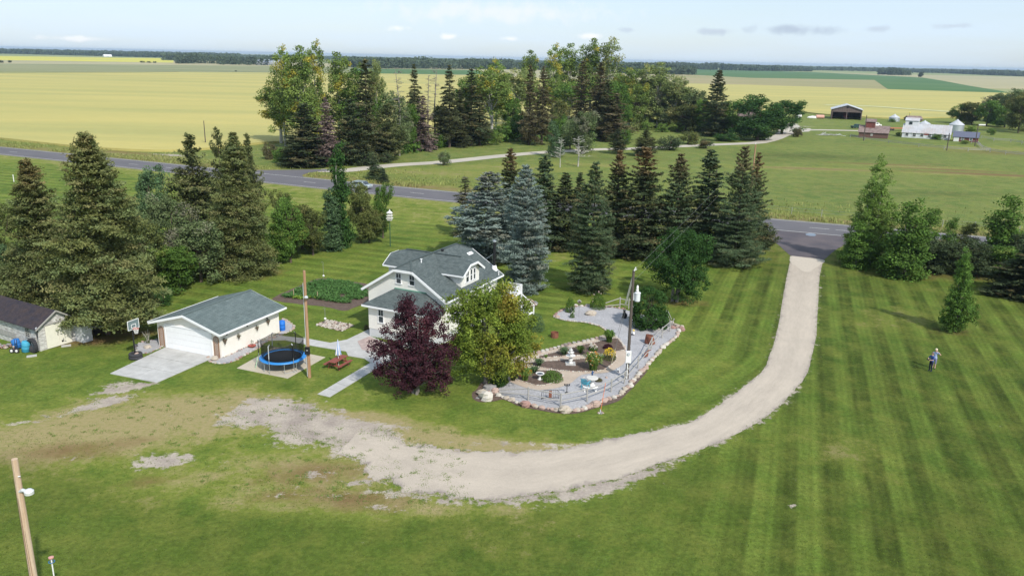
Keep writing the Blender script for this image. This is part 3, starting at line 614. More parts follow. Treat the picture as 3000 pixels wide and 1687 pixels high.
def conifer(seed, h, r, zb=.4, nb=230, droop=.25, rise=.1, prof=pcone, leaf=.30, dens=1., tips=.0, clump=.2, gaps=0., jag=.25, whorl=.75):
    rg = np.random.default_rng(seed); t = np.sort(rg.random(nb) ** 1.25) * .985
    if gaps:                                     # whole boughs missing
        kk = vnoise(t * 40, rg.random(nb) * 6, 1, seed) > -1 + 2 * gaps * .5; t = t[kk]
    nb = len(t); z0 = zb + (h - zb) * t; sp_ = max(.34, h * .036); z0 = z0 * (1 - whorl) + whorl * (np.round(z0 / sp_) * sp_) + rg.normal(0, .04, nb); L = r * prof(t) * rg.uniform(1 - jag, 1 + jag * .6, nb) + .12; az = np.arange(nb) * 2.39996 + rg.uniform(-.5, .5, nb)
    az_l = .10 * np.sin(az * 2 + seed) + .06 * np.sin(az * 3 + seed * 2); L *= 1 + az_l
    lump = vnoise(np.cos(az) * 2.2 + z0 * .75 + seed, np.sin(az) * 2.2 - z0 * .5, 1, seed); L *= .90 + .26 * lump; L = np.where(lump < -.42, L * .62, L)
    bt = rg.random(nb)
    K = np.maximum(4, (L * 7.5 * dens + 3).astype(int)); bi = np.repeat(np.arange(nb), K); n = len(bi)      # tufts on the boughs
    s = rg.random(n) ** .6 * .92 + .08; fan = rg.uniform(-1, 1, n) * (.42 * (1 - s * .72)) * L[bi]
    ra = s * L[bi]; dz = (rise + .55 * t[bi] ** 2) * ra - droop * L[bi] * s ** 2 * (1 - t[bi] * .7) + .06 * L[bi] * s ** 5 - np.abs(fan) * .22
    ca, sa = np.cos(az[bi]), np.sin(az[bi]); tx = ca * ra - sa * fan; ty = sa * ra + ca * fan; tz = z0[bi] + dz + rg.normal(0, .05, n)
    tb = rg.random(n); m = 7; ti = np.repeat(np.arange(n), m); N = len(ti)
    cl = (clump * (.7 + .6 * rg.random(n)) * (1 - .5 * t[bi]))[ti]
    P_ = np.c_[tx, ty, tz][ti] + rg.normal(0, 1, (N, 3)) * cl[:, None] * np.array([.62, .62, .26])
    D_ = np.c_[ca[bi][ti] * .8, sa[bi][ti] * .8, np.full(N, -.10)] + rg.normal(0, .45, (N, 3)); Nn = np.c_[np.zeros(N), np.zeros(N), np.ones(N)] + np.c_[ca[bi][ti], sa[bi][ti], np.zeros(N)] * .5 + rg.normal(0, .30, (N, 3))
    V, Q = kites(P_, D_, Nn, leaf * .82 * rg.uniform(.7, 1.3, N), leaf * .36 * rg.uniform(.7, 1.3, N))
    br = .58 + .42 * bt[bi][ti] + .40 * tb[ti] + rg.normal(0, .12, N)
    cc = sm(t[bi][ti], .66, .90) * tips + (bt[bi][ti] > .84) * .45 + .2 * (tb[ti] > .78)
    T = np.repeat(tint(rg, N, .75 * bt[bi][ti] + .5 * tb[ti] - .15, np.clip(br, .35, 1.5), cc), 4, 0)
    mb = MB(); mb.tube([(0, 0, -.1), (0, 0, h * .5), (0, 0, h * .97)], [max(.05, h * .014), h * .009, .02], 6)
    return npmesh('crown', V, Q, None, dict(tint=T)), mb.mesh('trunk')
def broad(seed, h, lobes, nc=150, lp=34, leaf=.26, rc=.65, tr=.16, patch=.12, trunks=1, limb=14, inner=.45, fork=.35, flat=.75, spread=.5, patchf=None):
    lp = int(lp * 1.45); leaf *= .80; rg = np.random.default_rng(seed); vol = np.array([l[3] * l[4] * l[5] for l in lobes]) ** .8; li = rg.choice(len(lobes), nc, p=vol / vol.sum()); Lb = np.array(lobes)
    d = nrm(rg.normal(0, 1, (nc, 3))); rr = rg.uniform(inner, 1, nc) ** .6
    cen = Lb[li, :3] + d * Lb[li, 3:6] * rr[:, None] * .93; cb = rg.random(nc); rcs = rc * rg.uniform(.6, 1.25, nc)
    pn = vnoise(cen[:, 0] * .5 + cen[:, 2] * .3, cen[:, 1] * .5 + cen[:, 2] * .4, 1, seed) * .5 + .5
    pc = (pn < patch * 1.6) * .9 if patchf is None else patchf(cen, rg)
    n = nc * lp; ci = np.repeat(np.arange(nc), lp); e = nrm(rg.normal(0, 1, (n, 3))); e[:, 2] *= flat
    P_ = cen[ci] + e * (rcs[ci] * rg.uniform(.25, 1., n) ** .6)[:, None]
    Nn = nrm(e) * 1.0 + np.array([0, 0, .7]) + rg.normal(0, .38, (n, 3)); D_ = rg.normal(0, 1, (n, 3)) + e * .5 + np.array([0, 0, -.2])
    V, Q = kites(P_, D_, Nn, leaf * rg.uniform(.65, 1.3, n), leaf * .66 * rg.uniform(.7, 1.2, n))
    br = .62 + .5 * cb[ci] + rg.normal(0, .16, n)
    T = np.repeat(tint(rg, n, .8 * rg.random(nc)[ci] + rg.normal(.05, .2, n), np.clip(br, .35, 1.7), np.clip(pc[ci] * rg.uniform(.3, 1.2, n), 0, 1)), 4, 0)
    mb = MB(); c0 = np.array([np.average(Lb[:, 0], weights=vol), np.average(Lb[:, 1], weights=vol)])
    for k in range(trunks):
        a = 2 * math.pi * k / max(1, trunks) + seed; o_ = (math.cos(a) * tr * 1.4 * (trunks > 1), math.sin(a) * tr * 1.4 * (trunks > 1)); top = (c0[0] + o_[0] * 3, c0[1] + o_[1] * 3, h * .72); zf = h * fork
        mb.tube([(o_[0], o_[1], -.1), (o_[0] * 1.4 + c0[0] * .2, o_[1] * 1.4 + c0[1] * .2, zf), top], [tr, tr * .75, tr * .18], 7)
        for j in range(limb // trunks):
            q = cen[rg.integers(nc)]; zz_ = zf * rg.uniform(.8, 1.5); zz_ = min(zz_, max(.3, q[2] - .4)); b = np.array([o_[0] * 1.5 + c0[0] * .3, o_[1] * 1.5 + c0[1] * .3, zz_]); mdl = (b + q) / 2 + np.array([0, 0, .25]) + rg.normal(0, .15, 3)
            mb.tube([b, mdl, q], [tr * .42, tr * .25, tr * .08], 5)
    return npmesh('crown', V, Q, None, dict(tint=T)), mb.mesh('trunk')
def lobes_round(seed, h, w_, zb=.15, k=7):
    rg = random.Random(seed); o = [(0, 0, h * (zb + 1) / 2, w_ * .72, w_ * .72, h * (1 - zb) / 2 * .9)]
    for i in range(k):
        a = rg.random() * 6.28; z = h * rg.uniform(zb + .12, .84); q = w_ * rg.uniform(.35, .62); f = rg.uniform(.30, .48)
        o.append((math.cos(a) * q, math.sin(a) * q, z, w_ * f, w_ * f, w_ * f * .9))
    return o
def lobes_tall(seed, h, w_, zb=.12, k=9, top=.35):
    rg = random.Random(seed); o = []
    for i in range(k):
        t = (i + .5) / k; z = h * (zb + (1 - zb) * t); f = w_ * (1 - (1 - top) * t ** 1.3) * rg.uniform(.66, .92); a = rg.random() * 6.28; q = f * .42 * rg.random()
        o.append((math.cos(a) * q, math.sin(a) * q, z, f, f, h * .8 / k + f * .45))
    return o
def bare(seed, h, w_, n=34, tr=.12, z0=.3, up=.5, twig=5):
    rg = random.Random(seed); mb = MB(); mb.tube([(0, 0, -.1), (rg.uniform(-.1, .1) * h * .1, 0, h * .5), (rg.uniform(-.3, .3), rg.uniform(-.3, .3), h)], [tr, tr * .6, .02], 6)
    for i in range(n):
        t = z0 + (1 - z0) * rg.random(); z = h * t; a = rg.random() * 6.28; L = w_ * (1.15 - t * .75) * rg.uniform(.5, 1); e = (math.cos(a) * L, math.sin(a) * L, z + L * up * rg.uniform(.3, 1.2)); m = (e[0] * .5, e[1] * .5, z + (e[2] - z) * .35)
        mb.tube([(0, 0, z), m, e], [tr * .35, tr * .2, .015], 4, False)
        for j in range(twig):
            s = rg.uniform(.3, 1); b = (e[0] * s, e[1] * s, z + (e[2] - z) * s); q = L * .3
            mb.tube([b, (b[0] + rg.uniform(-q, q), b[1] + rg.uniform(-q, q), b[2] + rg.uniform(-.1, .7) * q)], [.028, .01], 3, False)
    return mb.mesh('branches')

PROTO = {}
def proto(key, h, w_, crown, trunk, bark=BARK): PROTO[key] = (h, w_, crown, trunk, bark)
proto('spruceA', 12, 2.4, *conifer(11, 12, 2.4, .3, 340, .30, .10, pcone))
proto('spruceB', 12, 2.4, *conifer(12, 12, 2.4, .6, 270, .40, .12, pbell, jag=.35))
proto('spruceC', 12, 2.2, *conifer(13, 12, 2.2, .2, 320, .22, .12, pcol, tips=.3))
proto('brownTop', 12, 2.7, *conifer(14, 12, 2.7, .3, 330, .22, .16, pcone, tips=1., jag=.35))
proto('brownTop2', 12, 2.7, *conifer(15, 12, 2.7, .3, 320, .18, .20, pbell, tips=1., jag=.4))
proto('oldspruce', 15, 2.3, *conifer(16, 15, 2.3, 1.2, 230, .55, .10, ptall, jag=.5, clump=.26, leaf=.36, whorl=.45))
proto('oldspruce2', 15, 2.3, *conifer(17, 15, 2.3, 2.4, 200, .60, .05, pbell, jag=.55, clump=.26, leaf=.36, whorl=.45))
proto('thinspruce', 10, 1.5, *conifer(18, 10, 1.5, .3, 130, .55, .05, pcone, dens=.7, jag=.4, gaps=.3))
proto('pineA', 10, 2.3, *conifer(19, 10, 2.3, .5, 170, -.05, .30, pbell, jag=.4, clump=.3, leaf=.34))
proto('pineB', 10, 2.3, *conifer(20, 10, 2.3, .5, 150, -.05, .35, pcol, jag=.5, clump=.32, leaf=.34))
proto('roundA', 8, 3, *broad(31, 8, lobes_round(31, 8, 3, .04, 9), 250, 36, .27, .62))
proto('roundB', 8, 3, *broad(32, 8, lobes_round(32, 8, 3, .03, 9), 240, 36, .27, .62, patch=.2))
proto('cottonA', 15, 4, *broad(33, 15, lobes_tall(33, 15, 4, .28, 10, .55), 170, 44, .40, .95, .26, .12, limb=22, inner=.3), PALEBARK)
proto('cottonB', 15, 4, *broad(34, 15, lobes_tall(35, 15, 4, .22, 9, .5), 150, 44, .40, .95, .26, .15, limb=22, inner=.3), PALEBARK)
proto('cottonC', 15, 4.5, *broad(36, 15, lobes_round(36, 15, 4.5, .25, 11), 140, 46, .42, 1.0, .28, .2, limb=24, inner=.3), PALEBARK)
proto('poplar', 9, 1.3, *broad(37, 9, lobes_tall(37, 9, 1.25, .06, 11, .4), 240, 40, .22, .45, .12, .05), PALEBARK)
proto('young', 7, 2, *broad(38, 7, lobes_tall(39, 7, 2.0, .04, 9, .26), 210, 36, .23, .54, .10, .08), GREYBARK)
proto('young2', 7, 2, *broad(40, 7, lobes_tall(41, 7, 2.0, .03, 8, .4), 200, 36, .23, .56, .10, .08), GREYBARK)
proto('bushA', 2.4, 1.6, *broad(42, 2.4, lobes_round(42, 2.4, 1.6, .0, 7), 90, 34, .17, .36, .06, .1, 3, 9, fork=.1))
proto('bushB', 2.4, 1.6, *broad(43, 2.4, lobes_round(44, 2.4, 1.6, .0, 6), 80, 34, .17, .38, .06, .15, 3, 9, fork=.1))
PROTO['bareA'] = (6, 1.6, None, bare(51, 6, 1.9, 34, .09), PALEBARK)
PROTO['bareB'] = (13, .9, None, bare(52, 13, 1.1, 60, .10, .35, .1, 3), GREYBARK)
PROTO['twiggy'] = (2.6, 1.4, None, bare(53, 2.6, 1.7, 44, .05, .05, 1.1, 8), GREYBARK)
def mk(me, mat):
    """a mesh datablock per material, so that copies share it"""
    if not len(me.materials): me.materials.append(mat)
    return me
def mlink(name, me, mat, parent):
    o = link(name, mk(me, mat), parent); o.material_slots[0].link = 'OBJECT'; o.material_slots[0].material = mat; return o
WSC = {}
def tree_at(name, label, key, mat, X, Y, h, w_, rz=None, group=None, cat='tree', bark=None):
    ph, pw, cr, tk, bk = PROTO[key]; bk = bark or bk
    t = thing(name, label, cat, (X, Y, 0), random.Random(label).random() * 6.28 if rz is None else rz, group)
    w_ *= WSC.get(group, 1.); t.scale = (w_ / pw, w_ / pw, h / ph)
    if cr is not None: mlink('crown', cr, LM[mat], t)
    mlink('trunk', tk, bk, t); return t
def tree_px(name, label, key, mat, wn, bx, by, ty, hw, group=None, cat='tree', bark=None, rz=None):
    """base (bx, by), top row ty and half width hw, read off the photo through window wn"""
    p0 = wn(0, 0); s_ = wn(1, 0)[0] - p0[0]
    X, Y = G(*wn(bx, by)); hh = zat(X, Y, wn(0, ty)[1]); wd_ = hw * s_ * PX(X, Y, hh * .4)[2] / F
    return tree_at(name, label, key, mat, X, Y, hh, wd_, rz, group, cat, bark)

# ------------------------------------------------------------------ trees: windbreak across the highway
WB = 'trees of the old windbreak across the highway'
WSC.update({WB: 1.5, 'shrubs along the foot of the windbreak': 1.3, 'willows of the corral grove': 1.3, 'spruces of the yard screen': 1.5, 'trees of the grove left of the garage': 1.3, 'poplars and willows of the row by the birdhouse': 1.35, 'trees along the highway right of the drive': 1.6})
T_ = lambda *a, **k: tree_px(*a, **k)
for row in [
    # name, label, proto, foliage, window, base x, base y, top y, half width
    ('cottonwood_tree', 'broad cottonwood with a yellow patch in its crown, at the west end of the windbreak', 'cottonA', 'cotton', wTM, 600, 1090, 150, 165),
    ('cottonwood_tree', 'leaning cottonwood limb mass hanging over the grain at the windbreak end', 'cottonC', 'cotton', wTM, 400, 1030, 430, 180),
    ('cottonwood_tree', 'cottonwood crown left of the yellow patch, rising behind the green spruce', 'cottonB', 'cotton', wTM, 440, 1060, 185, 120),
    ('cottonwood_tree', 'tall cottonwood behind the dead spruce at the windbreak end', 'cottonB', 'cotton', wTM, 745, 1060, 140, 120),
    ('cottonwood_tree', 'cottonwood with bare grey twigs on top, right of the dead spruce', 'cottonA', 'cotton', wTM, 950, 1060, 205, 130),
    ('spruce_tree', 'low broad dark green spruce in front of the westmost cottonwood', 'spruceA', 'darkspruce', wTM, 640, 1245, 650, 190),
    ('dead_spruce', 'dead purplish spruce standing bare beside the narrow poplar top', 'oldspruce2', 'dead', wTM, 840, 1250, 590, 85),
    ('pine_tree', 'dark pine behind the narrow poplar, filling the windbreak', 'pineA', 'darkspruce', wTM, 1060, 1235, 610, 140),
    ('spruce_tree', 'tall spruce with a pale poplar crown behind its tip', 'oldspruce', 'spruce', wTM, 1215, 1220, 235, 125),
    ('poplar_tree', 'yellow green poplar crown peeking over the tall spruce', 'cottonC', 'palecotton', wTM, 1310, 1040, 215, 70),
    ('cottonwood_tree', 'dark cottonwood squeezed behind the tall windbreak spruce', 'cottonB', 'green', wTM, 1130, 1090, 340, 130),
    ('pine_tree', 'dark pine with drooping boughs right of the tall windbreak spruce', 'pineB', 'pine', wTM, 1400, 1190, 660, 120),
    ('willow_tree', 'grey green willow between two bare snags in the windbreak', 'roundA', 'grey', wTM, 1500, 1140, 520, 130),
    ('dead_tree', 'bare dead snag standing above the grey green willow', 'bareB', '', wTM, 1515, 1150, 320, 60),
    ('spruce_tree', 'narrow spruce just right of the willow, bare at its foot', 'oldspruce2', 'spruce', wTM, 1660, 1070, 275, 80),
    ('dead_spruce', 'drooping grey dead spruce beside the narrow bare-footed spruce', 'oldspruce', 'dead', wTM, 1740, 1100, 580, 85),
    ('dead_tree', 'leaning bare snag behind the drooping dead spruce', 'bareB', '', wTM, 1790, 1060, 395, 50),
    ('dead_tree', 'tallest bare snag, left of the bare-trunked spruce', 'bareB', '', wTM, 1850, 1035, 320, 60),
    ('spruce_tree', 'spruce on a bare pale trunk in mid windbreak', 'oldspruce2', 'spruce', wTM, 1985, 1070, 285, 95),
    ('spruce_tree', 'full spruce behind and right of the bare-trunked spruce', 'oldspruce', 'spruce', wTM, 2080, 1060, 520, 95),
    ('spruce_tree', 'dark dense spruce left of the round green cottonwood', 'oldspruce', 'darkspruce', wTM, 2190, 1055, 325, 100),
    ('spruce_tree', 'shaggy spruce at the foot of the round green cottonwood', 'oldspruce2', 'spruce', wTM, 2270, 1050, 560, 95),
    ('cottonwood_tree', 'round green cottonwood with a forked pale trunk', 'cottonC', 'cotton', wTM, 2390, 985, 290, 190),
    ('cottonwood_tree', 'small green cottonwood left of the forked one', 'cottonC', 'green', wTM, 2120, 960, 390, 90),
    ('cottonwood_tree', 'yellow green cottonwood right of the forked one', 'cottonB', 'cotton', wTR, 170, 900, 290, 120),
    ('cottonwood_tree', 'light green cottonwood behind the pair of brown spruces', 'cottonC', 'palecotton', wTR, 350, 880, 300, 120),
    ('cottonwood_tree', 'tall sparse cottonwood rising behind the pair of brown spruces', 'cottonA', 'cotton', wTR, 470, 850, 180, 95),
    ('spruce_tree', 'browning spruce, left one of the close pair', 'oldspruce', 'brownspruce', wTR, 480, 1045, 290, 78),
    ('spruce_tree', 'browning spruce with reddish tip, right one of the close pair', 'oldspruce2', 'brownspruce', wTR, 600, 1045, 295, 85),
    ('cottonwood_tree', 'cottonwood with yellow leaves just right of the brown pair', 'cottonB', 'cotton', wTR, 700, 830, 150, 105),
    ('cottonwood_tree', 'tall cottonwood with bare side limbs over the grain gap', 'cottonA', 'cotton', wTR, 850, 820, 118, 115),
    ('cottonwood_tree', 'tallest cottonwood of the windbreak', 'cottonA', 'cotton', wTR, 1050, 830, 72, 130),
    ('cottonwood_tree', 'airy cottonwood right of the tallest one', 'cottonB', 'palecotton', wTR, 1220, 840, 98, 140),
    ('cottonwood_tree', 'dark lower cottonwood behind the brown spruces under the tallest crown', 'cottonC', 'green', wTR, 850, 860, 440, 150),
    ('spruce_tree', 'brown needled spruce in front of the tallest cottonwood', 'oldspruce', 'brownspruce', wTR, 960, 960, 250, 95),
    ('spruce_tree', 'brown needled spruce right of the other brown one under the tallest crown', 'oldspruce2', 'brownspruce', wTR, 1130, 980, 260, 105),
    ('spruce_tree', 'dark shaggy spruce standing over a pale stone heap in the windbreak', 'oldspruce', 'brownspruce', wTR, 1290, 1005, 560, 120),
    ('spruce_tree', 'olive spruce between the dark shaggy one and the airy cottonwood', 'oldspruce', 'spruce', wTR, 1200, 1000, 430, 90),
    ('cottonwood_tree', 'light cottonwood left of the pale-topped poplars', 'cottonC', 'cotton', wTR, 1420, 870, 300, 135),
    ('poplar_tree', 'pale-topped poplar with a yellow side branch', 'cottonB', 'palecotton', wTR, 1560, 880, 330, 110),
    ('poplar_tree', 'tallest pale-topped poplar at the east part of the windbreak', 'cottonA', 'palecotton', wTR, 1690, 890, 288, 125),
    ('poplar_tree', 'pale silvery poplar at the right of the pale-topped ones', 'cottonC', 'palecotton', wTR, 1860, 900, 375, 120),
    ('willow_tree', 'grey green willow between the pale poplars and the pointed spruce', 'roundA', 'grey', wTR, 2040, 910, 490, 130),
    ('willow_tree', 'lower grey green willow left of the pointed spruce', 'roundB', 'olive', wTR, 1930, 920, 640, 120),
    ('spruce_tree', 'pointed spruce with a thin tip at the east end of the windbreak', 'spruceC', 'darkspruce', wTR, 2225, 965, 340, 90),
    ('maple_tree', 'dark maple right of the pointed spruce in front of the pinkish cottage', 'roundA', 'green', wTR, 2390, 960, 600, 150),
    ('willow_tree', 'tall grey willow in front of the windbreak beside the farm road', 'roundB', 'grey', wTR, 980, 1130, 690, 120),
    ('willow_tree', 'grey green willow left of the tall one beside the farm road', 'roundA', 'grey', wTR, 870, 1090, 800, 80),
    ('maple_tree', 'largest dark green round tree at the farmyard entrance', 'roundA', 'deepgreen', wFR, 60, 680, 240, 200),
    ('maple_tree', 'second dark green round tree, against the white bin', 'roundB', 'deepgreen', wFR, 290, 620, 270, 165),
    ('ash_sapling', 'young blue green ash standing on the farm road edge', 'young2', 'bluegreen', wTR, 715, 1160, 840, 70),
    ('dead_tree', 'bare white sapling below the young ash by the farm road', 'bareA', '', wTR, 775, 1258, 980, 60),
    ('dead_tree', 'bare white tree with wide twigs in the pasture verge', 'bareA', '', wTR, 945, 1250, 965, 90),
    ('pine_tree', 'stout pine standing on the near side of the farm road', 'pineA', 'pine', wTR, 1575, 1150, 905, 95),
    ('pine_tree', 'slim dark pine on the farm road edge right of the bare white tree', 'pineB', 'darkspruce', wTR, 1320, 1130, 890, 60),
    ('spruce_sapling', 'young spruce with a thin tip beside the narrow poplar across the highway', 'spruceC', 'tealspruce', wTM, 1278, 1375, 1150, 48),
    ('spruce_sapling', 'short young spruce right beside the thin tipped one', 'spruceA', 'tealspruce', wTM, 1365, 1405, 1265, 42),
    ('ash_tree', 'mid height green tree filling the gap left of the bare-footed spruce', 'roundA', 'green', wTM, 1600, 1110, 640, 85),
    ('ash_tree', 'mid height olive tree between the tallest snag and the bare-trunked spruce', 'roundB', 'olive', wTM, 1900, 1050, 640, 85),
    ('ash_tree', 'mid height dark tree between the tall windbreak spruce and the willow', 'roundA', 'green', wTM, 1330, 1130, 560, 90),
    ('ash_tree', 'mid height green tree right behind the full spruce', 'roundB', 'green', wTM, 2120, 1040, 600, 85),
    ('ash_tree', 'low green tree in the gap left of the brown spruce pair', 'roundA', 'green', wTR, 320, 980, 560, 95),
    ('ash_tree', 'low olive tree in the grain gap right of the brown spruce pair', 'roundB', 'olive', wTR, 760, 960, 600, 90),
    ('ash_tree', 'green tree low between the airy and the light cottonwoods', 'roundA', 'green', wTR, 1330, 900, 430, 110),
    ('ash_tree', 'green tree low between the light cottonwood and the pale poplars', 'roundB', 'cotton', wTR, 1490, 890, 430, 100),
    ('ash_tree', 'olive tree low between the two tallest pale poplars', 'roundA', 'palecotton', wTR, 1620, 885, 420, 95),
    ('ash_tree', 'grey tree low right of the tallest pale poplar', 'roundB', 'grey', wTR, 1770, 895, 440, 100),
    ('ash_tree', 'green tree between the silvery poplar and the grey willow', 'roundA', 'olive', wTR, 1960, 905, 520, 95),
    ('ash_tree', 'dark green tree just left of the pointed spruce tip', 'roundB', 'green', wTR, 2120, 930, 590, 90),
]:
    T_(*row, group=WB)
SB = 'shrubs along the foot of the windbreak'
for row in [
    ('shrub', 'dark reddish shrub at the grain corner of the windbreak', 'bushA', 'brownspruce', wTM, 290, 1180, 1010, 70),
    ('shrub', 'dark green shrub left of the low broad spruce', 'bushB', 'green', wTM, 390, 1215, 1060, 75),
    ('shrub', 'low green shrub under the tall windbreak spruce', 'bushA', 'darkspruce', wTM, 1180, 1240, 1080, 110),
    ('shrub', 'low dark shrub under the grey green willow in the windbreak', 'bushB', 'darkspruce', wTM, 1370, 1215, 1110, 70),
    ('shrub', 'leafy shrub between the dead spruce and the bare pale trunk', 'bushA', 'green', wTM, 1890, 1075, 930, 70),
    ('shrub', 'bright green shrub below the round green cottonwood', 'bushB', 'freshgreen', wTM, 2430, 1045, 900, 60),
    ('shrub', 'big dark green shrub below the yellow green cottonwood', 'bushA', 'green', wTR, 220, 1015, 820, 110),
    ('shrub', 'dark bush left foot of the brown spruce pair', 'bushB', 'deepgreen', wTR, 370, 1010, 720, 80),
    ('shrub', 'large dark green bush between the brown pair and the willow', 'bushA', 'green', wTR, 770, 1020, 740, 100),
    ('shrub', 'green bush behind the tall grey willow', 'bushB', 'green', wTR, 900, 1040, 800, 60),
    ('shrub', 'green bush right foot of the shaggy windbreak spruce', 'bushA', 'green', wTR, 1390, 1040, 880, 60),
    ('shrub', 'bright yellow green bush below the pale poplars', 'bushB', 'freshgreen', wTR, 1590, 905, 815, 65),
    ('shrub', 'bright green bush right of the yellow green one below the poplars', 'bushA', 'freshgreen', wTR, 1740, 925, 830, 60),
    ('shrub', 'yellow green bush in the clearing before the willow', 'bushB', 'freshgreen', wTR, 1880, 925, 820, 65),
    ('shrub', 'dark green undergrowth bush under the pale-topped poplar', 'bushA', 'green', wTR, 1640, 880, 720, 100),
    ('shrub', 'dark green undergrowth bush under the silvery poplar', 'bushB', 'deepgreen', wTR, 1850, 890, 760, 90),
    ('shrub', 'dark spreading bush beside the farm road', 'bushA', 'darkspruce', wTR, 1800, 1095, 950, 120),
    ('shrub', 'green bush right of the dark spreading bush', 'bushB', 'olive', wTR, 1980, 1040, 900, 100),
    ('shrub', 'round dark bush on the farm road verge', 'bushB', 'darkspruce', wTR, 2155, 1080, 970, 75),
    ('shrub', 'low dark hedge bush in front of the pinkish cottage', 'bushA', 'deepgreen', wTR, 2330, 1010, 930, 120),
    ('shrub', 'rounded leafy bush under the dark round farm trees', 'bushB', 'deepgreen', wFR, 130, 680, 560, 90),
    ('shrub', 'twiggy grey willow bush between the farm road and the verge', 'bushB', 'grey', wTM, 1930, 1240, 1090, 62),
    ('shrub', 'reddish twiggy bush at the farmyard turning', 'bushA', 'brownspruce', wFR, 435, 650, 548, 45),
    ('shrub', 'lone round bush at the edge of the grain beyond the farm', 'bushB', 'olive', wFR, 488, 345, 318, 32),
    ('shrub', 'bush growing against the first round grain bin', 'bushA', 'green', wFA, 1350, 420, 375, 45),
    ('shrub', 'bush at the left end of the long white barn', 'bushB', 'green', wFA, 1435, 595, 540, 40),
    ('shrub', 'broad bush in front of the long white barn windows', 'bushA', 'green', wFA, 1908, 642, 560, 68),
    ('shrub', 'flowering bush in front of the small red shed', 'bushB', 'freshgreen', wFA, 2270, 695, 640, 50),
    ('shrub', 'light green bush beside the tall round bin', 'bushA', 'freshgreen', wFA, 2330, 560, 450, 70),
    ('shrub', 'small bush alone in the corral grass', 'bushB', 'green', wFR, 2260, 630, 560, 38),
]:
    T_(*row, group=SB, cat='shrub')
for row in [
    ('willow_tree', 'leftmost dark willow behind the round bins', 'roundA', 'green', wFR, 1960, 520, 330, 100),
    ('willow_tree', 'second dark willow behind the round bins', 'roundB', 'olive', wFR, 2080, 530, 300, 110),
    ('willow_tree', 'dark green willow in the middle of the corral grove', 'roundA', 'green', wFR, 2220, 545, 290, 110),
    ('willow_tree', 'grey willow behind the middle of the corral grove', 'roundB', 'grey', wFR, 2300, 500, 210, 120),
    ('willow_tree', 'tall grey green willow at the back of the corral grove', 'roundA', 'grey', wFR, 2450, 520, 180, 120),
    ('willow_tree', 'tall dark willow near the picture edge of the corral grove', 'roundB', 'olive', wFR, 2520, 610, 200, 130),
    ('willow_tree', 'low dark willow in front at the corral grove', 'roundA', 'green', wFR, 2390, 560, 350, 100),
    ('willow_tree', 'outermost willow beyond the corral fence', 'roundB', 'olive', wFR, 2660, 600, 170, 140),
]:
    T_(*row, group='willows of the corral grove')

# ------------------------------------------------------------------ trees: spruce screen along the yard
SG = 'spruces of the yard screen'
for row in [
    ('spruce_tree', 'thin pale olive spruce at the left end of the spruce screen', 'thinspruce', 'palespruce', wSP, 160, 700, 250, 88),
    ('spruce_tree', 'broad grey blue spruce with blunt top behind the house', 'spruceC', 'bluespruce', wSP, 330, 880, 215, 175),
    ('spruce_tree', 'brown tipped spruce showing behind the blunt grey blue one', 'brownTop', 'darkspruce', wSP, 490, 700, 38, 115),
    ('spruce_tree', 'slender blue green spruce behind the largest blue spruce', 'spruceA', 'tealspruce', wSP, 745, 790, 80, 140),
    ('spruce_tree', 'dark olive spruce in the gap right of the blue spruces', 'spruceB', 'darkspruce', wSP, 900, 790, 215, 120),
    ('spruce_tree', 'small dark tipped spruce close behind the olive one in the gap', 'spruceA', 'darkspruce', wSP, 1010, 740, 215, 80),
    ('spruce_tree', 'brown topped spruce behind the blue green twin-tipped spruce', 'brownTop2', 'darkspruce', wSP, 1290, 800, 48, 120),
    ('spruce_tree', 'rusty topped dark spruce in the middle of the screen', 'brownTop', 'darkspruce', wSP, 1480, 850, 28, 185),
    ('spruce_tree', 'brown topped spruce above the round lawn tree', 'brownTop2', 'tealspruce', wSP, 1735, 850, 72, 150),
    ('spruce_tree', 'dark green spruce left of the widest brown topped one', 'spruceA', 'tealspruce', wSP, 1955, 850, 42, 160),
]:
    T_(*row, group=SG)
def hero(name, label, wn, bx, by, ty, hw, gen, mat, bark=BARK, group=None, cat='tree', shift=0.):
    """a tree with a crown of its own: gen(h, w) -> crown mesh, trunk mesh"""
    p0 = wn(0, 0); s_ = wn(1, 0)[0] - p0[0]; X, Y = G(*wn(bx, by)); h = zat(X, Y, wn(0, ty)[1]); w_ = hw * s_ * PX(X, Y, h * .4)[2] / F
    t = thing(name, label, cat, (X, Y, 0), 0, group); cr, tk = gen(h, w_); cr.materials.append(LM[mat]); tk.materials.append(bark); link('crown', cr, t); link('trunk', tk, t); return t
hero('spruce_tree', 'largest silver blue spruce beside the house chimney', wSP, 600, 1110, 160, 195, lambda h, w_: conifer(61, h, w_, .15, 560, .10, .12, pcol, leaf=.24, dens=1.3, clump=.22, jag=.2), 'bluespruce', group=SG)
hero('spruce_tree', 'large dark blue green spruce alone on the lawn, twin tipped', wSP, 1105, 1110, 132, 185, lambda h, w_: conifer(62, h, w_, .1, 560, .22, .12, pcol, leaf=.22, dens=1.3, clump=.16, jag=.22), 'tealspruce', group=SG)
hero('spruce_tree', 'widest spruce with long spiky boughs at the drive end', wSP, 2190, 905, 20, 250, lambda h, w_: conifer(63, h, w_, .1, 560, .12, .16, lambda t: pcone(t) * (1 + .15 * np.sin(t * 21)), leaf=.24, dens=1.25, clump=.18, jag=.38, tips=.9), 'tealspruce', group=SG)
hero('spruce_tree', 'second brown tip growing beside the widest spruce', wSP, 2300, 850, 60, 150, lambda h, w_: conifer(64, h, w_, .3, 330, .15, .2, pbell, leaf=.26, jag=.45, tips=1.), 'darkspruce', group=SG)
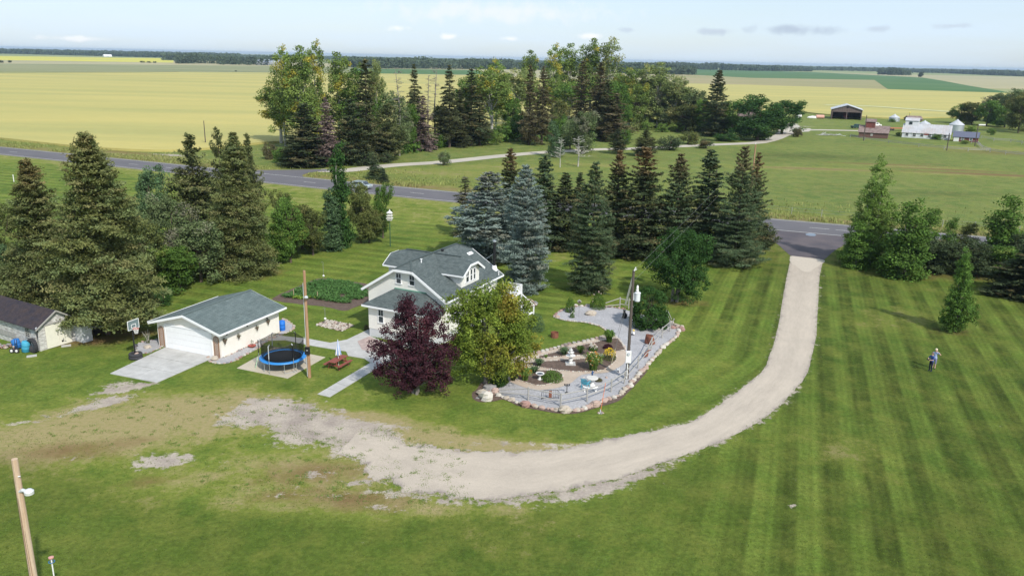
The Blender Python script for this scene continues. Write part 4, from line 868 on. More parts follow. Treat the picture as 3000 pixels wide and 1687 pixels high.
hero('juniper_shrub', 'spreading dark juniper at the foot of the widest spruce', wSP, 2410, 800, 610, 110, lambda h, w_: conifer(65, h, w_, .05, 120, -.1, .5, pbell, leaf=.26, jag=.5), 'darkspruce', cat='shrub')
hero('lawn_tree', 'round dense green tree on the lawn before the spruces', wSP, 1745, 1190, 665, 300, lambda h, w_: broad(66, h, lobes_round(66, h, w_ * 1.08, .05, 14), 440, 42, .24, .55, .20, .05, 3, 16, inner=.5, fork=.2), 'deepgreen', GREYBARK)
hero('round_shrub', 'big clipped looking dark bush beside the power pole', wSP, 1545, 1388, 1050, 163, lambda h, w_: broad(67, h, [(0, 0, h * .42, w_ * .9, w_ * .9, h * .52), (0, 0, h * .2, w_ * .95, w_ * .95, h * .3)], 380, 40, .17, .32, .08, .1, 4, 10, inner=.75, fork=.1), 'deepgreen', cat='shrub')

# left grove
LG = 'trees of the grove left of the garage'
hero('spruce_tree', 'huge cone laden spruce towering over the old white shed', wL, 1020, 1960, 45, 520, lambda h, w_: conifer(71, h, w_, 2.2, 720, .30, .02, lambda t: pbell(t) ** .85, leaf=.36, dens=.85, clump=.42, jag=.3, tips=.2, whorl=.25), 'whitespruce', group=LG)
hero('spruce_tree', 'second peak of cone laden spruce close beside the huge one', wL, 1060, 1800, 130, 380, lambda h, w_: conifer(72, h, w_, 2., 480, .30, .05, pcone, leaf=.34, dens=.9, clump=.38, jag=.35, whorl=.25), 'whitespruce', group=LG)
hero('spruce_tree', 'cone laden spruce at the left picture edge with brownish tip', wL, 440, 1680, 310, 500, lambda h, w_: conifer(73, h, w_, 1.2, 560, .28, .05, pcone, leaf=.34, dens=.9, clump=.38, jag=.35, tips=.6, whorl=.25), 'whitespruce', group=LG)
hero('spruce_tree', 'broad olive spruce with drooping boughs right in the grove', wL, 2290, 1390, 30, 370, lambda h, w_: conifer(74, h, w_, .5, 640, .45, .05, lambda t: pbell(t) * (1 - .3 * np.exp(-((t - .66) / .06) ** 2)), leaf=.30, dens=1., clump=.30, jag=.25, whorl=.25), 'whitespruce', group=LG)
for row in [
    ('pine_tree', 'dark pine standing behind the gap in the left grove', 'pineA', 'pine', wL, 1880, 1150, 65, 210),
    ('pine_tree', 'pine tip left behind the broad olive spruce', 'pineB', 'pine', wL, 2130, 1080, 20, 110),
    ('pine_tree', 'pine tip right behind the broad olive spruce', 'pineA', 'pine', wL, 2400, 1080, 65, 110),
    ('maple_tree', 'light green maple in front of the highway behind the grove', 'roundA', 'bluegreen', wL, 1480, 1080, 350, 170),
    ('willow_tree', 'grey twiggy willow in the middle of the left grove', 'roundB', 'grey', wL, 1640, 1400, 590, 220),
    ('willow_tree', 'grey willow leaning beside the huge spruce', 'roundA', 'grey', wL, 1240, 1380, 580, 190),
    ('willow_tree', 'low grey green willow in front of the grove', 'roundB', 'grey', wL, 1900, 1470, 830, 240),
    ('maple_tree', 'dark green tree low between the huge spruce and the willow', 'roundA', 'olive', wL, 1380, 1560, 880, 190),
    ('maple_tree', 'dark shaded tree in front of the low grove willow', 'roundB', 'green', wL, 1700, 1560, 1080, 200),
    ('maple_tree', 'green tree at the outer left picture edge behind the shed', 'roundA', 'olive', wL, 60, 1500, 700, 170),
    ('maple_tree', 'leafy tree behind the shed roof at the left edge', 'roundB', 'bluegreen', wL, 60, 1640, 1050, 200),
    ('maple_tree', 'bright green maple right of the broad olive spruce', 'roundA', 'green', wM, 490, 1190, 560, 150),
    ('maple_tree', 'olive green maple behind the bright one beside the lawn', 'roundB', 'olive', wM, 600, 1060, 600, 170),
    ('willow_tree', 'low spreading willow at the lawn side of the grove', 'roundA', 'olive', wM, 700, 1120, 690, 130),
    ('maple_tree', 'dark green low tree at the foot of the broad olive spruce', 'roundB', 'green', wM, 370, 1195, 780, 140),
    ('maple_tree', 'olive tree hidden behind the bright green maple', 'roundA', 'olive', wM, 430, 1000, 480, 120),
]:
    T_(*row, group=LG)
PG_ = 'poplars and willows of the row by the birdhouse'
for row in [
    ('poplar_tree', 'tall narrow dark poplar crossing the highway view', 'poplar', 'deepgreen', wM, 965, 1050, 55, 95),
    ('poplar_tree', 'pale green poplar with whitish trunk left of the narrow one', 'poplar', 'bluegreen', wM, 878, 1075, 480, 95),
    ('willow_tree', 'leafy willow right of the narrow poplar', 'roundA', 'olive', wM, 1150, 1005, 395, 120),
    ('willow_tree', 'rounded willow beside the birdhouse pole', 'roundA', 'green', wM, 1360, 960, 420, 100),
    ('willow_tree', 'bushy willow foot between the poplar and the birdhouse pole', 'roundB', 'olive', wM, 1230, 1000, 640, 130),
]:
    T_(*row, group=PG_)
T_('shrub', 'low dark green bush behind the garage', 'bushA', 'deepgreen', wGA, 400, 570, 290, 215, cat='shrub')
# right side
RG = 'trees along the highway right of the drive'
hero('birch_tree', 'tall light green birch right of the drive end', wRR, 760, 720, 38, 175, lambda h, w_: broad(81, h, lobes_tall(81, h, w_ * 1.25, .03, 14, .2), 740, 38, .25, .54, .15, .08, 2, 20, inner=.4, fork=.12), 'freshgreen', PALEBARK, RG)
hero('young_poplar', 'young slender poplar alone on the striped lawn', wRR, 1325, 1160, 600, 118, lambda h, w_: broad(82, h, lobes_tall(82, h, w_ * 1.15, .08, 9, .22), 400, 36, .18, .34, .08, .06, 1, 14, inner=.3, fork=.1), 'green', GREYBARK, RG)
for row in [
    ('birch_tree', 'low green birch in front of the tall light one', 'young', 'green', wRR, 680, 745, 440, 85),
    ('spruce_tree', 'dark spruce hidden inside the tall light birch', 'spruceB', 'darkspruce', wRR, 830, 700, 380, 90),
    ('poplar_tree', 'bushy green poplar right of the tall light birch', 'young', 'green', wRR, 1000, 805, 295, 135),
    ('poplar_tree', 'green poplar leaning right behind the bushy one', 'young2', 'green', wRR, 1110, 740, 370, 80),
    ('poplar_tree', 'dark pyramidal poplar rising from the right thicket', 'young', 'green', wRR, 1610, 740, 262, 125),
    ('poplar_tree', 'small green poplar before the highway in the right thicket', 'young2', 'green', wRR, 1270, 690, 428, 50),
    ('willow_tree', 'twiggy willow between the small poplar and the pyramidal one', 'young2', 'olive', wRR, 1380, 700, 460, 65),
    ('willow_tree', 'dark thicket tree at the left of the right thicket', 'roundA', 'darkspruce', wRR, 1190, 770, 540, 90),
    ('willow_tree', 'dark thicket tree behind the slender lawn poplar', 'roundB', 'darkspruce', wRR, 1330, 790, 560, 110),
    ('willow_tree', 'dark thicket tree left of the pyramidal poplar foot', 'roundA', 'darkspruce', wRR, 1470, 800, 560, 100),
    ('willow_tree', 'dark thicket tree at the pyramidal poplar foot', 'roundB', 'green', wRR, 1620, 810, 580, 110),
    ('spruce_tree', 'dark spruce cut by the right picture edge', 'spruceA', 'darkspruce', wRR, 1790, 935, 560, 160),
    ('willow_tree', 'dark tree behind the spruce at the right edge', 'roundA', 'darkspruce', wRR, 1730, 790, 500, 80),
]:
    T_(*row, group=RG)

# distant woods: nobody could count these
def woods(name, pts, ytops, depth, seed, fol=5.5, per=16, mat='hazy'):
    per = int(per * .8)
    rg = np.random.default_rng(seed); P0 = [G(*q) for q in pts]; tops = [zat(p[0], p[1], yt) for p, yt in zip(P0, ytops)]
    A = []; 
    for i in range(len(P0) - 1):
        a = np.array(P0[i]); b = np.array(P0[i + 1]); L = np.linalg.norm(b - a); n = max(6, int(L * depth / (fol * fol * 3.2)))
        n = min(n, 900); t = rg.random(n); q = a + (b - a) * t[:, None]; q = q * (1 + (rg.random(n) * depth / np.linalg.norm(q, axis=1)))[:, None]
        hh = (tops[i] + (tops[i + 1] - tops[i]) * t) * (.82 + .22 * vnoise(q[:, 0] * .02, q[:, 1] * .02, 1, seed) + rg.normal(0, .05, n)); A.append(np.c_[q, np.maximum(hh, 2)])
    A = np.concatenate(A); n = len(A); ti = np.repeat(np.arange(n), per); N = len(ti); u = rg.random(N); rad = fol * .9
    P_ = np.c_[A[ti, :2] + rg.normal(0, rad * .45, (N, 2)), A[ti, 2] * (u ** .8)]
    V, Q = kites(P_, rg.normal(0, 1, (N, 3)), np.c_[rg.normal(0, .6, (N, 2)) - A[ti, :2] / 4000, np.full(N, .7)], fol * rg.uniform(.6, 1.2, N), fol * .7 * rg.uniform(.6, 1.1, N))
    tb = rg.random(n); T = np.repeat(np.c_[tb[ti], np.clip(.75 + .3 * tb[ti] + rg.normal(0, .1, N), .4, 1.4), np.zeros(N)], 4, 0)
    tag(link(name, npmesh(name, V, Q, LM[mat], dict(tint=T))), kind='stuff')
woods('distant_woods', [(-300, 152), (0, 158), (250, 164), (520, 171)], [136, 143, 151, 156], 260, 1, 8)
woods('distant_woods', [(480, 178), (700, 180)], [156, 160], 300, 2, 8)
woods('distant_woods', [wTL(1330, 226), wTL(1500, 224), wTL(1640, 226)], [163, 160, 166], 80, 3, 5)
woods('distant_woods', [wTL(1640, 232), wTL(1900, 236), wTL(2060, 238), wTM(340, 290)], [161, 163, 163, 165], 160, 4, 6)
woods('distant_woods', [wTM(900, 300), wTM(1100, 320), wTM(1300, 330), wTM(1700, 330), wTM(2100, 335), wTM(2576, 335)], [167, 167, 168, 167, 172, 174], 200, 5, 5.5)
woods('distant_woods', [wTR(200, 335), wTR(700, 345), wTR(1300, 370), wTR(1700, 385), wTR(2050, 388)], [175, 178, 184, 184, 192], 170, 6, 5.5)
woods('distant_woods', [wTR(1700, 325), wTR(2100, 338), wTR(2576, 350), wFR(570, 32)], [182, 184, 189, 199], 200, 7, 7)
woods('distant_woods', [wFR(690, 20), wFR(780, 22)], [200.5, 201], 80, 8, 6)
woods('distant_woods', [wFR(1200, 62), wFR(1350, 68), wFR(1500, 70)], [199, 198, 203], 110, 9, 6)
woods('distant_woods', [wFR(1490, 42), wFR(1900, 52), wFR(2300, 70), wFR(2700, 85)], [201.5, 203, 207, 213], 200, 10, 7)
woods('distant_woods', [(500, 169), (1100, 178), (1700, 191), (2400, 207), (3300, 226)], [158.5, 169.5, 181, 196, 213], 500, 11, 14, 8)
woods('distant_woods', [(-300, 148), (250, 158), (700, 168)], [137, 148, 157], 500, 12, 14, 8)
T_('lone_tree', 'lone round tree on the far green field', 'roundA', 'hazy', wFR, 1602, 88, 32, 34)
for lb, x, y, ty, hw in [('small dark bush at the far left field edge', 10, 218, 196, 22), ('second small dark bush on the far left field edge', 75, 217, 196, 18), ('left bush of the three on the far canola edge', 1075, 217, 202, 24),
                         ('middle bush of the three on the far canola edge', 1125, 218, 205, 22), ('right bush of the three on the far canola edge', 1168, 219, 205, 18), ('small dark clump alone in the far grain', 1780, 285, 274, 12)]:
    T_('field_bush', lb, 'bushA', 'hazy', wTL, x, y, ty, hw, cat='bush', group='bushes on the far fields')

woods('windbreak_undergrowth', [wTM(400, 1225), wTM(900, 1235), wTM(1400, 1180), wTM(1900, 1070), wTM(2400, 1035), wTR(300, 1028), wTR(700, 1018), wTR(1300, 1020)], [452, 452, 440, 412, 398, 393, 390, 390], 16, 21, 1.1, 14, 'green')
woods('clearing_undergrowth', [wTR(1330, 960), wTR(1600, 890), wTR(2050, 895), wTR(2160, 940)], [375, 356, 356, 370], 12, 22, 1.1, 14, 'olive')
woods('grove_undergrowth', [wL(-100, 1600), wL(600, 1560), wL(1400, 1530), wL(2000, 1400), wL(2350, 1330), wM(560, 1110)], [810, 800, 790, 765, 748, 715], 7, 23, .6, 14, 'olive')
woods('thicket_undergrowth', [wRR(620, 720), wRR(900, 745), wRR(1150, 760), wRR(1450, 790), wRR(1850, 830)], [750, 755, 758, 765, 770], 5, 24, .6, 14, 'green')

# ------------------------------------------------------------------ building materials
def siding(name, col, step=.115, var=.03):
    m, nt, bs = newmat(name); tc = nt.nodes.new('ShaderNodeTexCoord').outputs['Object']; sp = nt.nodes.new('ShaderNodeSeparateXYZ'); nt.links.new(tc, sp.inputs[0])
    fr_ = mth(nt, 'FRACT', mth(nt, 'DIVIDE', sp.outputs[2], step)); c = scalecol(nt, col, mrange(nt, noise(nt, tc, 3, 3), .3, .7, 1 - var, 1 + var))
    nt.links.new(c, bs.inputs['Base Color']); bs.inputs['Roughness'].default_value = .55; bump(nt, bs, fr_, .7, .02); return m
def shingle(name, a, b, dark, bw=.32, bh=.12, k=1.75):
    m, nt, bs = newmat(name); tc = nt.nodes.new('ShaderNodeTexCoord').outputs['Object']; sp = nt.nodes.new('ShaderNodeSeparateXYZ'); nt.links.new(tc, sp.inputs[0])
    cb = nt.nodes.new('ShaderNodeCombineXYZ'); nt.links.new(mth(nt, 'ADD', sp.outputs[0], sp.outputs[1]), cb.inputs[0]); nt.links.new(mth(nt, 'MULTIPLY', sp.outputs[2], k), cb.inputs[1])
    br = nt.nodes.new('ShaderNodeTexBrick'); nt.links.new(cb.outputs[0], br.inputs['Vector']); br.inputs['Scale'].default_value = 1; br.inputs['Brick Width'].default_value = bw; br.inputs['Row Height'].default_value = bh
    br.inputs['Mortar Size'].default_value = .012; br.inputs['Mortar Smooth'].default_value = .6; br.inputs['Color1'].default_value = (*a, 1); br.inputs['Color2'].default_value = (*b, 1); br.inputs['Mortar'].default_value = (*dark, 1); br.inputs['Bias'].default_value = 0
    c = scalecol(nt, br.outputs[0], mrange(nt, noise(nt, tc, 1.4, 4), .3, .7, .86, 1.14)); nt.links.new(c, bs.inputs['Base Color']); bs.inputs['Roughness'].default_value = .9
    bump(nt, bs, mth(nt, 'ADD', mth(nt, 'MULTIPLY', br.outputs['Fac'], -1), noise(nt, tc, 30, 3)), .6, .02); return m
SIDING = siding('cream_lap_siding', (.86, .83, .77))
SHING = shingle('green_grey_shingles', (.112, .134, .130), (.066, .086, .086), (.055, .07, .068))
SHING2 = shingle('pale_green_shingles', (.135, .170, .165), (.095, .125, .122), (.065, .09, .088), .5, .13, 2.3)
PEEL = M('peeling_whitewash', (.66, .65, .62), .9, .2, 2.2, (.33, .31, .29), bmp=.4, stretch=(1, 1, 3))
TARROOF = M('old_tar_shingles', (.032, .029, .040), .9, .3, 1.4, (.055, .04, .04), bmp=.4, bs_=20)
CREAMD = M('cream_door_paint', (.74, .71, .60), .7, .06, .8)
GREYF = M('foundation_parging', (.55, .56, .57), .9, .05, 1)
WHITEDOOR = siding('white_overhead_door', (.82, .82, .82), .52, .01)
LATT = M('brown_lattice', (.30, .16, .09), .8, .1, 3)
TINROOF = M('galvanised_roof', (.62, .63, .64), .45, .12, .5, (.50, .50, .51), metal=.3, stretch=(2, .4, 1))
RUSTROOF = M('rust_spotted_tin', (.55, .56, .58), .5, .10, .25, (.50, .46, .44), metal=.2)
BOARDW = M('whitewashed_boards', (.68, .69, .71), .85, .08, .6)
OLDBOARD = M('weathered_grey_boards', (.17, .135, .125), .95, .3, .8, (.11, .08, .075), stretch=(3, 3, .3))
REDBOARD = M('faded_red_boards', (.22, .065, .055), .9, .25, .8, (.15, .06, .05))
BROWNROOF = M('weathered_cedar_roof', (.26, .20, .18), .95, .25, 1, (.17, .12, .11))

def window(parent, c, axis, wd, ht, nx=2, ny=2, fr=.07, dep=.07, frame=None, label=None):
    """window flush on a wall; c = centre, axis = outward normal ('-y', '+x' ...)"""
    frame = frame or TRIM; sgn = -1 if axis[0] == '-' else 1; mb = MB(); gl = MB()
    def bx(u, z, wu, hz, d, off, m):
        if axis[1] == 'y': m.box((c[0] + u, c[1] + sgn * off, c[2] + z), (wu, d, hz))
        else: m.box((c[0] + sgn * off, c[1] + u, c[2] + z), (d, wu, hz))
    bx(0, ht / 2 + fr / 2, wd + 2 * fr, fr, dep, dep / 2 - .01, mb); bx(0, -ht / 2 - fr / 2, wd + 2 * fr + .06, fr, dep + .03, dep / 2, mb)
    bx(-wd / 2 - fr / 2, 0, fr, ht, dep, dep / 2 - .01, mb); bx(wd / 2 + fr / 2, 0, fr, ht, dep, dep / 2 - .01, mb)
    for i in range(1, nx): bx(-wd / 2 + wd * i / nx, ht * .25 if ny > 1 else 0, .03, ht * (.5 if ny > 1 else 1), .03, .028, mb)
    if ny > 1: bx(0, 0, wd, .05, .04, .03, mb)
    o = mb.build('window', frame, parent)
    if label: o['label'] = label
    bx(0, 0, wd, ht, .02, .012, gl); gl.build('pane', DARKGLASS, o); return o
def loc2w(o, x, y):
    a = o.rotation_euler[2]; return (o.location[0] + x * math.cos(a) - y * math.sin(a), o.location[1] + x * math.sin(a) + y * math.cos(a))

# ------------------------------------------------------------------ farmhouse
HA = 1.12; hs = thing('farmhouse', 'white farmhouse with grey green shingled clipped gables and two dormers', 'house', (-13.46, 73.07, 0), HA - math.pi / 2)
w_, l_, h_, rh, ov, og, cc_, dw, db, dh, do, hx, f_ = 8.3, 10.27, 4.33, 6.96, .46, .45, .98, 2.07, 4.92, 5.63, 4.45, 1.39, .33
s_ = (rh - h_) / (w_ / 2); zo = h_ - s_ * ov; cz = h_ + s_ * (w_ / 2 - cc_)
def xz_prism(poly, y0, y1):
    mb = MB(); n = len(poly); mb.v = [(x, y0, z) for x, z in poly] + [(x, y1, z) for x, z in poly]
    mb.f = [tuple(range(n)), tuple(range(2 * n - 1, n - 1, -1))] + [(i + n, (i + 1) % n + n, (i + 1) % n, i) for i in range(n)]; return mb
def yz_prism(poly, x0, x1):
    mb = xz_prism(poly, x0, x1); mb.v = [(b, a, z) for a, b, z in mb.v]; mb.f = [f[::-1] for f in mb.f]; return mb
dn = .14
xz_prism([(0, .8), (w_, .8), (w_, h_ - dn), (w_ / 2 + cc_, cz - dn), (w_ / 2 - cc_, cz - dn), (0, h_ - dn)], 0, l_).build('wall', SIDING, hs)
MB().box((w_ / 2, l_ / 2, .35), (w_ - .06, l_ - .06, .9)).build('foundation', GREYF, hs)
roof = MB()
for sg in (-1, 1):
    X_ = lambda q: w_ / 2 + sg * q
    roof.slab([(X_(w_ / 2 + ov), -og, zo), (X_(w_ / 2 + ov), l_ + og, zo), (X_(cc_), l_ + og, cz), (X_(0), l_ + og - hx, rh), (X_(0), -og + hx, rh), (X_(cc_), -og, cz)], .09)
roof.slab([(w_ / 2 - cc_, -og, cz), (w_ / 2 + cc_, -og, cz), (w_ / 2, -og + hx, rh)], .09); roof.slab([(w_ / 2 + cc_, l_ + og, cz), (w_ / 2 - cc_, l_ + og, cz), (w_ / 2, l_ + og - hx, rh)], .09)
R0 = roof.build('roof', SHING, hs)
cp = MB().bar((w_ / 2, -og + hx, rh + .02), (w_ / 2, l_ + og - hx, rh + .02), .24, .05)
for a, b in (((w_ / 2 - cc_, -og), (w_ / 2, -og + hx)), ((w_ / 2 + cc_, -og), (w_ / 2, -og + hx)), ((w_ / 2 + cc_, l_ + og), (w_ / 2, l_ + og - hx))): cp.bar((*a, cz + .02), (*b, rh + .02), .2, .04)
cp.build('ridge_cap', M('ridge_shingles', (.07, .09, .088), .9, .1, 2), R0)
fa = MB()
for yy in (-og - .02, l_ + og + .02):
    P_ = [(-ov, zo), (w_ / 2 - cc_, cz), (w_ / 2 + cc_, cz), (w_ + ov, zo)]
    for a, b in zip(P_[:-1], P_[1:]): fa.bar((a[0], yy, a[1] - .10), (b[0], yy, b[1] - .10), .05, .22)
for x in (-ov - .04, w_ + ov + .04): fa.box((x, l_ / 2, zo - .08), (.10, l_ + 2 * og, .14))
for yy in (-og / 2, l_ + og / 2):
    fa.bar((-ov, yy, zo - .14), (w_ / 2 - cc_, yy, cz - .14), og, .03); fa.bar((w_ + ov, yy, zo - .14), (w_ / 2 + cc_, yy, cz - .14), og, .03)
fa.build('fascia', TRIM, hs)
for sg in (1, -1):
    X_ = lambda q: w_ / 2 + sg * q
    df = do - .42; hw_ = dw - .34; zr = rh - .05; zc = dh + (zr - dh) * (1 - f_); zb = rh - s_ * df - .1
    ww = dw * f_; ez = dh + (zr - dh) * (dw - hw_) / dw - dn
    yz_prism([(db - hw_, zb), (db + hw_, zb), (db + hw_, ez), (db + ww, zc - dn), (db - ww, zc - dn), (db - hw_, ez)], X_(1.), X_(df)).build('dormer_wall', SIDING, hs)
    dr_ = MB(); xj = (rh - dh) / s_
    for t in (-1, 1): dr_.slab([(X_(do), db + t * dw, dh), (X_(do), db + t * dw * f_, zc), (X_(do - hx), db, zr), (X_(.02), db, zr), (X_(xj - .05), db + t * dw, dh)], .08)
    dr_.slab([(X_(do), db - dw * f_, zc), (X_(do), db + dw * f_, zc), (X_(do - hx), db, zr)], .08); d_ = dr_.build('dormer_roof', SHING, hs)
    MB().bar((X_(.1), db, zr + .02), (X_(do - hx), db, zr + .02), .2, .05).build('ridge_cap', bpy.data.materials['ridge_shingles'], d_)
    fd = MB(); Q_ = [(db - dw, dh), (db - dw * f_, zc), (db + dw * f_, zc), (db + dw, dh)]
    for a, b in zip(Q_[:-1], Q_[1:]): fd.bar((X_(do + .02), a[0], a[1] - .09), (X_(do + .02), b[0], b[1] - .09), .05, .20)
    for t in (-1, 1): fd.bar((X_(do), db + t * (dw + .03), dh - .07), (X_(xj), db + t * (dw + .03), dh - .07), .08, .12)
    fd.build('dormer_fascia', TRIM, d_)
    for u in (-.62, .12, .74): window(hs, (X_(df), db + u, 5.25), '+x' if sg > 0 else '-x', .5 if u < 0 else .34, 1.05, 2 if u < 0 else 1, 2)
for u in (3.42, 4.86): window(hs, (u, 0, 5.42), '-y', .5, .92)
for u in (2., 8.): window(hs, (w_, u, 2.4), '+x', 1., 1.2)
for u in (2.5, 6.): window(hs, (0, u, 2.4), '-x', .9, 1.2)
# entry porch with a hipped roof
pa, pd, pw, ph, pj = 1.22, 1.75, 6.91, 3.12, 4.41
MB().box((pa + pw / 2, -pd / 2, (.8 + ph) / 2), (pw, pd, ph - .8)).build('porch_wall', SIDING, hs)
MB().box((pa + pw / 2, -pd / 2 + .03, .38), (pw - .06, pd - .0, .84)).build('porch_foundation', GREYF, hs)
pr = MB(); e0, e1_ = pa - .42, pa + pw + .42
pr.slab([(e0, -pd - .42, ph), (e1_, -pd - .42, ph), (pa + pw - pd, -.01, pj), (pa + pd, -.01, pj)], .07)
pr.slab([(e0, -pd - .42, ph), (pa + pd, -.01, pj), (e0, -.01, ph + .0)], .07); pr.slab([(e1_, -pd - .42, ph), (pa + pw - pd, -.01, pj), (e1_, -.01, ph)], .07)
pro = pr.build('porch_roof', SHING, hs)
MB().box((pa + pw / 2, -.03, pj + .03), (pw - 2 * pd, .05, .10)).build('flashing', M('green_flashing', (.13, .30, .22), .6, .05, 1), pro)
fp = MB(); fp.box((pa + pw / 2, -pd - .45, ph - .10), (pw + .9, .06, .15)); fp.box((e0 - .03, -pd / 2 - .2, ph - .10), (.06, pd + .45, .15)); fp.box((pa + pw / 2, -pd - .2, ph - .15), (pw + .8, .42, .03)); fp.build('porch_fascia', TRIM, hs)
window(hs, (pa + 1.38, -pd, 2.15), '-y', .5, 1.2); window(hs, (pa + 3.4, -pd, 2.15), '-y', 1., 1.1); 
dr = MB().box((pa + 5.0, -pd - .02, 1.8), (.95, .06, 2.05)).build('door', WHITE, hs); MB().box((pa + 5.36, -pd - .08, 1.75), (.05, .06, .05)).build('handle', BLACK, dr)
for k_ in range(4): MB().box((pa + 5.0, -pd - .2 - .28 * (3 - k_), .10 + .2 * k_), (1.6, .3, .2)).build('step', CONC, hs)
MB().tube([(w_ + .5, 2, zo - .1), (w_ + .06, 2, zo - .5), (w_ + .06, 2, .1)], .045, 6).build('downspout', TRIM, hs)
# roof furniture
st = MB().tube([(7.86, 10.45, 4.3), (7.86, 10.45, 7.35)], .13, 10).build('stovepipe', BLACK, hs)
MB().lathe([(.2, 0), (.2, .14), (.05, .2)], 10, (7.86, 10.45, 7.35)).build('stovepipe_cap', GALV, st)
MB().tube([(7.86, 10.45, 6.2), (6.75, 10.3, 5.35)], .018, 4).build('stay', GALV, st)
MB().lathe([(.36, 0), (.22, .5), (.2, .52)], 10, (7.86, 10.45, 4.42)).build('flashing_cone', TRIM, hs)
MB().slab([(5.45, 9.1, 6.2), (5.45, 10., 6.2), (5.75, 10., 6.02), (5.75, 9.1, 6.02)], .06).build('roof_vent', TRIM, hs)
MB().tube([(4.62, 1.95, 6.5), (4.62, 1.95, 6.95)], .06, 8).lathe([(.11, 0), (.11, .05)], 8, (4.62, 1.95, 6.95)).build('vent_pipe', TRIM, hs)
MB().tube([(8.6, 10., 3.9), (8.6, 10., 4.5)], .05, 8).build('vent_pipe', TRIM, hs)
MB().lathe([(.16, 0), (.16, .1), (.02, .18)], 8, (4.35, 6.2, 6.9)).build('turbine_vent', BLACK, hs)
# rear deck, its railing and stair
dk = thing('deck', 'white railed deck with stairs at the back corner of the farmhouse', 'deck', loc2w(hs, 7.3, 10.35), HA - math.pi / 2)
for k_ in range(16): MB().box((1.2, .1 + .19 * k_, 1.62), (2.4, .17, .05)).build('plank', TRIM, dk)
for x, y in ((.1, 3.0), (2.3, 3.0), (2.3, .1), (2.3, 1.7)): MB().box((x, y, 1.25), (.12, .12, 2.5)).build('post', TRIM, dk)
for y in (.1, 3.0): pass
MB().bar((.1, 3.0, 2.5), (2.3, 3.0, 2.5), .09, .06).build('handrail', TRIM, dk); MB().bar((2.3, 3.0, 2.5), (2.3, 1.7, 2.5), .09, .06).build('handrail', TRIM, dk)
bal = MB().box((0, 0, 0), (.045, .045, .8)).mesh('baluster'); bal.materials.append(TRIM)
for k_ in range(14): o = link('baluster', bal, dk); o.location = (.25 + .15 * k_, 3.0, 2.05)
for k_ in range(8): o = link('baluster', bal, dk); o.location = (2.3, 1.85 + .15 * k_, 2.05)
for k_ in range(7): MB().box((2.55 + .28 * k_, .9, 1.45 - .21 * k_), (.3, 1.3, .05)).build('step', TRIM, dk)
for y in (.25, 1.55): MB().bar((2.35, y, 2.4), (4.4, y, 1.0), .08, .06).build('handrail', TRIM, dk); MB().box((4.4, y, .5), (.1, .1, 1.0)).build('post', TRIM, dk)

# ------------------------------------------------------------------ garage
GA_ = 1.179; gar = thing('garage', 'cream stucco garage with pale green shingles and a white double door', 'garage', (-30.95, 67.125, 0), GA_ - math.pi / 2)
w_, l_, h_, rh, ov, og = 6.986, 7.64, 2.39, 3.413, .467, .517; s_ = (rh - h_) / (w_ / 2); zo = h_ - s_ * ov
xz_prism([(0, 0), (w_, 0), (w_, h_ - .1), (w_ / 2, rh - .1), (0, h_ - .1)], 0, l_).build('wall', STUCCO, gar)
roof = MB()
for sg in (-1, 1): roof.slab([(w_ / 2 + sg * (w_ / 2 + ov), -og, zo + .1), (w_ / 2 + sg * (w_ / 2 + ov), l_ + og, zo + .1), (w_ / 2, l_ + og, rh + .1), (w_ / 2, -og, rh + .1)], .08)
R0 = roof.build('roof', SHING2, gar); MB().bar((w_ / 2, -og, rh + .12), (w_ / 2, l_ + og, rh + .12), .22, .04).build('ridge_cap', M('pale_ridge_shingles', (.12, .155, .15), .9, .1, 2), R0)
fa = MB()
for yy in (-og - .02, l_ + og + .02):
    for sg in (-1, 1): fa.bar((w_ / 2 + sg * (w_ / 2 + ov), yy, zo - .02), (w_ / 2, yy, rh - .02), .05, .2)
for x in (-ov - .05, w_ + ov + .05): fa.box((x, l_ / 2, zo + .03), (.11, l_ + 2 * og, .14))
for sg in (-1, 1):
    fa.bar((w_ / 2 + sg * (w_ / 2 + ov), -og / 2, zo - .06), (w_ / 2, -og / 2, rh - .06), og, .03)
    fa.box((w_ / 2 + sg * (w_ / 2 + ov / 2 + .02), l_ / 2, zo - .02), (ov, l_ + 2 * og - .2, .03))
fa.build('fascia', TRIM, gar)
gd_ = MB()
for k_ in range(4): MB().box((3.49, -.03, .27 + .53 * k_), (4.88, .05, .515)).build('door_panel', TRIM, gar)
fd = MB(); fd.box((3.49, -.045, 2.17), (5.2, .10, .12)); fd.box((.93, -.045, 1.05), (.13, .10, 2.1)); fd.box((6.05, -.045, 1.05), (.13, .10, 2.1)); fd.build('door_frame', TRIM, gar)
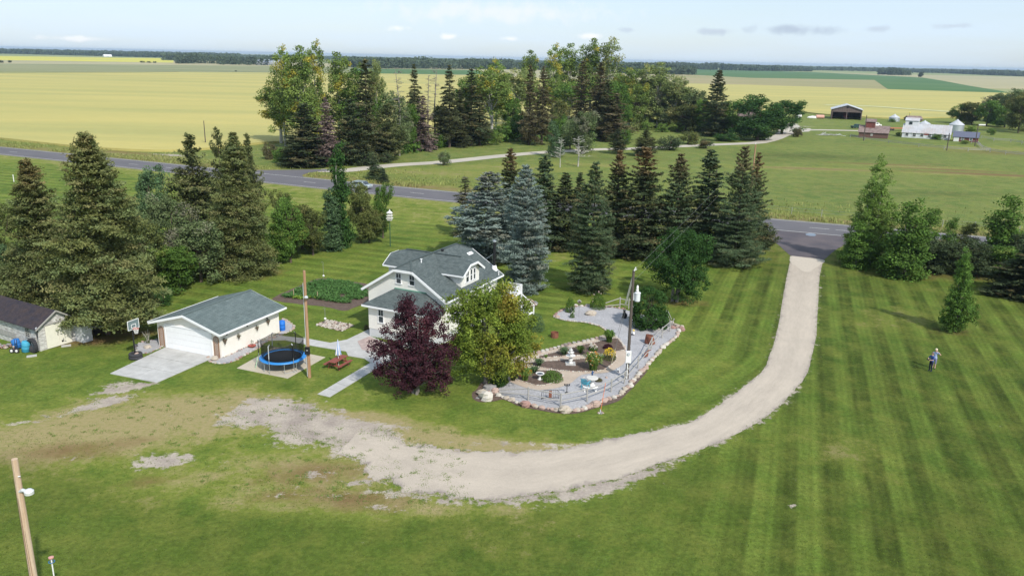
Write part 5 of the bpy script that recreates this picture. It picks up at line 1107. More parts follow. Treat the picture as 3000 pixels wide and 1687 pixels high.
for cx in (.45, 6.54):
    lt = MB().box((cx, -.02, .9), (.52, .03, 1.7)).lathe([(.26, 0), (.26, .03)], 16, (0, 0, 0))
    lt = MB(); hw_ = .26
    lt.box((cx - hw_, -.05, .85), (.05, .05, 1.6)); lt.box((cx + hw_, -.05, .85), (.05, .05, 1.6))
    lt.tube([(cx + hw_ * math.cos(a * math.pi / 8), -.05, 1.65 + hw_ * math.sin(a * math.pi / 8)) for a in range(9)], .03, 5)
    lo = lt.build('lattice_arch', LATT, gar)
    sl_ = MB()
    for k_ in range(11):
        for dgn in (-1, 1):
            z0 = -.25 + .2 * k_; a = [cx - hw_ * dgn, z0]; b = [cx + hw_ * dgn, z0 + 2 * hw_]
            pts = [(a[0] + (b[0] - a[0]) * t / 8, a[1] + (b[1] - a[1]) * t / 8) for t in range(9)]
            ok = [q for q in pts if q[1] > .06 and (q[1] < 1.65 or math.hypot(q[0] - cx, q[1] - 1.65) < hw_)]
            if len(ok) > 1: sl_.bar((ok[0][0], -.035 - .012 * (dgn > 0), ok[0][1]), (ok[-1][0], -.035 - .012 * (dgn > 0), ok[-1][1]), .035, .012)
    sl_.build('lattice', LATT, lo)
FLW = M('pink_petals', (.60, .22, .25), .7, .2, 6); 
def kmesh(name, pts, size, mat, seed=1, up=.6):
    rg = np.random.default_rng(seed); P_ = np.array(pts, float); n = len(P_)
    V, Q = kites(P_, rg.normal(0, 1, (n, 3)), rg.normal(0, .6, (n, 3)) + [0, 0, up], size * rg.uniform(.7, 1.3, n), size * .8 * rg.uniform(.7, 1.2, n)); 
    return npmesh(name, V, Q, mat)
def cloudpts(c, r, n, seed): rg = np.random.default_rng(seed); d = nrm(rg.normal(0, 1, (n, 3))) * (rg.uniform(.3, 1, (n, 1)) ** .5); return d * np.array(r) + np.array(c)
PLAINLEAF = M('hanging_foliage', (.09, .11, .05), .8, .3, 9)
for i, (b, z, lb, big) in enumerate([(.34, 1.50, 'wall planter nearest the garage corner with trailing greenery', 1), (2.04, 1.36, 'small wall planter second from the garage corner', 0), (4.44, 1.40, 'small wall planter third from the garage corner', 0), (5.95, 1.58, 'dark cone wall planter near the far end of the garage wall', 1)]):
    t = thing('wall_planter', lb, 'planter', (*loc2w(gar, w_ + .17, b), z), GA_ - math.pi / 2, 'planters along the garage wall')
    k_ = 1. if big else .75
    MB().lathe([(.02, -.34 * k_), (.10 * k_, -.1), (.19 * k_, .08), (.17 * k_, .08)], 10).build('basket', M('coir_basket', (.16, .12, .09), .95, .3, 8) if i == 0 else bpy.data.materials['coir_basket'], t)
    link('foliage', kmesh('foliage', cloudpts((0, 0, .1), (.2, .2, .12), 60, i), .07, PLAINLEAF, i), t)
    MB().bar((-.15, 0, .25), (0, 0, .25), .02).bar((0, 0, .25), (0, 0, .1), .012).build('bracket', BLACK, t)
tg = thing('soffit_shadow', 'small black shape standing for a vent shadow at the garage side', 'lamp', (*loc2w(gar, w_ + .12, 3.2), 2.0), 0, 'vent shadow shapes under the garage eave'); MB().lathe([(.05, .12), (.09, 0), (.06, -.1)], 8).build('shade', BLACK, tg); MB().box((-.04, 0, .12), (.1, .05, .05)).build('bracket', BLACK, tg)  # black bodies stand in for the shadows of soffit vents
for b, lb in ((.66, 'small black shape standing for a vent shadow nearest the garage corner'), (5.85, 'small black shape standing for a vent shadow at the far garage end')):
    c2 = copy_tree(tg); c2.location = (*loc2w(gar, w_ + .12, b), 2.0); c2['label'] = lb

# ------------------------------------------------------------------ old white shed
SHA = 1.06; shed = thing('old_shed', 'old whitewashed shed with dark tar roof and cream double doors', 'shed', (-40.33, 65.21, 0), SHA - math.pi / 2)
W2, L2, h2, r2 = 3.22, 8.2, 2.26, 3.32
yz_prism([(0, 0), (W2, 0), (W2, h2 - .06), (W2 / 2, r2 - .08), (0, h2 - .06)], -L2, 0).build('wall', PEEL, shed)
rr = MB(); so_ = .33; ss = (r2 - h2) / (W2 / 2)
rr.slab([(.3, -so_, h2 - ss * so_), (-L2 - .3, -so_, h2 - ss * so_), (-L2 - .3, W2 / 2, r2), (.3, W2 / 2, r2)], .06); rr.slab([(.3, W2 + so_, h2 - ss * so_), (-L2 - .3, W2 + so_, h2 - ss * so_), (-L2 - .3, W2 / 2, r2), (.3, W2 / 2, r2)], .06)
rr.build('roof', TARROOF, shed)
tb = MB(); tb.bar((.31, -so_, h2 - ss * so_ - .05), (.31, W2 / 2, r2 - .05), .04, .12); tb.bar((.31, W2 + so_, h2 - ss * so_ - .05), (.31, W2 / 2, r2 - .05), .04, .12); tb.box((.06, W2 / 2, 2.18), (.08, W2, .12)); tb.build('barge_board', WOODG, shed)
for y0, y1 in ((.62, 1.72), (1.74, 2.84)):
    d_ = MB().box((.05, (y0 + y1) / 2, 1.06), (.06, y1 - y0, 2.02)).build('door', CREAMD, shed)
    if y0 > 1: MB().box((.09, y0 + .25, .38), (.02, .16, .16)).build('hatch', BLACK, d_)
    else: MB().box((.09, y1 - .08, 1.1), (.03, .04, .2)).build('handle', BLACK, d_)
o = window(shed, (-1.52, 0, 1.42), '-y', .5, .75, 2, 2, .08, .06, WOODG); mm = MB()
for z in (-.19, .19): mm.box((-1.52, -.035, 1.42 + z), (.5, .03, .035))
mm.box((-1.52, -.036, 1.42), (.035, .03, .75)); mm.build('sash', WOODG, o)
d_ = MB().box((-.62, -.03, 1.0), (.62, .05, 1.3)).build('door', PEEL, shed)
mb = MB()
for k_ in range(9): mb.box((-3.6 - .45 * k_, -.03, .75), (.4, .04, .5))
mb.build('bare_boards', M('bare_grey_boards', (.36, .35, .33), .95, .25, 1, stretch=(.6, 1, 6)), shed)
MB().box((.5, W2 + .45, .75), (1.2, .9, 1.5)).build('annex', BOARDW, shed)
MB().tube([(.03, -.04, 2.0), (-.05, -.10, 1.5), (-.0, -.12, 1.2), (.05, -.08, 1.5), (.1, -.05, 1.9)], .025, 5).build('hose', BLACK, shed)
MB().lathe([(.10, 0), (.12, .05), (.04, .15)], 8, (.1, -.12, 2.06)).build('lamp_shade', GREYMET, shed)
def rock(mb, c, r, seed):
    rg = random.Random(seed); bm = []; n1, n2 = 7, 4; k = len(mb.v); pr_ = [(0, -.75)] + [(math.cos(t), math.sin(t)) for t in (-.5, .15, .75)] + [(0, .9)]
    sq = [rg.uniform(.70, 1.22) for _ in range(n1 * 3)]; mb.v.append((c[0], c[1], c[2] - r[2] * .6))
    for i in range(3):
        for j in range(n1):
            a = 2 * math.pi * (j + .3 * i) / n1; q = sq[i * n1 + j]; rx, rz = pr_[i + 1]; mb.v.append((c[0] + math.cos(a) * rx * r[0] * q, c[1] + math.sin(a) * rx * r[1] * q, c[2] + rz * r[2] * rg.uniform(.85, 1.15)))
    mb.v.append((c[0] + rg.uniform(-.2, .2) * r[0], c[1] + rg.uniform(-.2, .2) * r[1], c[2] + r[2] * .95)); t = len(mb.v) - 1
    for j in range(n1): mb.f.append((k, k + 1 + (j + 1) % n1, k + 1 + j)); mb.f.append((t, t - n1 + j, t - n1 + (j + 1) % n1))
    for i in range(2):
        for j in range(n1): a = k + 1 + i * n1 + j; b = k + 1 + i * n1 + (j + 1) % n1; mb.f.append((a, b, b + n1, a + n1))
    return mb
ROCKM = []
for i in range(12): m_ = rock(MB(), (0, 0, 0), (1, 1, .75), i).mesh('stone'); m_.materials.append(STONE[i % 5]); ROCKM.append(m_)
def stone(parent, x, y, r, i, z=None, name='stone', sq=.8):
    o = link(name, ROCKM[i % 12], parent); rg = random.Random(i * 7 + int(x * 100)); o.location = (x, y, r * .28 if z is None else z); o.rotation_euler = (rg.uniform(-.2, .2), rg.uniform(-.2, .2), rg.random() * 6.28); o.scale = (r * rg.uniform(.85, 1.25), r * rg.uniform(.8, 1.05), r * sq); return o
def boulder(label, wn, x, y, wpx, mi, seed, flat=.7, group='boulders of the rock garden'):
    """a boulder wpx wide (window pixels) resting at a base point"""
    s1 = wn(1, 0)[0] - wn(0, 0)[0]; X_, Y_ = G(*wn(x, y)); r_ = wpx * s1 / 2 * PX(X_, Y_, 0)[2] / F
    bm_ = MB(); rock(bm_, (0, 0, r_ * flat * .45), (r_, r_ * .85, r_ * flat), seed); me = bm_.mesh('boulder'); me.materials.append(STONE[mi])
    o = link('boulder', me); o.location = (X_, Y_ + r_ * .4, 0); tag(o, label, 'boulder', group); 
    return o

# ------------------------------------------------------------------ paving round the house and garage
def poly_w(wn, pts): return [G(*wn(x, y)) for x, y in pts]
def paved(name, poly, z0, z1, mat): o = MB().prism(poly, z0, z1).build(name, mat); tag(o, kind='structure'); return o
ap = thing('garage_apron', 'pale concrete apron of joined slabs before the garage door', 'paving', (0, 0, 0)); ap['kind'] = 'structure'
A_ = [G(322, 1095), G(459, 1122), (*loc2w(gar, w_ * 0 + 6.3, -.06),), (*loc2w(gar, .75, -.06),)]
lerp = lambda a, b, t: (a[0] + (b[0] - a[0]) * t, a[1] + (b[1] - a[1]) * t)
for i in range(3):
    for j in range(2):
        t0, t1 = i / 3 + .004, (i + 1) / 3 - .004; u0, u1 = j / 2 + .003, (j + 1) / 2 - .003
        f = lambda t, u: lerp(lerp(A_[0], A_[3], t), lerp(A_[1], A_[2], t), u)
        MB().prism([f(t0, u0), f(t0, u1), f(t1, u1), f(t1, u0)], -.02, .05 + .003 * ((i + j) % 2)).build('slab', CONC, ap)
WALK = poly_w(wYD, [(330, 760), (480, 735), (830, 775), (1040, 815), (1220, 780), (1455, 668), (1462, 742), (1720, 850), (1900, 900), (1900, 960), (1700, 1000), (1560, 1070), (1470, 1025), (1400, 980), (1230, 950), (1210, 905), (880, 850), (720, 820), (560, 785), (400, 790)])
paved('concrete_walk', WALK, -.02, .045, CONC)
wk = thing('front_walk', 'straight pale concrete walk leading out to the gravel', 'path', (0, 0, 0)); wk['kind'] = 'structure'
a0, a1, b0, b1 = poly_w(wYD, [(905, 1360), (1035, 1390), (1470, 1025), (1560, 1070)])
for i in range(6):
    t0, t1 = i / 6 + .003, (i + 1) / 6 - .003; MB().prism([lerp(a0, b0, t0), lerp(a1, b1, t0), lerp(a1, b1, t1), lerp(a0, b0, t1)], -.02, .048).build('slab', CONC, wk)
def brickmat(name):
    m, nt, bs = newmat(name); p = pos(nt); br = nt.nodes.new('ShaderNodeTexBrick'); mp = nt.nodes.new('ShaderNodeMapping'); mp.inputs['Rotation'].default_value = (0, 0, .43); nt.links.new(p, mp.inputs[0]); nt.links.new(mp.outputs[0], br.inputs['Vector'])
    br.inputs['Scale'].default_value = 1; br.inputs['Brick Width'].default_value = .3; br.inputs['Row Height'].default_value = .15; br.inputs['Mortar Size'].default_value = .01
    br.inputs['Color1'].default_value = (.46, .34, .30, 1); br.inputs['Color2'].default_value = (.36, .27, .25, 1); br.inputs['Mortar'].default_value = (.3, .27, .25, 1)
    c = scalecol(nt, br.outputs[0], mrange(nt, noise(nt, p, 2.2, 4), .3, .7, .85, 1.15)); nt.links.new(c, bs.inputs['Base Color']); bs.inputs['Roughness'].default_value = .9; bump(nt, bs, br.outputs['Fac'], -.6, .02); return m
paved('brick_patio', poly_w(wYD, [(1330, 800), (1455, 748), (1650, 835), (1800, 900), (1700, 935), (1380, 890)]), 0, .062, brickmat('patio_bricks'))
paved('trampoline_pad', poly_w(wYD, [(50, 1082), (590, 1190), (990, 966), (450, 858)]), -.02, .03, mottled('sandy_pad', (.50, .44, .34), (.44, .39, .31), .10, .6, 8))
rb = thing('rock_bed', 'rectangular bed of pale rocks with a white lamp stake', 'rock bed', (0, 0, 0)); rbp = poly_w(wYD, [(885, 625), (1010, 565), (1305, 625), (1165, 692)])
MB().prism(rbp, -.02, .02).build('bed_floor', DIRT, rb)
rg = random.Random(5)
for i in range(290):
    u, v = rg.random(), rg.random(); q = lerp(lerp(rbp[0], rbp[1], u), lerp(rbp[3], rbp[2], u), v); o = stone(rb, q[0], q[1], rg.uniform(.07, .12), rg.choice((1, 2, 6, 7, 11, 2, 0))); 
# house-side and garage beds
def bed(name, label, wn, pts, mat, edge_r=.13, stones=True, step=.3, z=.03, skip=None):
    P_ = poly_w(wn, pts) if wn else pts; L = smooth_line(P_, .12, True); o = sheet(name, L, z, mat, kind=None, th=.06); 
    tag(o, label, 'garden bed')
    if stones:
        acc = 0; last = L[0]; i = 0
        for q in L + [L[0]]:
            acc += math.hypot(q[0] - last[0], q[1] - last[1]); last = q
            if acc > step:
                acc = 0; i += 1; r_ = edge_r * random.Random(i).uniform(.65, 1.25)
                if skip is None or not skip(q): stone(o, q[0], q[1], r_, i * 3 + int(r_ * 40))
    return o
bed('garage_bed', 'grey gravel bed with stone edging along the garage wall', wGA, [(1085, 1425), (1120, 1340), (1290, 1385), (1700, 1205), (2165, 1000), (2200, 800), (2290, 840), (2370, 900), (2350, 960), (2230, 1020), (2060, 1090), (1900, 1180), (1830, 1240), (1620, 1350), (1450, 1440), (1250, 1470)], GREYGRAVEL, .14, True, .27)
bed('corner_bed', 'grey gravel bed with stone edging at the left garage corner', wSH, [(2060, 930), (2180, 880), (2400, 850), (2440, 960), (2330, 1010), (2250, 1050), (2130, 1055), (2050, 1010)], GREYGRAVEL, .14)
vs = sheet('vegetable_soil', rough_edge(smooth_line(poly_w(wYD, [(430, 345), (520, 290), (600, 258), (760, 188), (950, 130), (1250, 160), (1460, 200), (1500, 300), (1450, 375), (1320, 430), (1190, 472), (980, 430), (700, 400), (480, 370)]), .2, True), .06), .012, DIRT)
VP = poly_w(wYD, [(500, 330), (640, 270), (830, 185), (1010, 145), (1240, 170), (1300, 200), (1430, 230), (1440, 330), (1260, 400), (1000, 380), (900, 360), (650, 350)])
rg_ = np.random.default_rng(3); bb = np.array(VP); q = rg_.uniform(bb.min(0), bb.max(0), (2600, 2)); ins = sdf(q[:, 0], q[:, 1], VP) < -.1; q = q[ins]
rowc = (q[:, 0] * math.cos(1.18) + q[:, 1] * math.sin(1.18)) / .95; q = q[(np.abs(rowc - np.round(rowc)) < .36) & (vnoise(q[:, 0], q[:, 1], .55, 4) > -.62)]
n_ = len(q); hh = .18 + .22 * (vnoise(q[:, 0], q[:, 1], .5, 9) * .5 + .5); ti = np.repeat(np.arange(n_), 16); N = len(ti)
P_ = np.c_[q[ti] + rg_.normal(0, .12, (N, 2)), hh[ti] * rg_.uniform(.3, 1.1, N)]; V, Q = kites(P_, rg_.normal(0, 1, (N, 3)) * [1, 1, .5], rg_.normal(0, .4, (N, 3)) + [0, 0, 1], .16 * rg_.uniform(.6, 1.4, N), .13 * rg_.uniform(.6, 1.4, N))
yel = (sdf(q[:, 0], q[:, 1], poly_w(wYD, [(640, 340), (760, 330), (900, 350), (880, 390), (760, 380)])) < 0) * 1.
T = np.repeat(np.c_[(vnoise(q[:, 0], q[:, 1], .6, 2) * .5 + .5)[ti], np.clip(.8 + rg_.normal(0, .16, N), .4, 1.4), yel[ti]], 4, 0)
tag(link('vegetable_plants', npmesh('vegetable_plants', V, Q, LM['veg'], dict(tint=T))), kind='stuff')
for i, (x, y, lb) in enumerate([(655, 320, 'left wooden stake in the vegetable patch'), (908, 345, 'right wooden stake in the vegetable patch')]):
    g_ = G(*wYD(x, y)); tag(MB().box((0, 0, .4), (.05, .05, .8)).build('garden_stake', POLET, loc=(*g_, 0)), lb, 'stake', 'stakes in the vegetable patch')

# ------------------------------------------------------------------ poles and lamps
def pole(name, label, wn, bx, by, ty, r0, r1, mat, cat='utility pole', group=None, sq=False):
    X_, Y_ = G(*wn(bx, by)); h = zat(X_, Y_, wn(0, ty)[1]); t = thing(name, label, cat, (X_, Y_, 0), 0, group); MB().tube([(0, 0, -.1), (0, 0, h)], [r0, r1], 12).build('post', mat, t); return t, h
ID = lambda x, y: (x, y)
t, h = pole('yard_pole', 'brown timber pole with black box and lamp beside the trampoline', wYD, 822, 1178, 45, .14, .10, POLEW)
MB().box((-.02, -.19, 2.35), (.40, .16, .62)).build('meter_box', BLACK, t); MB().box((-.02, -.275, 2.4), (.14, .01, .05)).build('box_label', GREYMET, t)
MB().tube([(-.15, -.04, .1), (-.14, -.03, h - 1.0)], .025, 6).build('conduit', GREYMET, t)
lp = MB().tube([(0, -.1, h * .77), (.12, -.3, h * .77 + .05)], .03, 6).build('lamp_arm', GALV, t); MB().lathe([(.04, .1), (.14, .04), (.16, -.04), (.08, -.12)], 12, (.14, -.34, h * .77)).build('lamp_head', GREYMET, lp)
def closewin(x, y): return (x / 3.95, 1320 + y / 3.95)
t, h = pole('lamp_pole', 'pale cracked timber pole with an aluminium yard lamp in the near corner', closewin, 500, 2150, 95, .17, .125, POLET)
zl = zat(*G(*closewin(500, 2150)), 1320 + 445 / 3.95)
lp = MB().tube([(0, -.05, zl - .08), (.2, -.1, zl + .02), (.36, -.12, zl)], [.07, .08, .06], 8).build('lamp_bracket', GREYMET, t)
MB().lathe([(.03, .13), (.11, .10), (.19, .02), (.185, -.11), (.17, -.12)], 18, (.47, -.12, zl - .02)).build('lamp_head', M('aluminium_lamp', (.74, .74, .74), .35, .05, 2, metal=.3), t)
MB().tube([(.1, -.1, h - .75), (.19, -.1, h - .73)], .025, 6).build('insulator', WHITE, t)
mb = MB()
for x_, a_, b_ in ((-.03, .5, h * .8), (.05, .3, h * .62), (-.09, 1.5, h * .9)): mb.tube([(x_, -.155 + .0, a_), (x_ + .015, -.15, (a_ + b_) / 2), (x_ - .01, -.135, b_)], .006, 4)
mb.build('crack', M('dark_crack', (.10, .06, .04), .9, .1, 5), t)
X_, Y_ = G(*closewin(672, 1760)); h = zat(X_, Y_, 1320 + 1236 / 3.95); t = thing('play_post', 'white and pink post with a blue ring, low in the near corner', 'post', (X_, Y_, 0))
MB().tube([(0, 0, 0), (0, 0, h * .55)], .035, 8).build('lower_pole', M('lilac_plastic', (.42, .36, .62), .5, .05, 3), t); MB().tube([(0, 0, h * .55), (0, 0, h - .05)], .03, 8).build('upper_pole', WHITE, t)
MB().lathe([(.03, -.05), (.11, -.02), (.12, .04), (.05, .07)], 12, (0, 0, h)).build('cap', M('dusty_pink_plastic', (.55, .28, .24), .5, .05, 3), t)
mb = MB(); mb.tube([(.13 * math.cos(a * math.pi / 8), .13 * math.sin(a * math.pi / 8), h - .2) for a in range(17)], .014, 5); mb.build('ring', BLUEP, t); MB().tube([(0, 0, h * .5), (0, 0, h * .56)], .05, 8).build('collar', BLUEP, t)
# power pole with transformer
PPx, PPy = G(1370 + 2185 / 4.684, 960 + 700 / 4.684); h = zat(PPx, PPy, 780 + 60 / 5.152)
t = thing('power_pole', 'dark power pole carrying a grey transformer in the rock garden', 'power pole', (PPx, PPy, 0))
MB().tube([(0, 0, -.1), (0, 0, h)], [.145, .10], 12).build('post', POLEO, t)
tx = MB().lathe([(.05, -.38), (.20, -.36), (.22, -.32), (.22, .26), (.25, .29), (.25, .34), (.11, .42)], 18, (.42, -.05, h * .765)).build('transformer', M('light_grey_enamel', (.66, .68, .69), .4, .04, 2), t)
MB().lathe([(.10, 0), (.13, .08), (.07, .16), (.11, .24), (.07, .32), (.10, .38), (.03, .50)], 10, (.38, -.05, h * .765 + .45)).build('bushing', WHITE, tx); MB().box((.14, 0, h * .765), (.16, .12, .6)).build('bracket', GREYMET, tx)
MB().tube([(.05, 0, h), (.16, 0, h + .25)], .04, 6).build('insulator', WHITE, t); MB().tube([(0, -.2, h), (.22, -.2, h + .15)], .03, 6).build('insulator', WHITE, t)
mbx = MB().box((-.02, -.24, 2.0), (.42, .16, 1.0)).build('meter_box', WHITE, t); MB().lathe([(.12, 0), (.12, .08)], 12).build('meter', GREYMET, mbx).location = (-.02, -.33, 2.3); KIDS[mbx.name][-1].rotation_euler = (math.pi / 2, 0, 0)
MB().tube([(-.05, -.22, .1), (-.05, -.22, 1.38)], .05, 8).build('conduit', WHITE, t)
for k_ in range(8): MB().box((-.15 if k_ % 2 else .12, -.1, 2.9 + .55 * k_), (.05, .05, .03)).build('peg', GREYMET, t)
gx, gy = G(*wGV(1340, 1000)); gs = MB().tube([(0, 0, h * .96), ((gx - PPx) * .45, (gy - PPy) * .45, h * .53)], .07, 6).build('guy_guard', WHITE, t); MB().tube([((gx - PPx) * .45, (gy - PPy) * .45, h * .53), (gx - PPx, gy - PPy, 0)], .015, 4).build('guy_wire', WIRE, t)
gx, gy = G(*wGD(1970, 500)); MB().tube([(0, 0, h * .9), (gx - PPx, gy - PPy, 0)], .015, 4).build('guy_wire', WIRE, t); MB().tube([((gx - PPx) * .8, (gy - PPy) * .8, h * .18), (gx - PPx, gy - PPy, 0)], .035, 5).build('guy_sleeve', M('yellowed_sleeve', (.5, .48, .3), .6, .05, 3), t)
PPh = h
X_, Y_ = G(2192, 640); h2_ = zat(X_, Y_, 423); t2 = thing('utility_pole', 'tan utility pole rising behind the widest spruce', 'utility pole', (X_, Y_, 0), 0, 'utility poles along the highway'); MB().tube([(0, 0, 0), (0, 0, h2_)], [.16, .11], 8).build('post', POLEW, t2)
MB().tube([(0, 0, h2_), (0, 0, h2_ + .3)], .05, 6).build('insulator', WHITE, t2)
pl = thing('power_line', 'two thin wires from the transformer pole to the tan utility pole', 'power line', (PPx, PPy, PPh))
for o_ in (0, .8):
    pts = [(((X_ - PPx) * k_ / 12), ((Y_ - PPy) * k_ / 12), (h2_ - PPh - o_) * k_ / 12 - 2.2 * (k_ / 12) * (1 - k_ / 12) - (o_ * 1.2 if k_ == 0 else o_)) for k_ in range(13)]; MB().tube(pts, .006, 4, False).build('wire', WIRE, pl)
for lb, wn, bx, by, ty in [('dark utility pole behind the spruce screen left of the widest spruce', wSP, 2042, 412, 200), ('slim pole alone in the grain field', wTL, 1552, 835, 655)]:
    pole('utility_pole', lb, wn, bx, by, ty, .15, .10, POLEO, group='utility poles along the highway')
for lb, bx, by, ty, lampy in [('farm pole in front of the brown shed', 985, 655, 335, 0), ('farm pole before the long white barn corner', 2032, 780, 560, 0), ('leaning farm lamp pole beside the small red shed', 2385, 722, 455, 1)]:
    t, h = pole('farm_pole', lb, wFA, bx, by, ty, .16, .12, POLEO, 'utility pole', 'poles of the farmyard')
    if lampy: MB().box((1.2, 0, h), (2.2, .5, .35)).build('lamp_head', WHITE, t)
t, h = pole('farm_lamp', 'thin yellow topped pole beside the brown granary', wFA, 1558, 385, 300, .10, .08, POLEO, 'lamp'); MB().box((0, 0, h), (.5, .5, .4)).build('lamp_head', M('yellow_plastic', (.8, .7, .15), .4), t)

# ------------------------------------------------------------------ birdhouse, shepherd hooks, marker
t, h = pole('birdhouse', 'white tiered martin house on a dark green pole by the willows', wM, 1428, 1040, 790, .06, .05, M('dark_green_paint', (.03, .09, .06), .5, .1, 3), 'birdhouse')
for k_ in range(3):
    f = MB().box((0, 0, h + .14 + .34 * k_), (.62 - .06 * k_, .62 - .06 * k_, .24)).build('tier', WHITE, t); MB().box((0, 0, h + .30 + .34 * k_), (.86 - .08 * k_, .86 - .08 * k_, .05)).build('ledge', M('pale_ledge%d' % k_, (.72, .70, .60), .6, .05, 2), t)
    m2 = MB()
    for a_ in (-.22, 0, .22): m2.box((a_ * .8, -.32 + .03 * k_, h + .14 + .34 * k_), (.09, .02, .10))
    m2.build('entrance', BLACK, f)
MB().lathe([(.44, 0), (.10, .26), (.05, .4), (.01, .5)], 4, (0, 0, h + 1.02)).build('roof', WHITE, t)
for lb, x, y, ty, xt in [('hooked rod with a white globe lamp standing on the rock bed', 990, 612, 460, 0), ('hooked rod with a white globe lamp behind the vegetable patch', 972, 150, -30, 0)]:
    t, h = pole('garden_lamp', lb, wYD, x, y, ty, .018, .018, WIRE, 'garden lamp', 'hooked garden lamps')
    MB().tube([(0, 0, h), (.04, 0, h + .12), (-.10, 0, h + .18), (-.2, 0, h + .08)], .015, 5).build('hook', WIRE, t); MB().lathe([(.02, -.1), (.11, -.06), (.13, 0), (.10, .07), (.02, .11)], 12, (0, 0, .55)).build('globe', WHITE, t)
tag(MB().box((0, 0, .7), (.14, .05, 1.4)).build('marker_post', WHITE, loc=(*G(*wL(132, 525)), 0)), 'white marker post in the grass near the highway', 'post')
t = thing('yard_marker', 'broken white stake under the highway birches', 'stake', (*G(*wRR(822, 722)), 0)); MB().bar((0, 0, 0), (.45, .2, 1.4), .12).build('upright', WHITE, t); MB().bar((.1, 0, .35), (-.7, .3, .6), .07).build('crosspiece', WHITE, t)
# ------------------------------------------------------------------ basketball hoop
bx_, by_ = G(*wSH(2050, 1130)); t = thing('basketball_hoop', 'glass basketball hoop on a black pole standing in two stacked tyres', 'basketball hoop', (bx_, by_, 0), GA_ - math.pi / 2)
MB().tube([(0, 0, 0), (-.10, .05, 2.75)], .06, 10).build('pole', BLACK, t); hb = 2.62
bd = MB(); cy0, cy1, z0, z1 = -.55, .58, hb, hb + .78
for a, b in (((cy0, z0), (cy1, z0)), ((cy1, z0), (cy1, z1)), ((cy1, z1), (cy0, z1)), ((cy0, z1), (cy0, z0)), ((-.2, z0 + .12), (.25, z0 + .12)), ((.25, z0 + .12), (.25, z0 + .42)), ((.25, z0 + .42), (-.2, z0 + .42)), ((-.2, z0 + .42), (-.2, z0 + .12))): bd.bar((.12, a[0], a[1]), (.12, b[0], b[1]), .04)
fr_ = bd.build('board_frame', WHITE, t); MB().box((.11, 0, (z0 + z1) / 2), (.025, 1.1, .76)).build('board_glass', M('smoked_board', (.14, .19, .19), .25, .05, 2), fr_)
MB().bar((-.1, 0, 2.6), (.1, 0, 2.85), .07).build('board_arm', BLACK, t)
ho_ = MB().tube([(.38 + .22 * math.cos(a * math.pi / 8), .22 * math.sin(a * math.pi / 8), hb + .08) for a in range(17)], .02, 6).build('rim', M('orange_rim', (.60, .10, .06), .5), t)
nt_ = MB()
for k_ in range(12):
    a = k_ * math.pi / 6
    for s1 in (-1, 1): nt_.bar((.38 + .22 * math.cos(a), .22 * math.sin(a), hb + .08), (.38 + .12 * math.cos(a + s1 * .5), .12 * math.sin(a + s1 * .5), hb - .34), .014)
nt_.build('hoop_net', WHITE, ho_)
TY = [(.30, -.11), (.50, -.12), (.55, -.06), (.55, .06), (.50, .12), (.30, .11)]
for k_, lb in ((0, 'lower tyre of the two stacked round the basketball pole'), (1, 'upper tyre of the two stacked round the basketball pole')):
    tt = thing('tyre', lb, 'tyre', (bx_ + .02, by_ - .02, .125 + .25 * k_), k_ * .5, 'tyres round the basketball pole'); MB().lathe(TY + [TY[0]], 28, cap=False).build('tread', RUBBER, tt)
tag(stone(None, bx_ + .16, by_ - .12, .20, 12, .42, 'rock', 1), 'pink rock lying inside the tyres of the basketball hoop', 'rock')
# ------------------------------------------------------------------ shed side clutter
X_, Y_ = G(*wSH(490, 1050)); t = thing('tyre', 'big lugged tyre standing against the old shed', 'tyre', (X_, Y_ + .15, .62), SHA - math.pi / 2)
ty_ = MB().lathe([(.36, -.14), (.52, -.18), (.60, -.14), (.62, 0), (.60, .14), (.52, .18), (.36, .14), (.36, -.14)], 32, cap=False); ty_.v = [(a, c * .9, b) for a, b, c in ty_.v]; ty_.build('tread', RUBBER, t)
lg = MB()
for k_ in range(20): a = k_ * math.pi / 10; lg.box((.62 * math.cos(a), 0, .62 * math.sin(a)), (.06, .30, .05), ry=-a)
lg.build('lug', RUBBER, t)
for lb, x, y, r_, h_b, mt, tl in [('light blue plastic barrel beside the tractor tyre', 362, 1050, .33, .95, TEAL, .12), ('darker blue barrel lying behind the cart wheels', 245, 1000, .34, .85, BLUEP, -.25)]:
    X_, Y_ = G(*wSH(x, y)); t = thing('plastic_barrel', lb, 'barrel', (X_, Y_ + .3, .02), 0, 'plastic barrels by the shed'); t.rotation_euler = (0, tl, 0)
    MB().lathe([(r_ * .85, 0), (r_, .05), (r_, h_b * .32), (r_ * 1.04, h_b * .34), (r_, h_b * .37), (r_, h_b * .62), (r_ * 1.04, h_b * .65), (r_, h_b * .68), (r_, h_b - .06), (r_ * .82, h_b)], 20).build('shell', mt, t, True); MB().lathe([(r_ * .3, 0), (r_ * .3, .04)], 10, (0, 0, h_b)).build('bung', mt, t)
X_, Y_ = G(*wSH(238, 1050)); t = thing('hand_cart', 'hand cart with two small white wheels before the blue barrels', 'cart', (X_, Y_, 0))
for dx in (-.3, .12):
    wh = MB().lathe([(.05, -.05), (.20, -.06), (.21, 0), (.20, .06), (.05, .05)], 16); wh.v = [(a, c - (.0), b + .21) for a, b, c in wh.v]; o = wh.build('wheel', RUBBER, t); o.location = (dx, 0, 0); hb_ = MB().lathe([(.11, 0), (.10, .03)], 12); hb_.v = [(a, -c - .06, b + .21) for a, b, c in hb_.v]; hb_.build('hub', WHITE, o)
MB().bar((-.3, .1, .25), (.12, .1, .25), .05).bar((-.1, .1, .25), (-.1, .3, 1.1), .04).bar((.05, .1, .25), (.05, .3, 1.1), .04).bar((-.25, .0, .3), (.1, .5, .3), .04).build('frame', BLACK, t)
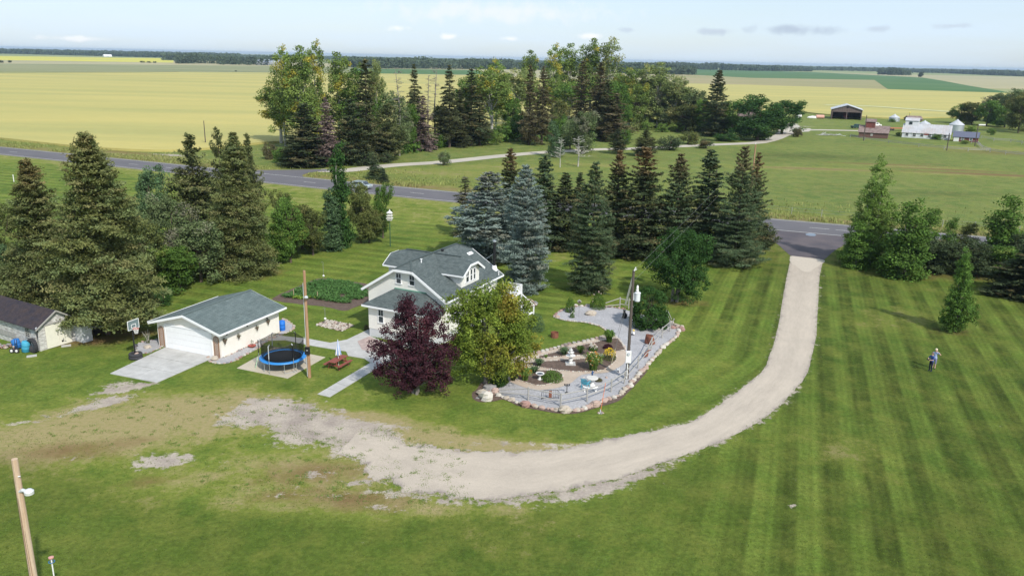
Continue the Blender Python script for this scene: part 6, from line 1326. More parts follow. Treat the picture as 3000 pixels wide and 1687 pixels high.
t = thing('stone_pile', 'low pile of field stones by the shed wall', 'stone pile', (*G(*wSH(60, 985)), 0))
for i in range(26): rg = random.Random(i); stone(t, rg.uniform(-1.1, 1.1), rg.uniform(-.35, .5), rg.uniform(.12, .24), i * 3, rg.uniform(.05, .3))
X_, Y_ = G(*wSH(1380, 760)); t = thing('utility_trailer', 'dark covered trailer with white rim under the huge spruce', 'trailer', (X_, Y_ + .6, 0), .35)
MB().box((0, 0, .95), (2.6, 1.4, .5)).build('load_cover', M('dark_tarp', (.03, .04, .05), .6, .2, 3), t); MB().box((0, 0, .66), (2.8, 1.6, .10)).build('deck_rim', GREYMET, t); MB().bar((-1.3, -.7, .7), (-1.3, -.7, 1.5), .07).build('stake', GREYMET, t); MB().bar((-1.4, 0, .5), (-2.6, 0, .45), .10).build('tongue', RED, t)
for y in (-.8, .8):
    wh = MB().lathe([(.06, -.08), (.28, -.09), (.3, 0), (.28, .09), (.06, .08)], 16); wh.v = [(a + .3, c + y, b + .3) for a, b, c in wh.v]; wh.build('wheel', RUBBER, t)
X_, Y_ = G(*wSH(1222, 800)); t = thing('fuel_can', 'red metal can beside the shed end', 'can', (X_, Y_, 0)); MB().lathe([(.26, 0), (.28, .05), (.28, .42), (.12, .5)], 14, (0, 0, .25)).build('tank', RED, t); MB().bar((-.2, -.2, 0), (-.2, -.2, .3), .05).bar((.2, -.2, 0), (.2, -.2, .3), .05).bar((0, .2, 0), (0, .2, .3), .05).build('stand', BLACK, t)
for lb, x, y in (('flat stepping stone slab before the shed doors', 1000, 945), ('flat concrete slab lying in the grass before the shed', 480, 1100)):
    q = G(*wSH(x, y)); tag(MB().box((0, 0, .03), (.75, .42, .07), .5).build('stepping_slab', CONC, loc=(*q, 0)), lb, 'paving slab', 'slabs before the shed')
# corner plant, boulder, red bowl, blue barrel
def stalks(h, n, spread, seed, mat, leafn=40, ls=.16):
    rg = random.Random(seed); mb = MB(); pts = []
    for i in range(n):
        a = rg.random() * 6.28; q = spread * rg.uniform(.3, 1); e = (math.cos(a) * q, math.sin(a) * q, h * rg.uniform(.6, 1)); mb.tube([(e[0] * .1, e[1] * .1, 0), (e[0] * .4, e[1] * .4, e[2] * .6), e], [.02, .015, .006], 4)
        for j in range(leafn // n): s = rg.uniform(.1, .9); pts.append((e[0] * s, e[1] * s, e[2] * s * s + .05))
    return mb, pts
t = thing('leggy_plant', 'leggy bare stemmed plant in the corner bed of the garage', 'plant', (*G(*wSH(2245, 905)), 0)); mb, pts = stalks(1.35, 12, .5, 3, None, 160); mb.build('stem', PALEBARK, t)
link('leaves', kmesh('leaves', pts, .13, M('dull_plant_leaf', (.10, .12, .05), .8, .3, 8), 4), t)
t = thing('bowl_planter', 'wide rusty red bowl planter on the garage bed', 'planter', (*G(*wGA(1745, 1222)), 0)); MB().lathe([(.12, 0), (.30, .12), (.36, .2), (.33, .2), (.2, .16)], 20).build('bowl', M('terracotta_red', (.36, .09, .06), .7, .15, 4), t); link('blossoms', kmesh('blossoms', cloudpts((0, 0, .24), (.3, .3, .06), 50, 2), .06, FLW, 3), t); link('foliage', kmesh('foliage', cloudpts((0, .1, .35), (.15, .15, .3), 30, 2), .10, PLAINLEAF, 3), t)
X_, Y_ = G(*wGA(2192, 975)); t = thing('rain_barrel', 'bright blue barrel behind the garage corner', 'barrel', (X_, Y_ + .2, 0)); MB().lathe([(.27, 0), (.29, .05), (.29, .3), (.305, .32), (.29, .34), (.29, .62), (.305, .64), (.29, .66), (.29, .88), (.25, .93)], 20).build('shell', M('bright_blue_plastic', (.02, .17, .62), .45, .05, 2), t, True); MB().lathe([(.2, 0), (.2, .03)], 14, (0, 0, .93)).build('lid', bpy.data.materials['bright_blue_plastic'], t)
boulder('tan boulder at the right corner of the garage door', wGA, 1170, 1425, 130, 1, 61, .8, 'boulders by the garage'); boulder('peach boulder in the left garage corner bed', wSH, 2215, 985, 120, 1, 62, .6, 'boulders by the garage')

# ------------------------------------------------------------------ trampoline
c0 = G(*wYD(290, 975), .9); c1 = G(*wYD(785, 930), .9); cx, cy = (c0[0] + c1[0]) / 2, (c0[1] + c1[1]) / 2; R_ = math.hypot(c0[0] - c1[0], c0[1] - c1[1]) / 2; cy += .0
t = thing('trampoline', 'round trampoline with blue pad ring and black safety net', 'trampoline', (cx, cy, 0), .2)
MB().lathe([(.01, .86), (R_ - .34, .86), (R_ - .34, .84), (.01, .84)], 48, cap=False).build('jumping_mat', M('black_mat', (.018, .022, .03), .7, .1, 3), t)
MB().lathe([(R_ - .36, .89), (R_ - .30, .93), (R_ - .02, .93), (R_ + .03, .86), (R_, .83), (R_ - .36, .86)], 48, cap=False).build('pad_ring', M('blue_vinyl', (.035, .24, .62), .45, .06, 2), t)
for k_ in range(6):
    a = k_ * math.pi / 3; ca, sa = math.cos(a), math.sin(a)
    pp = MB().tube([((R_ + .05) * ca, (R_ + .05) * sa, .02), ((R_ + .05) * ca, (R_ + .05) * sa, 2.25), ((R_ - .12) * ca, (R_ - .12) * sa, 2.5)], .022, 8).build('net_pole', GALV, t)
    MB().lathe([(.035, 0), (.035, 1.1)], 8, ((R_ + .05) * ca, (R_ + .05) * sa, 1.3)).build('pole_foam', BLACK if k_ % 2 else GREYMET, pp)
for k_ in range(4):
    a = k_ * math.pi / 2 + .4; p_ = [((R_ - .05) * math.cos(a + s1), (R_ - .05) * math.sin(a + s1)) for s1 in (-.28, .28)]
    MB().tube([(*p_[0], .85), (*p_[0], .04), (*p_[1], .04), (*p_[1], .85)], .025, 8).build('leg', GALV, t)
mn, nt, bs = newmat('net_mesh'); nt.nodes.clear(); out = nt.nodes.new('ShaderNodeOutputMaterial'); tr_ = nt.nodes.new('ShaderNodeBsdfTransparent'); df = nt.nodes.new('ShaderNodeBsdfDiffuse'); df.inputs[0].default_value = (.02, .02, .02, 1); mx = nt.nodes.new('ShaderNodeMixShader'); mx.inputs[0].default_value = .60
nt.links.new(tr_.outputs[0], mx.inputs[1]); nt.links.new(df.outputs[0], mx.inputs[2]); nt.links.new(mx.outputs[0], out.inputs[0])
nm = MB(); n_ = 36; ph_ = [(R_ - .30, .9), (R_ - .16, 1.2), (R_ - .14, 2.3), (R_ - .17, 2.42)]
for r_, z in ph_:
    for j in range(n_): a = 2 * math.pi * j / n_; sag = -.16 * abs(math.sin(3 * a)) if z > 2 else 0; nm.v.append((r_ * math.cos(a), r_ * math.sin(a), z + sag))
for i in range(3):
    for j in range(n_): a = i * n_ + j; b = i * n_ + (j + 1) % n_; nm.f.append((a, b, b + n_, a + n_))
nm.build('safety_net', mn, t)
hem = MB().tube([((R_ - .16) * math.cos(a * math.pi / 18), (R_ - .16) * math.sin(a * math.pi / 18), 2.43 - .16 * abs(math.sin(3 * a * math.pi / 18))) for a in range(37)], .018, 5).build('net_hem', BLACK, t)
lad = MB()
for x in (-.18, .18): lad.bar((x, -.25, 0), (x, 0, .95), .035)
for k_ in range(3): lad.box((0, -.2 + .07 * k_, .22 + .27 * k_), (.36, .08, .03))
lo = lad.build('ladder', M('pale_green_metal', (.45, .62, .42), .5, .05, 3), t); lo.location = (-R_ - .12, -.1, 0); lo.rotation_euler = (0, 0, -1.5)

# ------------------------------------------------------------------ picnic table and umbrella
q = G(*wYD(1135, 1085)); TA = math.radians(67)
t = thing('picnic_table', 'redwood stained picnic table with attached benches on the lawn', 'picnic table', (q[0] - .15, q[1] + .35, 0), TA)
for k_ in range(5): MB().box((0, -.29 + .145 * k_, .73), (1.9, .135, .045)).build('plank', WOODR, t)
for s1 in (-1, 1):
    for k_ in range(2): MB().box((0, s1 * (.62 + .145 * k_), .43), (1.9, .135, .045)).build('bench_plank', WOODR, t)
for x in (-.65, .65):
    MB().box((x, 0, .38), (.06, 1.65, .12)).build('cross_beam', WOODR, t)
    for s1 in (-1, 1): MB().bar((x + .05, s1 * .55, 0), (x + .05, s1 * .2, .71), .09, .05).build('leg', WOODR, t)
t = thing('patio_umbrella', 'folded blue and white umbrella standing in the picnic table', 'umbrella', (q[0] - .12, q[1] + .45, .05))
MB().tube([(0, 0, 0), (0, 0, 2.35)], .022, 8).build('pole', WHITE, t)
for k_ in range(8):
    a = k_ * math.pi / 4; mb = MB(); R3 = lambda rr_, z, a_: (rr_ * math.cos(a_), rr_ * math.sin(a_), z)
    mb.add([R3(.03, 2.3, a - .35), R3(.03, 2.3, a + .35), R3(.12, 1.6, a + .38), R3(.20, 1.05, a + .30), R3(.27, 1.0, a), R3(.20, 1.05, a - .30), R3(.12, 1.6, a - .38), R3(.16, 1.6, a)], [(0, 1, 7), (1, 2, 7), (0, 7, 6), (2, 3, 7), (3, 4, 7), (4, 5, 7), (5, 6, 7)]); mb.build('canopy_panel', M('powder_blue_cloth', (.30, .42, .72), .8, .05, 4) if k_ == 0 else (bpy.data.materials['powder_blue_cloth'] if k_ % 2 == 0 else WHITE), t)

# ------------------------------------------------------------------ rock garden
GG = lambda x, y: G(*wGD(x, y)); GVp = lambda x, y: G(*wGV(x, y))
outer_up = [(2130, 850), (2190, 880), (2260, 960), (2230, 1050), (2130, 1150), (2040, 1210), (1960, 1300), (1880, 1390)]
outer_lo = [(2520, 455), (2450, 545), (2350, 640), (2245, 760), (2150, 865), (2080, 930), (1950, 985), (1750, 1060), (1600, 1115), (1450, 1145), (1300, 1145), (1100, 1120), (950, 1092), (850, 1065), (720, 1045), (600, 995), (470, 955), (395, 915)]
BEDG = [GVp(x, y) for x, y in [(380, 760), (440, 700), (560, 645), (680, 618), (850, 608), (1000, 628), (1150, 618), (1300, 632), (1450, 660), (1750, 740), (2000, 800)] + outer_up] + [GG(x, y) for x, y in outer_lo + [(420, 830), (560, 760), (600, 600), (600, 460), (760, 380), (900, 350), (1200, 300), (1500, 210), (1870, 130)]] + [GVp(x, y) for x, y in [(1160, 985), (1080, 915), (950, 875), (850, 852), (650, 832), (500, 812)]]
gb = sheet('rock_garden_gravel', smooth_line(BEDG, .3, True), .035, GREYGRAVEL, th=.05)
def gsheet(name, pts, z, mat): return sheet(name, smooth_line([GG(x, y) for x, y in pts], .15, True), z, mat)
gsheet('border_soil', [(60, 900), (120, 850), (220, 740), (420, 860), (500, 950), (720, 1030), (950, 1085), (1300, 1140), (1500, 1150), (1750, 1060), (1950, 985), (2080, 935), (2160, 860), (2260, 765), (2360, 660), (2470, 590), (2380, 700), (2280, 810), (2170, 920), (2060, 1010), (1800, 1090), (1500, 1175), (1250, 1175), (1000, 1135), (720, 1080), (500, 990), (350, 1010), (180, 1020), (80, 980)], .02, DIRT)
PATHT = gsheet('garden_path', [(600, 450), (680, 400), (900, 350), (1200, 300), (1500, 210), (1870, 130), (2000, 110), (2160, 310), (2160, 470), (2050, 560), (1900, 620), (1580, 650), (1420, 760), (1250, 825), (1050, 855), (900, 855), (700, 795), (560, 720), (580, 600)], .055, TANGRAVEL)
bA = [(950, 408), (1250, 330), (1500, 262), (1800, 195), (1900, 172), (2040, 150), (2100, 200), (2165, 300), (2040, 335), (1850, 370), (1600, 388), (1300, 402), (1050, 420)]
bB = [(690, 470), (800, 482), (1000, 472), (1250, 455), (1600, 432), (1860, 402), (2020, 385), (2040, 440), (1990, 500), (1880, 580), (1750, 605), (1500, 612), (1250, 592), (1000, 552), (800, 512)]
bC = [(640, 640), (720, 570), (850, 575), (1000, 592), (1200, 592), (1290, 635), (1300, 690), (1200, 750), (1080, 790), (960, 800), (800, 762), (680, 712)]
for i, (pts, lb) in enumerate(((bA, 'upper mulched flower bed of the rock garden with stone edging'), (bB, 'middle mulched flower bed of the rock garden round the fountain'), (bC, 'lower mulched flower bed of the rock garden round the birdbath'))):
    o = sheet('flower_bed', smooth_line([GG(x, y) for x, y in pts], .12, True), .075, DIRT, kind=None); tag(o, lb, 'flower bed', 'flower beds of the rock garden')
    L = smooth_line([GG(x, y) for x, y in pts], .16, True)
    for k_, q_ in enumerate(L): stone(o, q_[0], q_[1], random.Random(k_ + i * 99).uniform(.06, .11), (1, 2, 2, 0, 1, 2)[k_ % 6] + 5 * (k_ % 2), .08)
fs = thing('flagstone_edge', 'band of flat pale flagstones above the upper flower bed', 'flagstones', (0, 0, 0))
L = smooth_line([GG(x, y) for x, y in [(760, 405), (930, 365), (1200, 300), (1400, 240), (1600, 205), (1870, 140)]], .42)
for k_, q_ in enumerate(L):
    for j in range(2):
        rg = random.Random(k_ * 3 + j); n_ = 6; MB().prism([(q_[0] + rg.uniform(.15, .22) * math.cos(a * 6.283 / n_), q_[1] + j * .36 + rg.uniform(.13, .19) * math.sin(a * 6.283 / n_)) for a in range(n_)], .05, .11 + rg.uniform(0, .02)).build('flagstone', STONE[rg.choice((1, 2, 2, 0))], fs)
sb = thing('stone_border', 'outer border of rounded field stones round the rock garden', 'stone border', (0, 0, 0))
Lb = smooth_line([GG(x, y) for x, y in outer_lo[::-1]] + [GVp(x, y) for x, y in outer_up[::-1]], .3)
for k_, q_ in enumerate(Lb): rg = random.Random(k_ * 11); stone(sb, q_[0] + rg.uniform(-.05, .05), q_[1] + rg.uniform(-.05, .05), rg.uniform(.14, .29), rg.choice((0, 1, 1, 5, 6, 2, 7, 2, 10, 12)) , .08)
ue = thing('small_stone_border', 'line of small white stones edging the upper gravel loop', 'stone border', (0, 0, 0))
Lb = smooth_line([GVp(x, y) for x, y in [(380, 765), (500, 812), (650, 832), (850, 852), (950, 875), (1080, 915), (1180, 985), (1320, 1075), (1400, 1170), (1440, 1240)]], .2)
for k_, q_ in enumerate(Lb): stone(ue, q_[0], q_[1], random.Random(k_).uniform(.08, .14), (2, 1, 2, 7, 0)[k_ % 5], .06)
Lb = smooth_line([GVp(x, y) for x, y in [(380, 760), (440, 700), (560, 645), (680, 618), (850, 606), (1150, 614), (1300, 630), (1450, 655)]], .3)
for k_, q_ in enumerate(Lb): stone(ue, q_[0], q_[1], random.Random(k_).uniform(.10, .19), (4, 0, 4, 9, 1)[k_ % 5], .08)
for a in [('dark slab like boulder at the left end of the rail fence', wGD, 300, 890, 235, 3, 171, .6), ('pink boulder under the dark slab boulder', wGD, 372, 915, 130, 0, 72, 1.),
          ('largest pale boulder of the pile below the dark slab', wGD, 262, 1005, 215, 2, 73, .85), ('pale boulder behind the largest one of the pile', wGD, 205, 935, 170, 1, 74, .75), ('small brown boulder on top of the pile', wGD, 290, 925, 60, 4, 75, 1.6), ('low flat stone at the left of the boulder pile', wGD, 140, 975, 80, 3, 78, .35),
          ('rose boulder in the stone border below the first fence post', wGD, 792, 1095, 150, 4, 76, .85), ('orange tan boulder at the front corner of the stone border', wGD, 1335, 1170, 190, 1, 77, .75),
          ('pinkish boulder right of the orange tan one', wGD, 1475, 1155, 90, 0, 79, .7), ('wide pink boulder behind the orange stake foot', wGD, 1762, 1085, 155, 0, 80, .8), ('salmon stone between the two pink border boulders', wGD, 1565, 1140, 80, 0, 81, .7),
          ('pale pink boulder near the power pole foot', wGD, 2235, 815, 105, 2, 82, .8), ('tan boulder in the border right of the power pole', wGD, 2330, 690, 80, 1, 83, .8), ('rounded tan boulder high in the right border', wGD, 2450, 570, 80, 0, 84, .8),
          ('big flat pale boulder lying in the upper gravel', wGV, 930, 745, 180, 1, 85, .6), ('pale boulder left of the feeder on the back edge', wGV, 705, 610, 80, 2, 86, .7), ('cream boulder right of the feeder on the back edge', wGV, 795, 615, 65, 2, 87, .7), ('dark boulder beside the back gravel shrub', wGV, 880, 610, 90, 3, 88, .6),
          ('rose boulder at the left tip of the upper gravel', wGV, 425, 780, 85, 0, 89, .7), ('grey boulder at the foot of the dark round bush', wGV, 2000, 930, 130, 3, 90, .9), ('white boulder before the grey one by the bush', wGV, 1965, 965, 70, 2, 91, .7),
          ('rose boulder at the fence corner', wGV, 2175, 945, 90, 4, 92, .8), ('tan boulder second from the far right border corner', wGV, 2240, 920, 80, 1, 93, .8), ('large rose boulder at the far right border corner', wGV, 2300, 975, 120, 4, 94, .8), ('tan boulder behind the large rose one', wGV, 2310, 930, 80, 1, 95, .8),
          ('pink rock at the top of the orange stake shadow', wGD, 1905, 695, 45, 0, 96, .9), ('pale stone by the round stone table', wGD, 1590, 690, 40, 2, 97, .6)]:
    boulder(*a)
# split rail fence
fe = thing('rail_fence', 'weathered split rail fence round the gravel garden', 'fence', (0, 0, 0))
FP = [GG(x, y) for x, y in [(430, 925), (830, 1000), (1275, 1085), (1635, 1012), (1968, 885), (2150, 772), (2335, 560), (2470, 400)]] + [GVp(x, y) for x, y in [(1845, 1245), (2005, 1085), (2125, 985)]]
for i, p_ in enumerate(FP):
    if i: MB().tube([(*p_, 0), (*p_, 1.12)], [.065, .06], 8).build('post', WOODG, fe)
    if i < len(FP) - 1:
        q_ = FP[i + 1]; lo = (.25, .5) if i == 0 else (.5, .5); hi = (.45, 1.) if i == 0 else (1., 1.)
        for a, b in (lo, hi): MB().tube([(*p_, a), (*q_, b)], .042, 6).build('rail', WOODG, fe)
fe2 = thing('rail_fence', 'short split rail fence behind the upper gravel beside the bush', 'fence', (0, 0, 0))
a_, b_, c_ = GVp(1150, 640), GVp(1368, 625), GVp(1500, 640)
for p_ in (b_, c_): MB().tube([(*p_, 0), (*p_, 1.15)], .06, 8).build('post', WOODG, fe2)
for p_, q_, za, zb_ in ((a_, b_, .62, 1.05), (a_, b_, .3, .35), (b_, c_, 1.0, .9), (b_, c_, .4, .4)): MB().tube([(*p_, za), (*q_, zb_)], .042, 6).build('rail', WOODG, fe2)
fe3 = thing('rail_fence', 'collapsed rail fence end leaning behind the far border boulders', 'fence', (0, 0, 0))
a_, b_ = GVp(2140, 920), GVp(2085, 800)
for p_, hgt_, lx in ((a_, .9, .25), (b_, 1.0, -.15)): MB().tube([(*p_, 0), (p_[0] + lx, p_[1], hgt_)], .055, 8).build('post', WOODG, fe3)
for za, zb_ in ((.85, .9), (.3, .5)): MB().tube([(*a_, za), (*b_, zb_)], .04, 6).build('rail', WOODG, fe3)

# ------------------------------------------------------------------ garden ornaments
CAST = M('white_cast_stone', (.72, .71, .68), .8, .08, 5)
q = GG(1410, 505); t = thing('fountain', 'white three tiered fountain in the middle flower bed', 'fountain', (*q, .07))
MB().box((0, 0, .03), (.85, .85, .06)).build('base_slab', CONC, t)
MB().lathe([(.20, .06), (.22, .12), (.12, .2), (.18, .34), (.20, .42), (.10, .55), (.08, .60)], 18).build('pedestal', CAST, t, True)
for k_, (r_, z) in enumerate(((.40, .62), (.27, .92), (.16, 1.14))): MB().lathe([(.06, z - .04), (r_ * .6, z + .02), (r_, z + .13), (r_ * 1.03, z + .15), (r_ * .92, z + .14), (r_ * .5, z + .07), (.02, z + .06)], 20).build('bowl', CAST, t, True)
MB().lathe([(.07, .70), (.10, .78), (.05, .88), (.06, .92)], 12).build('stem', CAST, t, True); MB().lathe([(.05, 1.0), (.07, 1.06), (.04, 1.12)], 12).build('stem', CAST, t, True); MB().lathe([(.05, 1.2), (.08, 1.28), (.03, 1.36), (.05, 1.40), (.01, 1.48)], 12).build('finial', CAST, t, True)
q = GG(990, 720); t = thing('birdbath', 'white round birdbath in the lower flower bed', 'birdbath', (*q, .07))
MB().lathe([(.20, 0), (.20, .05), (.09, .12), (.07, .34), (.12, .42)], 16).build('pedestal', CAST, t, True); MB().lathe([(.10, .40), (.30, .46), (.36, .53), (.345, .56), (.27, .50), (.02, .48)], 22).build('bowl', CAST, t, True); MB().lathe([(.26, .505), (.26, .51)], 20).build('water', DARKGLASS, t)
q = GG(1705, 800); t = thing('garden_table', 'round concrete garden table on the grey gravel', 'table', (*q, .03))
MB().lathe([(.28, 0), (.26, .08), (.13, .2), (.15, .5), (.28, .62)], 16).build('pedestal', CAST, t, True); MB().lathe([(.44, .62), (.48, .65), (.48, .70), (.44, .72), (.05, .73)], 26).build('tabletop', M('grey_cast_top', (.56, .54, .50), .8, .1, 4), t)
q = GG(1690, 745); t = thing('blue_figurine', 'small dark blue figurine standing on the round concrete table', 'figurine', (q[0] + .05, q[1] - .35, .76)); DB = M('dark_blue_glaze', (.03, .08, .2), .35, .1, 5); MB().lathe([(.08, 0), (.06, .08), (.09, .16), (.05, .24), (.07, .30), (.01, .36)], 12).build('body', DB, t, True); MB().bar((.0, 0, .2), (.16, 0, .30), .04).build('arm', DB, t)
q = GG(1680, 875); t = thing('curved_bench', 'curved concrete bench beside the round garden table', 'bench', (*q, .03))
cv = MB(); cv.tube([(.62 * math.cos(a), .62 * math.sin(a) + .35, .40) for a in [math.radians(-150 + 12 * k_) for k_ in range(11)]], .10, 6); cv.v = [(x, y, .38 + (z - .40) * .5) for x, y, z in cv.v]; cv.build('seat', CAST, t)
for a in (-135, -45): MB().box((.62 * math.cos(math.radians(a)), .62 * math.sin(math.radians(a)) + .35, .17), (.12, .12, .34)).build('leg', CAST, t)
q = GG(1615, 835); t = thing('garden_chair', 'faded turquoise slatted garden chair by the round table', 'chair', (*q, .03), -.6); TQ = M('turquoise_paint', (.08, .36, .46), .6, .1, 4)
for k_ in range(5): MB().box((-.20 + .1 * k_, 0, .40), (.085, .44, .025)).build('seat_slat', TQ, t)
for k_ in range(5): MB().bar((-.20 + .1 * k_, -.22, .42), (-.24 + .12 * k_, -.36, .92), .075, .02).build('back_slat', TQ, t)
for x in (-.24, .24):
    for y in (-.2, .2): MB().box((x, y, .2), (.05, .05, .4)).build('leg', TQ, t)
    MB().box((x * 1.15, 0, .60), (.08, .5, .03)).build('armrest', TQ, t)
q = GG(1360, 900); t = thing('black_lantern_stand', 'short black lantern stand on the grey gravel', 'lantern', (*q, .03)); MB().lathe([(.16, 0), (.15, .04), (.03, .08), (.03, .62)], 12).build('stem', BLACK, t); MB().bar((-.17, 0, .62), (.17, 0, .62), .04).build('arm', BLACK, t)
for x in (-.17, 0, .17): MB().lathe([(.03, 0), (.07, .12), (.05, .14)], 8, (x, 0, .62)).build('lantern_cup', BLACK, t)
a_, b_ = GG(1015, 985), GG(1250, 975); t = thing('iron_bedstead', 'black iron bed headboard with rusty panel inside the fence', 'bedstead', (*a_, 0)); L_ = math.hypot(b_[0] - a_[0], b_[1] - a_[1]); t.rotation_euler = (0, 0, math.atan2(b_[1] - a_[1], b_[0] - a_[0]))
MB().tube([(0, 0, 0), (0, 0, .60), (.08, 0, .72), (.2, 0, .76), (L_ - .2, 0, .76), (L_ - .08, 0, .72), (L_, 0, .60), (L_, 0, 0)], .022, 6).build('frame', BLACK, t); MB().bar((0, 0, .12), (L_, 0, .12), .025).build('rail', BLACK, t)
for k_ in range(1, 10):
    x = L_ * k_ / 10; 
    if abs(x - L_ / 2) > .14: MB().bar((x, 0, .12), (x, 0, .75), .016).build('spindle', BLACK, t)
MB().box((L_ / 2, .01, .42), (.24, .02, .56)).build('panel', RUST, t)
q = GG(1820, 1170); t = thing('marker_stake', 'tall thin orange marker stake leaning outside the stone border', 'stake', (*q, 0)); MB().tube([(0, 0, 0), (.28, .1, 2.35)], .022, 6).build('rod', ORANGE, t); MB().lathe([(.03, 0), (.05, .1), (.03, .3)], 8).build('collar', GREYMET, t)
for i in range(7): stone(t, random.Random(i).uniform(-.2, .2), random.Random(i + 9).uniform(-.2, .2), .09, i + 3)
q = GVp(385, 1070); t = thing('fire_ring', 'rusty steel fire drum standing on the lawn', 'drum', (*q, 0)); MB().lathe([(.36, 0), (.36, .20), (.375, .22), (.36, .24), (.36, .50), (.33, .50), (.33, .04), (.01, .04)], 24).build('shell', RUST, t)
for lb, x, y, rz, tl in (('left rusty barrel tipped together beside the fence', 1790, 1165, .3, .15), ('right rusty barrel tipped together beside the fence', 1855, 1180, -.5, -.35)):
    q = GVp(x, y); t = thing('rusty_barrel', lb, 'barrel', (*q, .03), 0, 'rusty barrels by the fence'); t.rotation_euler = (0, tl, rz)
    MB().lathe([(.30, 0), (.32, .03), (.32, .26), (.335, .28), (.32, .30), (.32, .56), (.335, .58), (.32, .60), (.32, .80), (.30, .80), (.30, .1), (.01, .1)], 20).build('shell', RUST, t)
q = GVp(1725, 1385); t = thing('old_plough', 'rusty curved implement leaning behind the fence rails', 'implement', (*q, .03)); MB().tube([(0, 0, 0), (.15, .1, .35), (.4, .2, .6), (.7, .3, .66)], [.05, .07, .06, .03], 6).build('beam', RUST, t); MB().slab([(0, 0, .1), (.35, -.05, .12), (.45, .1, .42), (.1, .12, .45)], .02).build('share', RUST, t)
q = GVp(1440, 785); t = thing('bear_statue', 'small black bear statue beside the dark round bush', 'statue', (*q, .03)); MB().lathe([(.16, 0), (.24, .08), (.25, .28), (.18, .48), (.10, .58)], 14).build('body', BLACK, t, True)
h_ = MB().lathe([(.03, -.14), (.12, -.06), (.14, .04), (.08, .13), (.01, .15)], 12, (-.05, -.05, .72)).build('head', BLACK, t, True); MB().lathe([(.07, 0), (.05, .08), (.01, .1)], 8, (0, 0, 0)).build('muzzle', M('tan_muzzle', (.25, .15, .08), .7), h_); KIDS[h_.name][-1].location = (-.12, -.12, .66)
for s1 in (-.11, .08): MB().lathe([(.04, -.03), (.05, 0), (.02, .04)], 8, (-.05 + s1, -.03, .86)).build('ear', BLACK, h_)
for s1 in (-.18, .18): MB().tube([(s1, -.05, .42), (s1 * 1.1, -.2, .3), (s1 * .7, -.26, .2)], [.06, .05, .04], 8).build('paw', BLACK, t)
q = GVp(1575, 1040); t = thing('garden_figure', 'little sitting garden figure in white with a yellow hat', 'garden figure', (*q, .03)); MB().lathe([(.10, .04), (.13, .12), (.10, .26), (.05, .34)], 12).build('body', WHITE, t, True)
MB().tube([(0, 0, .08), (-.18, -.06, .10), (-.34, -.1, .03)], [.06, .05, .03], 8).build('leg', M('dark_trousers', (.03, .035, .06), .7, .1, 4), t); MB().tube([(.03, -.05, .08), (-.15, -.12, .10), (-.28, -.18, .03)], [.06, .05, .03], 8).build('leg', bpy.data.materials['dark_trousers'], t)
hd_ = MB().lathe([(.02, -.06), (.06, -.03), (.065, .03), (.03, .07)], 10, (0, 0, .41)).build('head', SKIN, t, True); MB().lathe([(.13, 0), (.07, .02), (.06, .08), (.01, .11)], 12, (0, 0, .45)).build('hat', M('straw_yellow', (.75, .58, .12), .7, .05, 4), hd_)
q = GVp(750, 765); t = thing('bird_feeder', 'small roofed bird feeder on a thin post in the upper gravel', 'bird feeder', (*q, .03)); MB().tube([(0, 0, 0), (0, 0, 1.45)], .02, 6).build('post', WIRE, t); MB().box((0, 0, 1.55), (.22, .2, .16)).build('hopper', OLDBOARD, t)
rf_ = MB(); rf_.slab([(-.2, -.2, 1.62), (-.2, .2, 1.62), (0, .2, 1.76), (0, -.2, 1.76)], .02); rf_.slab([(.2, -.2, 1.62), (.2, .2, 1.62), (0, .2, 1.76), (0, -.2, 1.76)], .02); rf_.build('roof', WOODG, t); MB().box((0, 0, 1.46), (.3, .3, .02)).build('tray', OLDBOARD, t)
q = GG(2062, 610); t = thing('hose_reel', 'white hose reel beside the meter box of the power pole', 'hose reel', (*q, .03)); 
for x in (-.10, .10): wh = MB().lathe([(.16, -.015), (.17, 0), (.16, .015)], 18); wh.v = [(c + x, a, b + .2) for a, b, c in wh.v]; wh.build('flange', WHITE, t)
wh = MB().lathe([(.09, -.1), (.09, .1)], 14); wh.v = [(c, a, b + .2) for a, b, c in wh.v]; wh.build('drum', GREYMET, t); MB().bar((-.13, -.12, 0), (-.13, .0, .2), .03).bar((.13, -.12, 0), (.13, 0, .2), .03).build('stand', WHITE, t)

# ------------------------------------------------------------------ flowers and clumps
def blades(h, w_, n, seed, width=.022, droop=.5):
    """arching grass-like leaves, each of two joined quads"""
    rg = np.random.default_rng(seed); a = rg.random(n) * 6.283; L = w_ * rg.uniform(.35, 1, n); hh = h * rg.uniform(.6, 1, n); b0 = rg.normal(0, w_ * .12, (n, 2)); c, s = np.cos(a), np.sin(a); px, py = -s * width, c * width
    V = []
    for u, z, k in ((0, 0, .7), (.45, .80, 1.), (.8, .95, .9), (1., .95 - droop * .35, .15)):
        V.append(np.stack([b0[:, 0] + c * L * u - px * k, b0[:, 1] + s * L * u - py * k, hh * z], 1)); V.append(np.stack([b0[:, 0] + c * L * u + px * k, b0[:, 1] + s * L * u + py * k, hh * z], 1))
    V = np.stack(V, 1).reshape(-1, 3); i = np.arange(n)[:, None] * 8; Q = np.concatenate([np.concatenate([i + 2 * j, i + 2 * j + 1, i + 2 * j + 3, i + 2 * j + 2], 1) for j in range(3)])
    T = np.repeat(np.c_[rg.random(n), np.clip(.8 + rg.normal(0, .16, n), .4, 1.3), np.zeros(n)], 8, 0); return V, Q, T
def petal(name, c): 
    m_ = bpy.data.materials.get(name)
    return m_ or M(name, c, .6, .12, 8)
